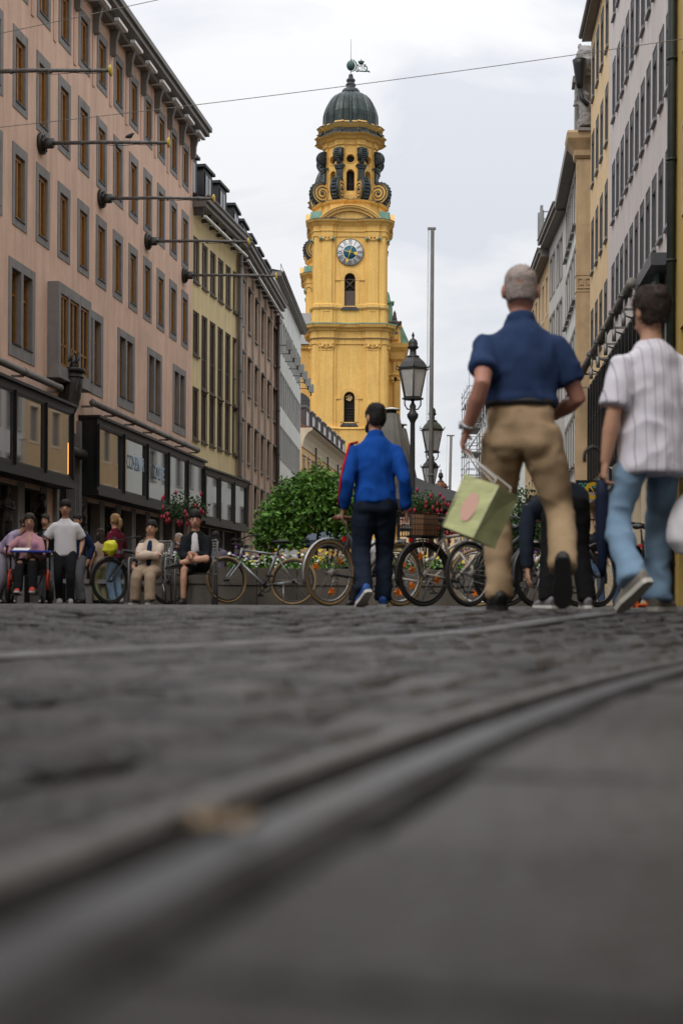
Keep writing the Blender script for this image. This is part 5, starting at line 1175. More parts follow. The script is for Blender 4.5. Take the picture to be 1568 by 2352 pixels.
# ---- the man in the blue track jacket
royal = cloth('royal_blue', (.006, .060, .30)); djean = cloth('dark_denim', (.010, .016, .030)); m_red = cloth('red_stripe', (.42, .012, .03))
blu, J = person('man in royal blue track jacket with red sleeve stripe and dark jeans walking away', 860, 12.2, 1.76, R(2),
    dict(pz=.905, lean=.05, la=(-.27, .04, .845), lh=(-.15, -1, 0), lc=.5, ra=(.265, .0, .845), rh=(.15, -1, 0), rc=.5, lf=((-.10, -.20, .15), R(32), .35), rf=((.08, .12, .08), 0, -.1), ptwist=-.08, hyaw=.45),
    dict(near=True, vox=.012, bulk=.99, sh=1.0, skin='tan', hair='black', beard=True, strand=.016, top='long', top_m=royal, top_name='track_jacket', collar=True, hem=-.02, loose=1.02, slw=1.0, fold=.028, pants_m=djean, legw=1.04, pfold=.02, shoe_m=mat('blue_shoe', (.02, .08, .3), .7, .1), sole_m=m_sole))
sh, e, w = J['arms'][-1]; b = MB(); b.tube([sh + V((.02, 0, .066)), sh + V((-.045, -.02, .045)), sh.lerp(e, .5) + V((-.062, -.025, 0)), e + V((-.054, -.02, 0)), e.lerp(w, .5) + V((-.05, -.02, 0)), w + V((-.038, -.01, .03))], [.03, .03, .028, .026, .024, .02], 8, ry=[.012]*6, side=(0, 1, 0)); b.build('sleeve_stripe', m_red, blu)

# ---- the stooping person in black
blk = cloth('black', (.008, .008, .009)); nav2 = cloth('navy_black', (.014, .02, .032))
person('person in black stooping over a bicycle with head hidden behind the walking man', 1300, 11.7, 1.70, R(14),
    dict(pz=.93, lean=R(98), la=(-.22, .34, .30), ra=(.10, .46, .34), lh=(-1, 0, .3), rh=(1, 0, .3), lf=((-.19, -.05, .08), 0, .2), rf=((.17, -.04, .08), 0, -.2), lk=(-.1, 1, 0), rk=(.1, 1, 0), hpitch=-.6),
    dict(near=True, vox=.014, bulk=1.02, skin='tan', hair='black', top='long', top_m=nav2, top_name='jacket', hem=-.08, slw=1.15, pants_m=blk, legw=1.12, shoe_m=mat('grey_trainer', (.16, .15, .16), .8), sole_m=m_sole))
# ================================================================== the other people
def seat_chair(label, px, Y, heading):
    t = thing('chair', label, 'chair', (xat(px, Y), Y, G(Y)), heading, 'metal chairs by the planter')
    for s in (-1, 1):
        b = MB(); b.tube([(s*.27, .20, 0), (s*.27, .21, .64), (s*.27, .17, .67), (s*.27, -.16, .67), (s*.27, -.22, .64)], .014, 8); b.tube([(s*.27, .20, .43), (s*.25, -.2, .43)], .012, 8); b.build('arm_frame', m_chair, t)
        b = MB(); b.tube([(s*.24, -.30, 0), (s*.25, -.21, .42), (s*.24, -.31, .92), (s*.2, -.315, .945)], .014, 8); b.build('rear_leg', m_chair, t)
    b = MB(); b.tube([(-.24, -.31, .93), (.24, -.31, .93)], .013, 8); b.build('top_rail', m_chair, t)
    b = MB()
    for i in range(13): b.box(-.24 + .04*i, -.228 + .04*i, -.2, .2, .43, .44)
    for i in range(11): b.box(-.25, .25, -.2 + .04*i, -.188 + .04*i, .4405, .449)
    b.build('seat_mesh', m_chair, t)
    b = MB(Matrix.Translation((0, -.215, .5)) @ Matrix.Rotation(R(12), 4, 'X'))
    for i in range(13): b.box(-.23 + .0385*i, -.219 + .0385*i, -.005, .004, 0, .42)
    for i in range(11): b.box(-.24, .24, -.014, -.006, .04*i, .04*i + .012)
    b.build('back_mesh', m_chair, t)
m_chair = mat('chair_grey', (.20, .20, .20), .5, .1, metal=.3)
wh = cloth('white', (.72, .71, .75), var=.05); dk = cloth('charcoal', (.018, .019, .023)); pinkc = cloth('pink_fleece', (.50, .26, .30)); peach = cloth('peach_knit', (.55, .33, .26)); lil = cloth('lilac', (.36, .30, .42)); maroon = cloth('maroon', (.10, .008, .022)); bej = cloth('cream_jacket', (.54, .44, .36)); tanp = cloth('tan_cargo', (.30, .225, .16)); blkj = cloth('black_jacket', (.012, .014, .018)); gry = cloth('mid_grey', (.14, .14, .15)); sky_s = cloth('pale_blue', (.40, .46, .58)); nvy = cloth('navy', (.012, .022, .06)); jean = cloth('mid_denim', (.07, .12, .21))
m_wshoe = mat('white_shoe', (.42, .40, .42), .6, .08)
A = dict(vox=.02)
person('boy in white t-shirt and black trousers walking toward the street', 150, 22.5, 1.62, PI + .1, dict(lean=.02, lf=((-.1, .10, .08), 0, .1), rf=((.1, -.12, .1), R(10), 0), pz=.905, la=(-.26, .03, .88), ra=(.3, .16, .95)),
       dict(A, skin='tan', hair='black', vol=1.08, head=1.13, top='tee', top_m=wh, slv=.85, slw=1.25, hem=-.1, loose=1.12, pants_m=dk, legw=1.05, shoe_m=m_wshoe, sole_m=m_sole))
person('woman in open pink hoodie and peach jumper sitting in the wheelchair', 68, 21.4, 1.62, PI + .12, sit_pose(.52, .0, ra=(.28, .30, .82), la=(-.08, .32, .80), lf=((-.09, .42, .26), 0, 0), rf=((.14, .46, .22), -.2, 0)),
       dict(A, skin='tan', hair='brown', style='tied', fem=True, head=1.1, top='long', top_m=pinkc, top_name='hoodie', inner=peach, slw=1.2, hem=-.04, loose=1.06, pants_m=dk, legw=1.1, shoe_m=mat('coral_shoe', (.5, .07, .05), .7), sole_m=m_sole))
person('person in lilac hooded top bending toward the wheelchair', 2, 22.0, 1.55, R(-110), dict(pz=.88, lean=R(48), hpitch=-.3, la=(-.1, .62, .78), ra=(.2, .58, .80), lf=((-.1, .05, .08), 0, 0), rf=((.1, -.1, .08), 0, 0)),
       dict(A, skin='light', hair='brown', style='tied', fem=True, top='long', top_m=lil, top_name='hoodie', slw=1.2, loose=1.06, pants_m=cloth('pale_grey_trousers', (.35, .33, .40)), legw=1.15, shoe_m=m_wshoe))
person('woman in dark jacket and grey top standing behind the wheelchair', 107, 25.6, 1.60, PI - .15, dict(lean=.1, lf=((-.12, .12, .08), 0, 0), rf=((.1, -.1, .08), 0, 0), ra=(.2, .3, 1.0), la=(-.2, .25, .95)),
       dict(A, skin='light', hair='brown', style='tied', fem=True, top='long', top_m=blkj, top_name='jacket', inner=gry, slw=1.1, loose=1.05, pants_m=gry, legw=1.2, shoe_m=m_wshoe))
person('person in dark jacket and grey trousers half hidden behind the white t-shirt boy', 181, 25.0, 1.56, R(150), dict(), dict(A, hair='black', top='long', top_m=nvy, top_name='jacket', slw=1.15, pants_m=gry, legw=1.1))
person('blond woman with ponytail in maroon jacket and jeans behind the black bicycle', 268, 24.4, 1.54, R(55), dict(lean=.08, ra=(.2, .3, 1.0), hpitch=-.2), dict(A, skin='light', hair='blond', style='pony', fem=True, vol=1.05, top='long', top_m=maroon, top_name='jacket', slw=1.35, loose=1.12, pants_m=ljean, legw=1.0, shoe_m=m_wshoe))
person('brown-haired girl in tan top standing beside the blond woman', 232, 27.0, 1.42, R(40), dict(), dict(A, skin='light', hair='brown', style='long', fem=True, top='tee', top_m=cloth('tan_top', (.40, .30, .22)), pants_m=cloth('olive_skirt', (.25, .24, .12)), legw=1.1))
person('boy in cream jacket and tan cargo trousers sitting with folded arms', 346, 20.65, 1.50, PI - .12, sit_pose(.47, -.06, la=(.10, .19, .86), ra=(-.10, .21, .84), lh=(-1, .1, -.3), rh=(1, .1, -.3), lf=((-.12, .50, .08), 0, 0), rf=((.16, .40, .08), 0, -.2), hpitch=-.12),
       dict(A, vox=.017, skin='tan', hair='black', vol=1.08, head=1.14, top='long', top_m=bej, top_name='jacket', inner=nvy, slw=1.3, hem=-.02, loose=1.06, pants_m=tanp, legw=1.35, sole_m=m_sole))
seat_chair('metal mesh armchair under the boy in the cream jacket', 346, 20.75, PI - .12)
person('teenager in black jacket and shorts sitting with one leg crossed over his knee', 452, 20.2, 1.66, PI - .1, sit_pose(.47, .16, la=(-.06, .38, .74), ra=(.05, .40, .70), lf=((.20, .40, .61), R(5), -1.4), rf=((.12, .40, .08), 0, 0), lk=(-1, .5, .3), hyaw=.15, hpitch=-.05),
       dict(A, vox=.017, skin='light', hair='black', vol=1.06, head=1.1, top='long', top_m=blkj, top_name='jacket', inner=wh, slw=1.2, loose=1.06, pants='shorts', pants_m=blkj, shoe_m=m_shoe_blk))
seat_chair('metal mesh armchair under the teenager in black jacket', 452, 20.3, PI - .1)
person('grey-bearded man sitting behind the planter flowers', 408, 27, 1.72, PI + .6, sit_pose(.45), dict(A, skin='tan', hair='grey', style='stubble', beard=True, top='long', top_m=dk, pants_m=dk))
person('short-haired man in dark shirt sitting behind the boy in the cream jacket', 340, 27, 1.70, PI, sit_pose(.45), dict(A, skin='tan', hair='black', style='stubble', top='tee', top_m=nvy, pants_m=dk))
person('person with long black hair seen from behind beyond the teenager', 495, 26.5, 1.68, R(10), sit_pose(.48), dict(A, skin='light', hair='black', style='long', vol=1.15, fem=True, top='tee', top_m=cloth('grey_mauve', (.16, .14, .18)), pants_m=dk))
person('blond woman in black blazer holding a cup among the parked bicycles', 1372, 25.6, 1.60, R(140), dict(ra=(.1, .25, 1.15), rh=(1, 0, -.4), la=(-.2, .2, 1.05)), dict(A, skin='light', hair='blond', style='tied', fem=True, top='long', top_m=blkj, top_name='blazer', pants_m=jean))
person('man in pale blue shirt with dark cap and glasses standing among the bicycles', 1425, 24.6, 1.66, PI + .1, dict(), dict(A, skin='light', hair='black', cap=nvy, glasses=True, top='long', top_m=sky_s, slw=1.15, loose=1.06, pants_m=jean))
person('person in white top sitting on the planter edge behind the blue-jacket man', 852, 20.2, 1.50, PI - .5, sit_pose(.50, .35), dict(A, skin='light', hair='brown', style='long', fem=True, top='long', top_m=wh, slw=1.2, pants_m=dk))
person('man in dark suit standing beside the bush past the bicycles', 1196, 27, 1.25, PI - .4, dict(), dict(A, skin='light', hair='brown', top='long', top_m=nvy, top_name='suit_jacket', inner=sky_s, pants_m=nvy))
bn = thing('stone_bench', 'low stone bench behind the flower planter', 'bench', (xat(415, 27.2), 27.2, G(27)))
MB().box(-2.2, 2.2, -.25, .25, .38, .46).build('seat', m_grey_stone, bn)
for s in (-1.8, 0, 1.8): MB().box(s - .15, s + .15, -.2, .2, 0, .379).build('foot', m_grey_stone, bn)

# ---- wheelchair
wc = thing('wheelchair', 'powered wheelchair with orange-red frame, black seat and blue tray', 'wheelchair', (xat(68, 21.4), 21.4, G(21)), PI + .12)
m_or = mat('orange_red_paint', (.55, .045, .012), .4, .06)
m_rub = mat('rubber', (.014, .014, .014), .8, .2, 8)
MB().box(-.24, .24, -.22, .22, .42, .515).build('seat', m_black, wc); b = MB(); b.box(-.23, .23, -.30, -.22, .5, .98); b.build('backrest', m_black, wc)
for s in (-1, 1):
    b = MB(); b.tube([(s*.27, -.15, .25), (s*.28, .18, .22), (s*.28, .22, .42), (s*.27, .05, .50), (s*.27, -.2, .45), (s*.27, -.15, .25)], .022, 8); b.tube([(s*.28, .2, .3), (s*.28, .02, .14)], .02, 8); b.build('frame', m_or, wc)
    b = MB(); b.tube([(s*.30 + .05*q, -.05, .18) for q in (-1, 1)], [.14, .14], 20); w_ = b.build('wheel', m_black, wc)
    b = MB(); b.tube([(s*.30, -.05 + .155*math.cos(2*PI*i/20), .18 + .155*math.sin(2*PI*i/20)) for i in range(20)], .035, 8, loop=True); b.build('tyre', m_rub, w_)
    b = MB(); b.tube([(s*.22, .33 + .05*math.cos(2*PI*i/14), .07 + .05*math.sin(2*PI*i/14)) for i in range(14)], .022, 8, loop=True); b.cyl((s*.22, .33, .07), (s*.22, .31, .25), .012, n=6); b.build('caster', m_rub, wc)
    b = MB(); b.box(s*.29 - .035, s*.29 + .035, -.15, .24, .70, .745); b.tube([(s*.29, -.1, .5), (s*.29, -.1, .7)], .015, 6); b.build('armrest', m_black, wc)
    b = MB(); b.tube([(s*.2, .2, .4), (s*.16, .38, .2), (s*.14, .42, .13)], .018, 8); b.box(s*.14 - .08, s*.14 + .08, .36, .56, .12, .14); b.build('footrest', m_black, wc)
b = MB(); b.cyl((.30, .26, .74), (.30, .27, .84), .02, n=8); b.ell((.30, .27, .85), .03, .03, .025, 8); b.build('joystick', m_black, wc)
m_blu = mat('blue_plastic', (.02, .06, .42), .3, .05)
b = MB(); b.box(-.34, .24, .16, .52, .76, .785); b.build('tray', m_blu, wc)
o = MB(Matrix.Rotation(.3, 4, 'X')).box(-.12, .12, -.09, .09, 0, .004).build('paper_sheet', m_white, None, (wc.location.x - .05, wc.location.y - .34, wc.location.z + .80)); tag(o, 'white sheet of paper lying on the blue wheelchair tray', 'paper')

# ---- bronze statues at the shop piers
for k, (px, hd, lab) in enumerate(((14, .5, 'bronze statue with hands at its chest on the shop pier beside the pink hoodie woman'), (97, -.7, 'bronze statue bowing its head on the shop pier behind the white t-shirt boy'), (190, -.6, 'bronze statue holding a vessel on the entrance pier'), (257, -.4, 'bronze statue with round head on the pier behind the blond woman'))):
    Yp = 14.257 / (.1396 + (784 - px) / 3267) - .35
    X = xat(px, Yp)
    t = thing('bronze_statue', lab, 'statue', (X, Yp, 1.35 + .07), PI + PRZ - PI/2 + hd, 'bronze statues at the pink house')
    b = MB(); tz = [(.80, .14, .10), (.95, .15, .11), (1.08, .125, .09), (1.25, .155, .10), (1.36, .16, .09), (1.42, .10, .07), (1.47, .05, .05), (1.53, .05, .05)]
    b.tube([(0, .02*math.sin(z_*3), z_) for z_, _, _ in tz], [r for _, r, _ in tz], 14, ry=[r for _, _, r in tz], side=(1, 0, 0)); b.ell((0, .04, 1.63), .09, .105, .13, 12); b.tube([(0, .13, 1.63), (0, .155, 1.59)], [.015, .02], 6); b.ell((0, -.02, 1.66), .10, .105, .115, 12)
    for s in (-1, 1):
        b.tube([(s*.16, 0, 1.36), (s*.20, .04, 1.12), (s*.05, .22, 1.18 if k != 2 else 1.1)], [.055, .045, .03], 10); b.ell((s*.03, .24, 1.18 if k != 2 else 1.1), .035, .04, .05, 8)
        b.tube([(s*.08, 0, .85), (s*.085, .03*s, .45), (s*.08, -.02, .06)], [.10, .065, .045], 10); b.tube([(s*.08, -.04, .04), (s*.09, .14, .03)], [.04, .035], 8)
    b.tube([(0, -.05, 1.3), (0, -.10, .9), (0, -.11, .4)], [.14, .13, .1], 10, ry=[.03]*3, side=(1, 0, 0))
    if k >= 1: b.tube([(.05, .28, .95), (.02, .26, 1.25), (.0, .25, 1.42)], [.03, .05, .03], 8)
    me = remesh(b, .02, 2); finish(me, 'statue_figure', m_bronze, t, .004, 14)
    b = MB(); b.lathe([(.18, -.30), (.22, -.1), (.26, .0), (.26, .015)], 12); b.box(-.1, .1, -.45, .0, -.28, -.12); b.build('bracket', m_bronze, t)
# ================================================================== bicycles
m_tan = mat('tan_tyre', (.24, .165, .08), .8, .12, 8); m_chrome = mat('chrome', (.32, .32, .32), .35, .15, 6, metal=.8); m_spoke = mat('spoke', (.2, .2, .2), .4, 0, metal=.7)
m_orefl = mat('orange_reflector', (.75, .17, .01), .4, .05); m_redr = mat('red_reflector', (.4, .01, .01), .3, 0); m_brl = mat('brown_leather', (.12, .05, .025), .5, .15)
WH = {}
def wheel(par, x, tyre, rim, r=.335, refl=False, steer=None):
    key = (tyre.name, rim.name, r)
    if key not in WH:
        b = MB(); b.tube([((r-.03)*math.cos(2*PI*i/40), 0, (r-.03)*math.sin(2*PI*i/40)) for i in range(40)], .014, 6, loop=True); b.cyl((0, -.05, 0), (0, .05, 0), .022, n=10)
        for i in range(28):
            a = 2*PI*i/28; s = 1 if i % 2 else -1; c = a + .5*(1 if (i//2) % 2 else -1); b.tube([(.02*math.cos(c), s*.03, .02*math.sin(c)), ((r-.035)*math.cos(a), 0, (r-.035)*math.sin(a))], .0016, 3, mi=1, caps=False)
        t = MB(); t.tube([(r*math.cos(2*PI*i/44), 0, r*math.sin(2*PI*i/44)) for i in range(44)], .021, 8, loop=True)
        WH[key] = (b.mesh('wheel', [rim, m_spoke]), t.mesh('tyre', tyre))
    o = link('wheel', WH[key][0], par, (x, 0, r + .02)); link('tyre', WH[key][1], o); o.rotation_euler = (0, random.uniform(0, 6), 0)
    if refl:
        for a in (.3, 2.4, 4.5):
            s = MB(); P = [V((.2*math.cos(a) + (.045 if i % 2 else .022)*math.cos(2*PI*i/10), 0, .2*math.sin(a) + (.045 if i % 2 else .022)*math.sin(2*PI*i/10))) for i in range(10)]
            s.rings([[p + V((0, -.012, 0)) for p in P], [p + V((0, .012, 0)) for p in P]], sm=False); s.build('spoke_reflector', m_orefl, o)
    return o
def bicycle(label, X, Y, fwd, frame_m, tyre_m=None, rim_m=None, step=False, fender=None, rack=False, basket=False, saddle_m=None, refl=False, lean=0.0, steer=0.0, motor=False, fork_m=None, extra=None):
    tyre_m = tyre_m or m_rub; rim_m = rim_m or m_black
    root = thing('bicycle', label, 'bicycle', (X, Y, G(Y)), math.atan2(fwd[1], fwd[0]), 'parked bicycles'); root.rotation_euler = Matrix.Rotation(math.atan2(fwd[1], fwd[0]), 3, 'Z').to_4x4().to_3x3().to_euler() if not lean else (Matrix.Rotation(math.atan2(fwd[1], fwd[0]), 3, 'Z') @ Matrix.Rotation(lean, 3, 'X')).to_euler()
    bbx, seat, head, hlow = V((0, 0, .29)), V((-.17, 0, .80)), V((.37, 0, .86)), V((.41, 0, .66))
    ra, fa = V((-.44, 0, .355)), V((.62, 0, .355))
    f = MB(); t = .017 if not motor else .026
    f.tube([bbx, seat], t, 8); f.tube([hlow, bbx], t*1.25, 8); f.tube([head, hlow], .022, 8)
    if step: f.tube([head + V((.01, 0, -.08)), bbx + (seat - bbx)*.45], t, 8)
    else: f.tube([head + V((0, 0, -.03)), seat - V((0, 0, .04))], t, 8)
    for s in (-1, 1): f.tube([bbx + V((0, s*.03, 0)), ra + V((0, s*.06, 0))], .010, 6); f.tube([seat - V((0, 0, .06)) + V((0, s*.015, 0)), ra + V((0, s*.06, 0))], .008, 6)
    f.build('frame', frame_m, root)
    wheel(root, ra.x, tyre_m, rim_m, refl=refl)
    F = link('fork', None, root, hlow); F.rotation_euler = (0, 0, steer)
    bpy.data.objects.remove(F)
    SM = Matrix.Translation(hlow) @ Matrix.Rotation(steer, 4, 'Z') @ Matrix.Translation(-hlow)
    g = MB(SM)
    for s in (-1, 1): g.tube([hlow + V((0, s*.05, -.02)), fa + V((-.05, s*.055, .08)), fa + V((0, s*.055, 0))], [.016, .012, .010], 8)
    g.tube([hlow + V((0, -.05, -.02)), hlow + V((0, .05, -.02))], .016, 8); g.build('fork', fork_m or frame_m, root)
    w = wheel(root, fa.x, tyre_m, rim_m, refl=refl)
    c = SM @ fa; w.location = c; w.rotation_euler = (0, 0, steer)
    h = MB(SM); h.tube([head, head + V((-.01, 0, .10)), head + V((.06, 0, .13))], .014, 8); h.tube([head + V((-.07, .30, .17)), head + V((.02, .22, .17)), head + V((.06, .08, .13)), head + V((.06, -.08, .13)), head + V((.02, -.22, .17)), head + V((-.07, -.30, .17))], .011, 8); h.build('handlebar', m_black, root)
    for s in (-1, 1):
        q = MB(SM); q.tube([head + V((-.10, s*.31, .17)), head + V((-.01, s*.27, .17))], .017, 8); q.tube([head + V((.03, s*.2, .16)), head + V((.05, s*.29, .14))], .006, 5); q.build('grip', m_rub, root)
    q = MB(); q.tube([seat, seat + V((-.035, 0, .12))], .012, 8); q.build('seat_post', m_chrome, root)
    q = MB(); sp = seat + V((-.05, 0, .14)); q.tube([sp + V((-.14, 0, .0)), sp + V((-.09, 0, .015)), sp + V((0, 0, .012)), sp + V((.10, 0, .012)), sp + V((.15, 0, .0))], [.05, .075, .05, .025, .015], 12, ry=[.025, .032, .025, .02, .012], side=(0, 1, 0)); q.build('saddle', saddle_m or m_black, root)
    q = MB(); q.cyl(bbx + V((0, -.06, 0)), bbx + V((0, .06, 0)), .03 if not motor else .075, n=12); q.tube([bbx + V((.09*math.cos(2*PI*i/20), -.055, .09*math.sin(2*PI*i/20))) for i in range(20)], .008, 5, loop=True); q.tube([bbx + V((0, -.07, 0)), bbx + V((.1, -.07, -.13))], .010, 6); q.tube([bbx + V((0, .07, 0)), bbx + V((-.1, .07, .13))], .010, 6); q.build('crankset', m_black, root)
    for s, d in ((-1, V((.1, 0, -.13))), (1, V((-.1, 0, .13)))): MB().box(bbx.x + d.x - .045, bbx.x + d.x + .045, s*.08 - (.09 if s < 0 else 0), s*.08 + (.09 if s > 0 else 0), bbx.z + d.z - .012, bbx.z + d.z + .012).build('pedal', m_rub, root)
    q = MB(); q.tube([bbx + V((0, -.055, .09)), ra + V((0, -.055, .04))], .005, 4); q.tube([bbx + V((0, -.055, -.09)), ra + V((.02, -.055, -.08))], .005, 4); q.cyl(ra + V((0, -.05, 0)), ra + V((0, -.065, 0)), .045, n=14); q.build('chain', m_gutter, root)
    if fender:
        for cx, M_, a0, a1 in ((ra, None, 10, 200), (fa, SM, -10, 130)):
            q = MB(M_); A = [R(a0 + (a1 - a0)*i/16) for i in range(17)]
            q.rings([[cx + V((rr*math.cos(a), y, rr*math.sin(a))) for rr, y in ((.372, -.028), (.382, 0), (.372, .028), (.369, .026), (.378, 0), (.369, -.026))] for a in A], sm=True); q.build('mudguard', fender, root)
    if rack or basket:
        q = MB()
        for s in (-1, 1): q.tube([seat + V((-.04, s*.05, -.05)), V((-.62, s*.06, .75))], .006, 5); q.tube([V((-.5, s*.06, .75)), ra + V((0, s*.06, 0))], .006, 5)
        for x_ in (-.3, -.45, -.6): q.tube([V((x_, -.06, .75)), V((x_, .06, .75))], .005, 5)
        q.build('rack', m_black, root)
    if basket:
        q = MB(); x0, x1, y0, y1, z0, z1 = -.68, -.26, -.16, .16, .765, 1.0
        for z_ in (z0, z0 + .06, z0 + .12, z0 + .18, z1): q.tube([(x0, y0, z_), (x1, y0, z_), (x1, y1, z_), (x0, y1, z_)], .004 if z_ < z1 else .009, 5, loop=True)
        for i in range(12):
            for y_ in (y0, y1): q.tube([(x0 + (x1 - x0)*i/11, y_, z0), (x0 + (x1 - x0)*i/11, y_, z1)], .003, 4)
        for i in range(8):
            for x_ in (x0, x1): q.tube([(x_, y0 + (y1 - y0)*i/7, z0), (x_, y0 + (y1 - y0)*i/7, z1)], .003, 4)
        for i in range(8): q.tube([(x0, y0 + (y1 - y0)*i/7, z0), (x1, y0 + (y1 - y0)*i/7, z0)], .003, 4)
        q.build('basket', m_black, root)
    q = MB(SM); q.box(hlow.x + .03, hlow.x + .07, -.03, .03, .78, .83); q.build('headlight', m_chrome, root)
    q = MB(); q.box(-.62, -.60, -.03, .03, .70, .74) if (rack or basket) else q.box(-.235, -.215, -.025, .025, .7, .75); q.build('tail_light', m_redr, root)
    q = MB(); q.tube([(-.30, .06, .33), (-.34, .16, .02)], .008, 6); q.build('kickstand', m_chrome, root)
    return root
def onpx(px, Y): return xat(px, Y), Y
m_silver = mat('silver_paint', (.24, .26, .28), .35, .06, metal=.4); m_wht = mat('cream_paint', (.38, .36, .30), .4, .06); m_gunm = mat('gunmetal_paint', (.05, .052, .055), .4, .08, metal=.3)
def place_bike(px, Y, fwd, wheel_x, **kw):
    """wheel_x: local x of the wheel that shows at pixel px"""
    X = xat(px, Y); n = V(fwd).normalized(); return bicycle(kw.pop('label'), X - n.x*wheel_x, Y - n.y*wheel_x, n, **kw)
place_bike(250, 21.9, (-.78, -.62), .62, label='black electric bicycle with a yellow rain bag beside the seated boy', frame_m=m_black, motor=True, fender=m_black, steer=.15)
place_bike(672, 21.15, (-.97, .2), -.44, label='silver bicycle with tan-walled tyres leaning on the planter', frame_m=m_silver, tyre_m=m_tan, fork_m=m_silver, lean=R(7), steer=.85)
place_bike(755, 15.2, (.74, .67), -.44, label='old city bicycle with tan tyres, silver mudguards and brown saddle behind the blue-jacket man', frame_m=m_gunm, tyre_m=m_tan, rim_m=m_chrome, step=True, fender=m_chrome, saddle_m=m_brl, refl=True)
place_bike(971, 15.5, (.82, .57), -.44, label='black bicycle with a wire basket holding a cardboard box on its rack', frame_m=m_wht, basket=True, fender=m_black, refl=True)
place_bike(1076, 15.3, (.76, .65), -.44, label='dark grey electric bicycle between the basket bicycle and the walking man', frame_m=m_gunm, rim_m=m_chrome, motor=True, step=True)
place_bike(1372, 16.2, (.75, .65), .62, label='black bicycle behind the stooping person', frame_m=m_black, fender=m_gunm)
place_bike(1455, 16.6, (.5, .85), -.44, label='black bicycle with high handlebar behind the teenager in jeans', frame_m=m_gunm, fender=m_black, refl=True)
place_bike(905, 17.6, (.9, -.3), -.44, label='cream bicycle with tan tyres half hidden behind the basket bicycle', frame_m=m_wht, tyre_m=m_tan, rim_m=m_chrome, step=True, rack=True, refl=True)
place_bike(1160, 17.0, (.9, .4), -.44, label='white bicycle behind the khaki trousers of the walking man', frame_m=m_wht, fender=m_black)
place_bike(590, 24.6, (.95, -.3), .62, label='dark bicycle parked beyond the flower planter', frame_m=m_black, rack=True)
# things on the bicycles
b0 = bpy.data.objects['bicycle']; mw = Matrix.Translation(b0.location) @ b0.rotation_euler.to_matrix().to_4x4()
b = MB(); b.tube([(0, 0, .0), (-.02, 0, -.06), (-.03, 0, -.16), (0, 0, -.24)], [.05, .11, .12, .04], 12, ry=[.04, .09, .10, .03], side=(1, .2, 0)); me = remesh(b, .012, 2); o = finish(me, 'yellow_bag', mat('yellow_plastic', (.62, .60, .02), .5, .06), None, .02, 10); o.location = mw @ V((.50, -.12, .99)); tag(o, 'bright yellow plastic rain bag hung on the black electric bicycle handlebar', 'bag')
b3 = bpy.data.objects['bicycle.003']; mw = Matrix.Translation(b3.location) @ b3.rotation_euler.to_matrix().to_4x4()
o = MB().box(-.05, .15, -.11, .11, 0, .24).build('cardboard_box', mat('cardboard', (.17, .085, .04), .85, .1), None, mw @ V((-.47, 0, .775))); o.rotation_euler = (0, 0, b3.rotation_euler.z); tag(o, 'brown cardboard box standing in the wire bicycle basket', 'box')
p = at(1490, 1350, 16.0); o = thing('crate', 'orange plastic crate beside the bicycle behind the teenager in jeans', 'crate', (p.x, p.y, G(16))); c = MB()
m_ocr = mat('orange_plastic', (.55, .10, .02), .5, .08)
for z_ in (0, .10, .20): frame_b = [(-.16, -.1), (.16, -.1), (.16, .1), (-.16, .1)]; c.tube([(x_, y_, z_ + .03) for x_, y_ in frame_b], .018, 6, loop=True)
c.box(-.15, .15, -.09, .09, 0, .02); c.build('crate_frame', m_ocr, o)
for i, (x_, y_) in enumerate(((-.16, -.1), (.16, -.1), (.16, .1), (-.16, .1), (0, -.1), (0, .1))): MB().box(x_ - .015, x_ + .015, y_ - .015, y_ + .015, 0, .24).build('post', m_ocr, o)

# ================================================================== planter, flowers, shrubs
m_conc = mat('concrete', (.12, .105, .088), .9, .18, 3, .3, 30, streak=.25)
m_soil = mat('soil', (.03, .022, .016), 1, .2)
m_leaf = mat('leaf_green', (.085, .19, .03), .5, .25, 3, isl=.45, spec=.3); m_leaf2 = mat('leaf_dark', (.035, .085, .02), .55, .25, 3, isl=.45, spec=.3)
def leaf(mb, p, L, n=None, up=.4, mi=0, w=.5):
    d = V((random.gauss(0, 1), random.gauss(0, 1), random.gauss(0, .7) - up)).normalized(); s = d.orthogonal(); s.rotate(Matrix.Rotation(random.uniform(0, 6.28), 3, d)); s.normalize(); q = d.cross(s) * L * .12
    mb.add([p, p + d*L*.5 + s*L*w*.5 + q, p + d*L, p + d*L*.5 - s*L*w*.5 + q], [(0,1,2), (0,2,3)], mi)
def planter(label, px0, px1, Y, h, depth, nseg, group='concrete planters'):
    x0, x1 = xat(px0, Y), xat(px1, Y); t = thing('planter', label, 'planter', ((x0 + x1)/2, Y, G(Y)), 0, group); W = x1 - x0
    for r_ in range(2):
        z0, z1 = (0, h*.52) if r_ == 0 else (h*.52 + .012, h)
        for i in range(nseg):
            a, c = -W/2 + W*i/nseg, -W/2 + W*(i+1)/nseg; b = MB(); ov = .0 if r_ == 0 else .02
            b.box(a + .006, c - .006, -ov, .14, z0, z1); b.build('block', m_conc, t)
    b = MB(); b.box(-W/2, W/2, .02, .12, 0, h - .03); b.box(-W/2, W/2, depth - .12, depth, 0, h); b.box(-W/2, -W/2 + .12, .14, depth - .12, 0, h - .002); b.box(W/2 - .12, W/2, .14, depth - .12, 0, h - .002); b.build('inner_wall', m_conc, t)
    b = MB(); b.box(-W/2 + .12, W/2 - .12, .14, depth - .12, h - .25, h - .06); b.build('soil', m_soil, t)
    return t, W
FL = [mat('petal_' + n, c, .6, .1, 9, isl=.15) for n, c in (('white', (.62, .62, .6)), ('yellow', (.65, .5, .02)), ('purple', (.12, .03, .2)), ('pink', (.55, .1, .25)), ('orange', (.6, .15, .03)), ('lilac', (.35, .2, .42)))]
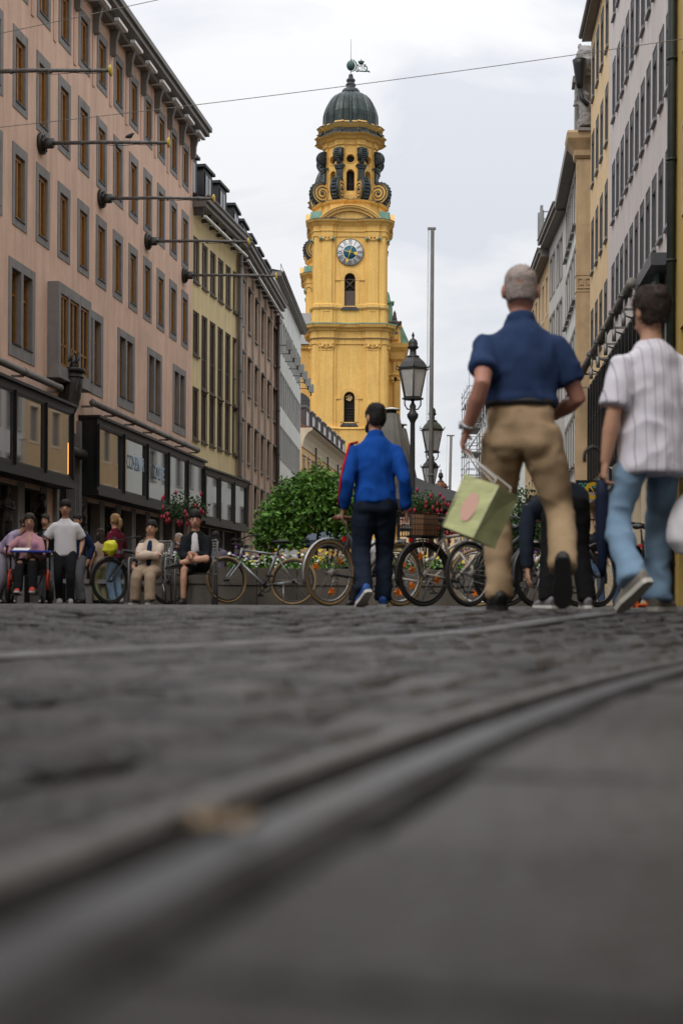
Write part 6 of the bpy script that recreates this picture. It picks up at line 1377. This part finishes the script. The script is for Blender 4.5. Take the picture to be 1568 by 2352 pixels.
def flowers(label, x0, x1, y0, y1, z, nl, nf, wts, hh=.26):
    mb = MB()
    for i in range(nl):
        p = V((random.uniform(x0, x1), random.uniform(y0, y1), 0)); k = .55 + .45*noise.noise(p*2.3)
        p.z = z + random.random()*hh*k*1.2; leaf(mb, p, random.uniform(.05, .11), up=-.3, mi=random.choice((0, 0, 1)))
    for i in range(nf):
        p = V((random.uniform(x0, x1), random.uniform(y0, y1), 0)); k = noise.noise(p*1.6 + V((7, 3, 0))); c = (0 if k > -.12 else 1 if k > -.35 else 2) if random.random() < .72 else random.choices(range(6), wts)[0]
        p.z = z + hh*(.35 + .75*random.random()) + (.12 if c in (1, 2) and random.random() < .4 else 0); r_ = random.uniform(.022, .04)
        n_ = V((random.gauss(0, .5), random.gauss(-.5, .5), .8)).normalized(); u = n_.orthogonal().normalized(); w = n_.cross(u)
        vs = [p] + [p + (u*math.cos(2*PI*j/10) + w*math.sin(2*PI*j/10))*(r_ if j % 2 else r_*.6) + n_*.006 for j in range(10)]
        mb.add(vs, [(0, 1 + j, 1 + (j+1) % 10) for j in range(10)], 2 + c)
    o = mb.build('flower_bed', [m_leaf, m_leaf2] + FL, None, fix=False); o['kind'] = 'stuff'; o['label'] = label; o['category'] = 'flowers'
pl, W = planter('long low concrete block planter full of bedding flowers behind the bicycles', 497, 1330, 21.75, .56, 2.2, 9); cx = pl.location.x
flowers('white, yellow and purple bedding flowers filling the long planter', cx - W/2 + .15, cx + W/2 - .15, 21.85, 23.8, .56, 7000, 1100, (6, 3, 3, 1, 1, 2), .3)
pl2, W2_ = planter('concrete planter with purple flowers behind the seated boys', 318, 486, 22.9, .62, 1.3, 3); cx2 = pl2.location.x
flowers('purple and pink flowers in the planter behind the seated boys', cx2 - W2_/2 + .1, cx2 + W2_/2 - .1, 23.0, 24.1, .62, 1800, 260, (1, 1, 6, 3, 1, 4), .34)
m_bark = mat('bark', (.06, .042, .03), .9, .3, 12)
def crown(mb, centers, n, L, up=.5, mi=0, w=.55):
    tot = sum(c[1]**2 for c in centers)
    for c, r_, sq in centers:
        for i in range(int(n*r_*r_/tot)):
            d = V((random.gauss(0, 1), random.gauss(0, 1), random.gauss(0, 1))).normalized(); k = random.random()**.38
            k *= 1 + .22*noise.noise((V(c) + d)*3.1)
            leaf(mb, V(c) + V((d.x, d.y, d.z*sq))*r_*k, random.uniform(.6, 1.25)*L, up=up, mi=mi, w=w)
def shrub(label, px, Y, z0, centers, n, L, name='shrub', trunks=((0, 0),), cat='shrub', leafm=None):
    t = thing(name, label, cat, (xat(px, Y), Y, z0)); b = MB()
    zt_ = max(c[0][2] for c in centers)
    for k, (dx, dy) in enumerate(trunks):
        b = MB(); b.tube([(dx, dy, 0), (dx*1.3, dy, zt_*.35), (dx*1.6 + .03, dy, zt_*.65), (dx*2, dy, zt_*.85)], [.028, .022, .018, .01], 7)
        for j in range(5): a = random.uniform(0, 6.28); z1 = zt_*random.uniform(.4, .75); b.tube([(dx*1.5, dy, z1), (dx*1.5 + .25*math.cos(a), dy + .25*math.sin(a), z1 + .2), (dx*1.5 + .4*math.cos(a), dy + .4*math.sin(a), z1 + .24)], [.012, .009, .005], 5)
        b.build('trunk', m_bark, t)
    b = MB(); crown(b, centers, int(n*.72), L)
    for q in range(int(n/110)):          # loose sprays standing out of the crown
        c, r_, sq = random.choice(centers); d = V((random.gauss(0, 1), random.gauss(0, .7), random.gauss(.2, .8))).normalized(); p0 = V(c) + V((d.x, d.y, d.z*sq))*r_*.75; L2 = random.uniform(.12, .34)
        for i in range(16): leaf(b, p0 + d*L2*(i/16) + V((0, 0, -.12*(i/16)**2)) + V((random.gauss(0, .02), random.gauss(0, .02), random.gauss(0, .02))), L*random.uniform(.5, 1.0), up=.5, mi=0)
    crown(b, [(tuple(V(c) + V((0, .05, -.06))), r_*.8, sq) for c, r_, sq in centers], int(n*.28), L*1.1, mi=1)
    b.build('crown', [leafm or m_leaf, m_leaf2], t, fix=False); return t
# the broad shrub in the planter
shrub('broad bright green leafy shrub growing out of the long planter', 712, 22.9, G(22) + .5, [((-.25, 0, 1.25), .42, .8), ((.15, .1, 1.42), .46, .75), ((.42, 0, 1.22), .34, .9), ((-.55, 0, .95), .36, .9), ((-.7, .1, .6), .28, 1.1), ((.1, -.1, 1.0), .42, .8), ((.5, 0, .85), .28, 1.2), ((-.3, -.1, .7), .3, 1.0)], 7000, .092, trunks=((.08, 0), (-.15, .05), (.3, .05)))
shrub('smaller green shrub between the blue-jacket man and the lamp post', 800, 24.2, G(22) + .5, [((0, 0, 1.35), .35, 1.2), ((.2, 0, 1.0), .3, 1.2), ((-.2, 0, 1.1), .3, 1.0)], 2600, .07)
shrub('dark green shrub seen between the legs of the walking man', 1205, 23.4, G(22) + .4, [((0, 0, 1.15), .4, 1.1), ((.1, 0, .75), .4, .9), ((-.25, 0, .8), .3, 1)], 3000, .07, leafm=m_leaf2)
def fuchsia(label, px, Y, ztop, rad, n=900, stem=True):
    z0 = G(Y) + .5; t = thing('fuchsia', label, 'plant', (xat(px, Y), Y, z0), 0, 'red fuchsias'); h = ztop - z0 - rad*.7
    b = MB(); b.tube([(0, 0, 0), (.02, 0, h*.5), (0, 0, h)], [.02, .016, .012], 6); b.build('stem', m_bark, t)
    b = MB(); crown(b, [((0, 0, h), rad*.75, .8), ((-rad*.5, 0, h - .05), rad*.5, .9), ((rad*.5, .05, h - .08), rad*.5, .9)], n, .055, .6); b.build('crown', m_leaf2, t, fix=False)
    m_fu = mat('fuchsia_red', (.30, .010, .035), .5, .3, 9)
    for i in range(30):
        d = V((random.gauss(0, 1), random.gauss(-.3, 1), random.gauss(-.25, .7))).normalized(); p = V((0, 0, h)) + V((d.x*1.1, d.y, d.z*.85))*rad*random.uniform(.7, 1.05)
        f = MB(); f.tube([p, p - V((0, 0, .03)), p - V((0, 0, .055)), p - V((0, 0, .085))], [.004, .02, .028, .008], 6); f.tube([p - V((0, 0, .08)), p - V((0, 0, .12))], [.004, .002], 4); f.build('blossom', m_fu, t)
fuchsia('red fuchsia standard above the seated teenager', 424, 23.4, zat(1122, 23.4), .42)
fuchsia('red fuchsia beside the lamp post and flagpole', 975, 23.0, zat(1118, 23), .34)
fuchsia('low red fuchsia between the flagpole and the green bag', 1005, 22.6, zat(1175, 22.6), .30, 700)

# ================================================================== lamps, poles, parasols
m_iron = mat('lamp_iron', (.035, .036, .038), .5, .2, 6); m_mg = mat('lamp_moss', (.05, .06, .03), .6, .3, 5); m_cu = mat('lamp_copper', (.16, .06, .025), .5, .2, 5)
m_lg = mat('lamp_glass', (.55, .55, .54), .4, .12, 9)
def lamp(label, px, Y, roof_m, rz=0.0):
    t = thing('street_lamp', label, 'street lamp', (xat(px, Y), Y, G(Y)), rz, 'old iron street lamps')
    b = MB(); b.lathe([(.16, 0), (.16, .5), (.13, .55), (.14, .6), (.10, .7), (.075, .9), (.055, 1.0), (.05, 2.6), (.045, 3.45), (.06, 3.5), (.10, 3.56), (.11, 3.62), (.07, 3.67), (.05, 3.72), (.065, 3.78), (.03, 3.84)], 14); b.build('post', m_iron, t)
    b = MB()
    for s in (-1, 1): b.tube([(0, 0, 3.72), (s*.1, 0, 3.72), (s*.15, 0, 3.80), (s*.155, 0, 3.92)], .014, 6); b.tube([(s*.155, 0, 3.92), (s*.2, 0, 3.92)], .02, 6)
    b.cyl((0, 0, 3.8), (0, 0, 3.92), .03, n=8); b.build('yoke', m_iron, t)
    hexa = lambda r_: [(r_*math.cos(PI/6 + PI*i/3 + PI/6 + PI/6), r_*math.sin(PI/6 + PI*i/3 + PI/6 + PI/6)) for i in range(6)]
    b = MB(); lo, hi = hexa(.17), hexa(.285)
    for i in range(6): b.tube([(*lo[i], 3.93), (*hi[i], 4.46)], .013, 5)
    b.rings([[V((*p, z_)) for p in hexa(r_)] for r_, z_ in ((.18, 3.90), (.185, 3.95), (.16, 3.955))], sm=False); b.rings([[V((*p, z_)) for p in hexa(r_)] for r_, z_ in ((.28, 4.45), (.30, 4.46), (.30, 4.50), (.2, 4.505))], sm=False); b.build('lantern_frame', m_iron, t)
    for i in range(6):
        j = (i + 1) % 6; g = MB(); g.add([(*(.97*V(lo[i])), 3.95), (*(.97*V(lo[j])), 3.95), (*(.97*V(hi[j])), 4.45), (*(.97*V(hi[i])), 4.45)], [(0,1,2,3)]); g.build('glass_pane', m_lg, t)
    b = MB(); b.rings([[V((*p, z_)) for p in hexa(r_)] for r_, z_ in ((.31, 4.49), (.30, 4.51), (.24, 4.60), (.13, 4.70), (.10, 4.715))], sm=False); b.build('lantern_roof', roof_m, t)
    b = MB(); b.lathe([(.13, 4.69), (.12, 4.73), (.065, 4.75), (.06, 4.85), (.10, 4.88), (.11, 4.90), (.085, 4.93), (.09, 4.97), (.07, 5.03), (.03, 5.06), (.015, 5.08), (.03, 5.12), (.015, 5.16), (.003, 5.19)], 14); b.build('finial', m_iron, t)
    for i in range(6):
        x_, y_ = hi[i]; k = 1.05; b = MB(); b.tube([(x_*k, y_*k, 4.49), (x_*1.22, y_*1.22, 4.50), (x_*1.28, y_*1.28, 4.57)], [.016, .012, .004], 5); b.build('spike', m_iron, t)
lamp('large iron street lamp standing left of the tall flagpole', 945, 27.0, m_iron)
lamp('iron street lamp with mossy green roof behind the tall flagpole', 990, 36.5, m_mg)
lamp('iron street lamp with dark roof, farther behind the tall flagpole', 985.5, 46.5, m_iron)
lamp('small distant street lamp with copper brown roof beside the thin far pole', 1010, 54.5, m_cu)
fp = thing('flagpole', 'tall grey metal flagpole with halyards in front of the street lamps', 'flagpole', (xat(987, 33), 33, G(33)))
b = MB(); b.tube([(0, 0, 0), (0, 0, 3), (.012, 0, zat(535, 33))], [.058, .055, .042], 12); b.build('pole', mat('pole_grey', (.13, .13, .125), .5, .2, 3), fp)
b = MB(); zz = zat(533, 33); b.box(-.10, .09, -.03, .03, zz - .02, zz + .03); b.build('top_arm', m_zinc, fp)
for d_ in (-.09, -.07): b = MB(); b.tube([(d_, 0, zz), (d_ - .02, 0, 1.2)], .005, 4); b.build('halyard', m_gutter, fp)
b = MB(); b.cyl((0, 0, 1.55), (0, 0, 1.62), .07, n=12); b.cyl((0, 0, zat(1200, 33) + 1), (0, 0, zat(1200, 33) + 1.05), .066, n=12); b.build('clamp', m_gutter, fp)
fp = thing('flagpole', 'thin far flagpole beside the copper-roofed street lamp', 'flagpole', (xat(1026, 62), 62, G(62)))
b = MB(); b.tube([(0, 0, 0), (.14, 0, zat(1005, 62))], [.07, .06], 10); b.build('pole', m_gutter, fp); b = MB(); zz = zat(1005, 62); b.box(-.05, .28, -.04, .04, zz, zz + .05); b.build('top_arm', m_gutter, fp)
b = MB(); b.tube([(-.04, 0, zz), (-.12, 0, 1)], .006, 4); b.build('halyard', m_gutter, fp)
m_can = mat('grey_canvas', (.17, .165, .15), .9, .12, 5, .2, 60); m_cand = mat('dark_canvas', (.05, .05, .052), .9, .12, 4); m_canb = mat('slate_blue_canvas', (.10, .13, .18), .9, .1, 4)
def closed_parasol(label, px, Y, ytop):
    t = thing('parasol', label, 'parasol', (xat(px, Y), Y, G(Y)), 0, 'folded parasols'); zt_ = zat(ytop, Y)
    b = MB(); b.lathe([(.50, zt_ - 2.1), (.46, zt_ - 1.5), (.30, zt_ - .75), (.165, zt_ - .12), (.14, zt_ - .10)], 48, mod=lambda a: 1 + .05*math.sin(12*a), sm=True); b.build('folded_canopy', m_can, t)
    b = MB(); b.cyl((0, 0, .1), (0, 0, zt_ - .02), .035, n=10); b.lathe([(.5, 0), (.5, .08), (.1, .1)], 16); b.build('pole', m_zinc, t)
    b = MB(); b.lathe([(.15, zt_ - .03), (.19, zt_ - .025), (.17, zt_ + .0), (.05, zt_ + .03)], 20); b.build('cap', m_white, t)
    b = MB(); b.cyl((0, 0, zt_ - .12), (0, 0, zt_ - .03), .11, n=16); b.build('collar', m_black, t)
closed_parasol('folded grey parasol with white cap beside the head of the blue-jacket man', 896, 30.0, 948)
closed_parasol('lower folded grey parasol behind the first folded parasol', 914, 32.5, 982)
def open_parasol(label, x, Y, z1, hw, drop, m, rz=.3):
    t = thing('parasol', label, 'parasol', (x, Y, G(Y)), rz); n = 8; q = 8
    b = MB(); rim = [(hw*sx, hw*sy) for sx, sy in ((1, 1), (-1, 1), (-1, -1), (1, -1))]
    for i in range(4):
        a, c = V(rim[i]), V(rim[(i+1) % 4]); 
        for j in range(6):
            t0, t1 = j/6, (j+1)/6; sg = lambda t_: drop*(t_**.85)
            b.quad((*(a*t0), z1 - sg(t0)), (*(c*t0), z1 - sg(t0)), (*(c*t1), z1 - sg(t1)), (*(a*t1), z1 - sg(t1)))
        b.quad((*a, z1 - drop), (*c, z1 - drop), (*c, z1 - drop - .18), (*a, z1 - drop - .18))
    b.build('canopy', m, t); b = MB(); b.cyl((0, 0, .05), (0, 0, z1 - .02), .035, n=10); b.lathe([(.45, 0), (.45, .08), (.08, .1)], 16); b.build('pole', m_zinc, t)
    for i in range(4): b = MB(); b.tube([(0, 0, z1 - .5), (rim[i][0]*.9, rim[i][1]*.9, z1 - drop*.93)], .014, 5); b.build('rib', m_zinc, t)
open_parasol('large dark grey open parasol behind the flagpole and fuchsia', xat(950, 30), 30, zat(1103, 30), 1.25, .58, m_cand)
open_parasol('slate blue open parasol beyond the green shrub', xat(752, 52), 52, zat(1222, 52), 1.5, .45, m_canb, .7)

# ================================================================== wires and signs
def wire(label, a, b_, sag, r_=.008):
    P = [a.lerp(b_, i/16) - V((0, 0, 4*sag*(i/16)*(1 - i/16))) for i in range(17)]
    o = MB(); o.tube([p - a for p in P], r_, 5); o = o.build('overhead_wire', m_gutter, None, a); tag(o, label, 'wire', 'tram overhead wires')
wire('long overhead tram wire crossing the sky in front of the tower dome', at(-260, 320, 30), at(1720, 66, 30), .12)
wire('short overhead wire crossing the top corner over the pink house', at(-200, 118, 31), at(700, -76, 31), .03)
def signbox(label, name, px0, px1, py0, py1, Y, d=.12):
    a, c = at(px0, py1, Y), at(px1, py0, Y); t = thing(name, label, 'sign', ((a.x + c.x)/2, Y, a.z)); w, h_ = c.x - a.x, c.z - a.z
    MB().box(-w/2, w/2, 0, d, 0, h_).build('panel', m_black, t)
    MB().box(w/2, w/2 + max(.1, rx(Y) - (a.x + c.x)/2 - w/2), .03, .08, h_*.7, h_*.78).build('bracket', m_black, t)
    return t, w, h_
m_dou = mat('teal_letters', (.08, .42, .36), .5, 0); m_pal = mat('pale_letters', (.55, .6, .5), .5, 0); m_ysg = mat('sign_yellow', (.5, .30, .01), .5, .08)
t, w, h_ = signbox('black shop sign with teal letters DOUGLAS hanging by the arcade', 'shop_sign', 1322, 1398, 1103, 1130, 50)
o = link('lettering', text_mesh('DOUGLAS', .23), t, (.0, -.006, h_*.52)); o.rotation_euler = (PI/2, 0, 0); o.data.materials.append(m_dou); o.scale = (.92, 1.1, 1)
t, w, h_ = signbox('black shop sign with pale winged shield emblem above the teenager hand', 'shop_sign', 1398, 1468, 1057, 1106, 46)
for s in (-1, 1):
    for k in range(3):
        g = MB(); z_ = h_*.52 + .06 - .055*k; L = .42 - .07*k; g.add([(s*.09, -.006, z_ + .02), (s*(.09 + L), -.006, z_ + .035 + .01*(2-k)), (s*(.09 + L*.85), -.006, z_ - .0), (s*.09, -.006, z_ - .02)], [(0,1,2,3)] if s > 0 else [(3,2,1,0)]); g.build('wing_feather', m_pal, t)
g = MB(); P = [(-.11, .08), (0, .10), (.11, .08), (.12, .0), (.07, -.09), (0, -.14), (-.07, -.09), (-.12, .0)]; g.tube([(x_, -.008, h_*.52 + z_) for x_, z_ in P], .012, 5, loop=True); g.build('shield', m_pal, t)
o = link('lettering', text_mesh('GENESIS', .05), t, (0, -.01, h_*.52 + .03)); o.rotation_euler = (PI/2, 0, 0); o.data.materials.append(m_pal)
a = at(1361, 1127, 45); t = thing('round_sign', 'yellow ring sign with slanted bar in front of the teal-lettered shop sign', 'sign', a)
g = MB(); n = 22; A = [R(60 + 265*i/n) for i in range(n + 1)]
g.rings([[V((rr*math.cos(q) , y_, rr*math.sin(q))) for rr, y_ in ((.155, -.02), (.27, -.02), (.27, .03), (.155, .03))] for q in A], sm=False); g.build('ring', m_ysg, t)
g = MB(); g.tube([(-.10, 0, .14), (.10, 0, -.14)], .022, 4); g.build('bar', m_ysg, t)
g = MB(); g.box(.2, max(.4, rx(45) - a.x), -.005, .015, -.02, .02); g.build('bracket', m_black, t)
bpy.data.scenes.remove(TMP)
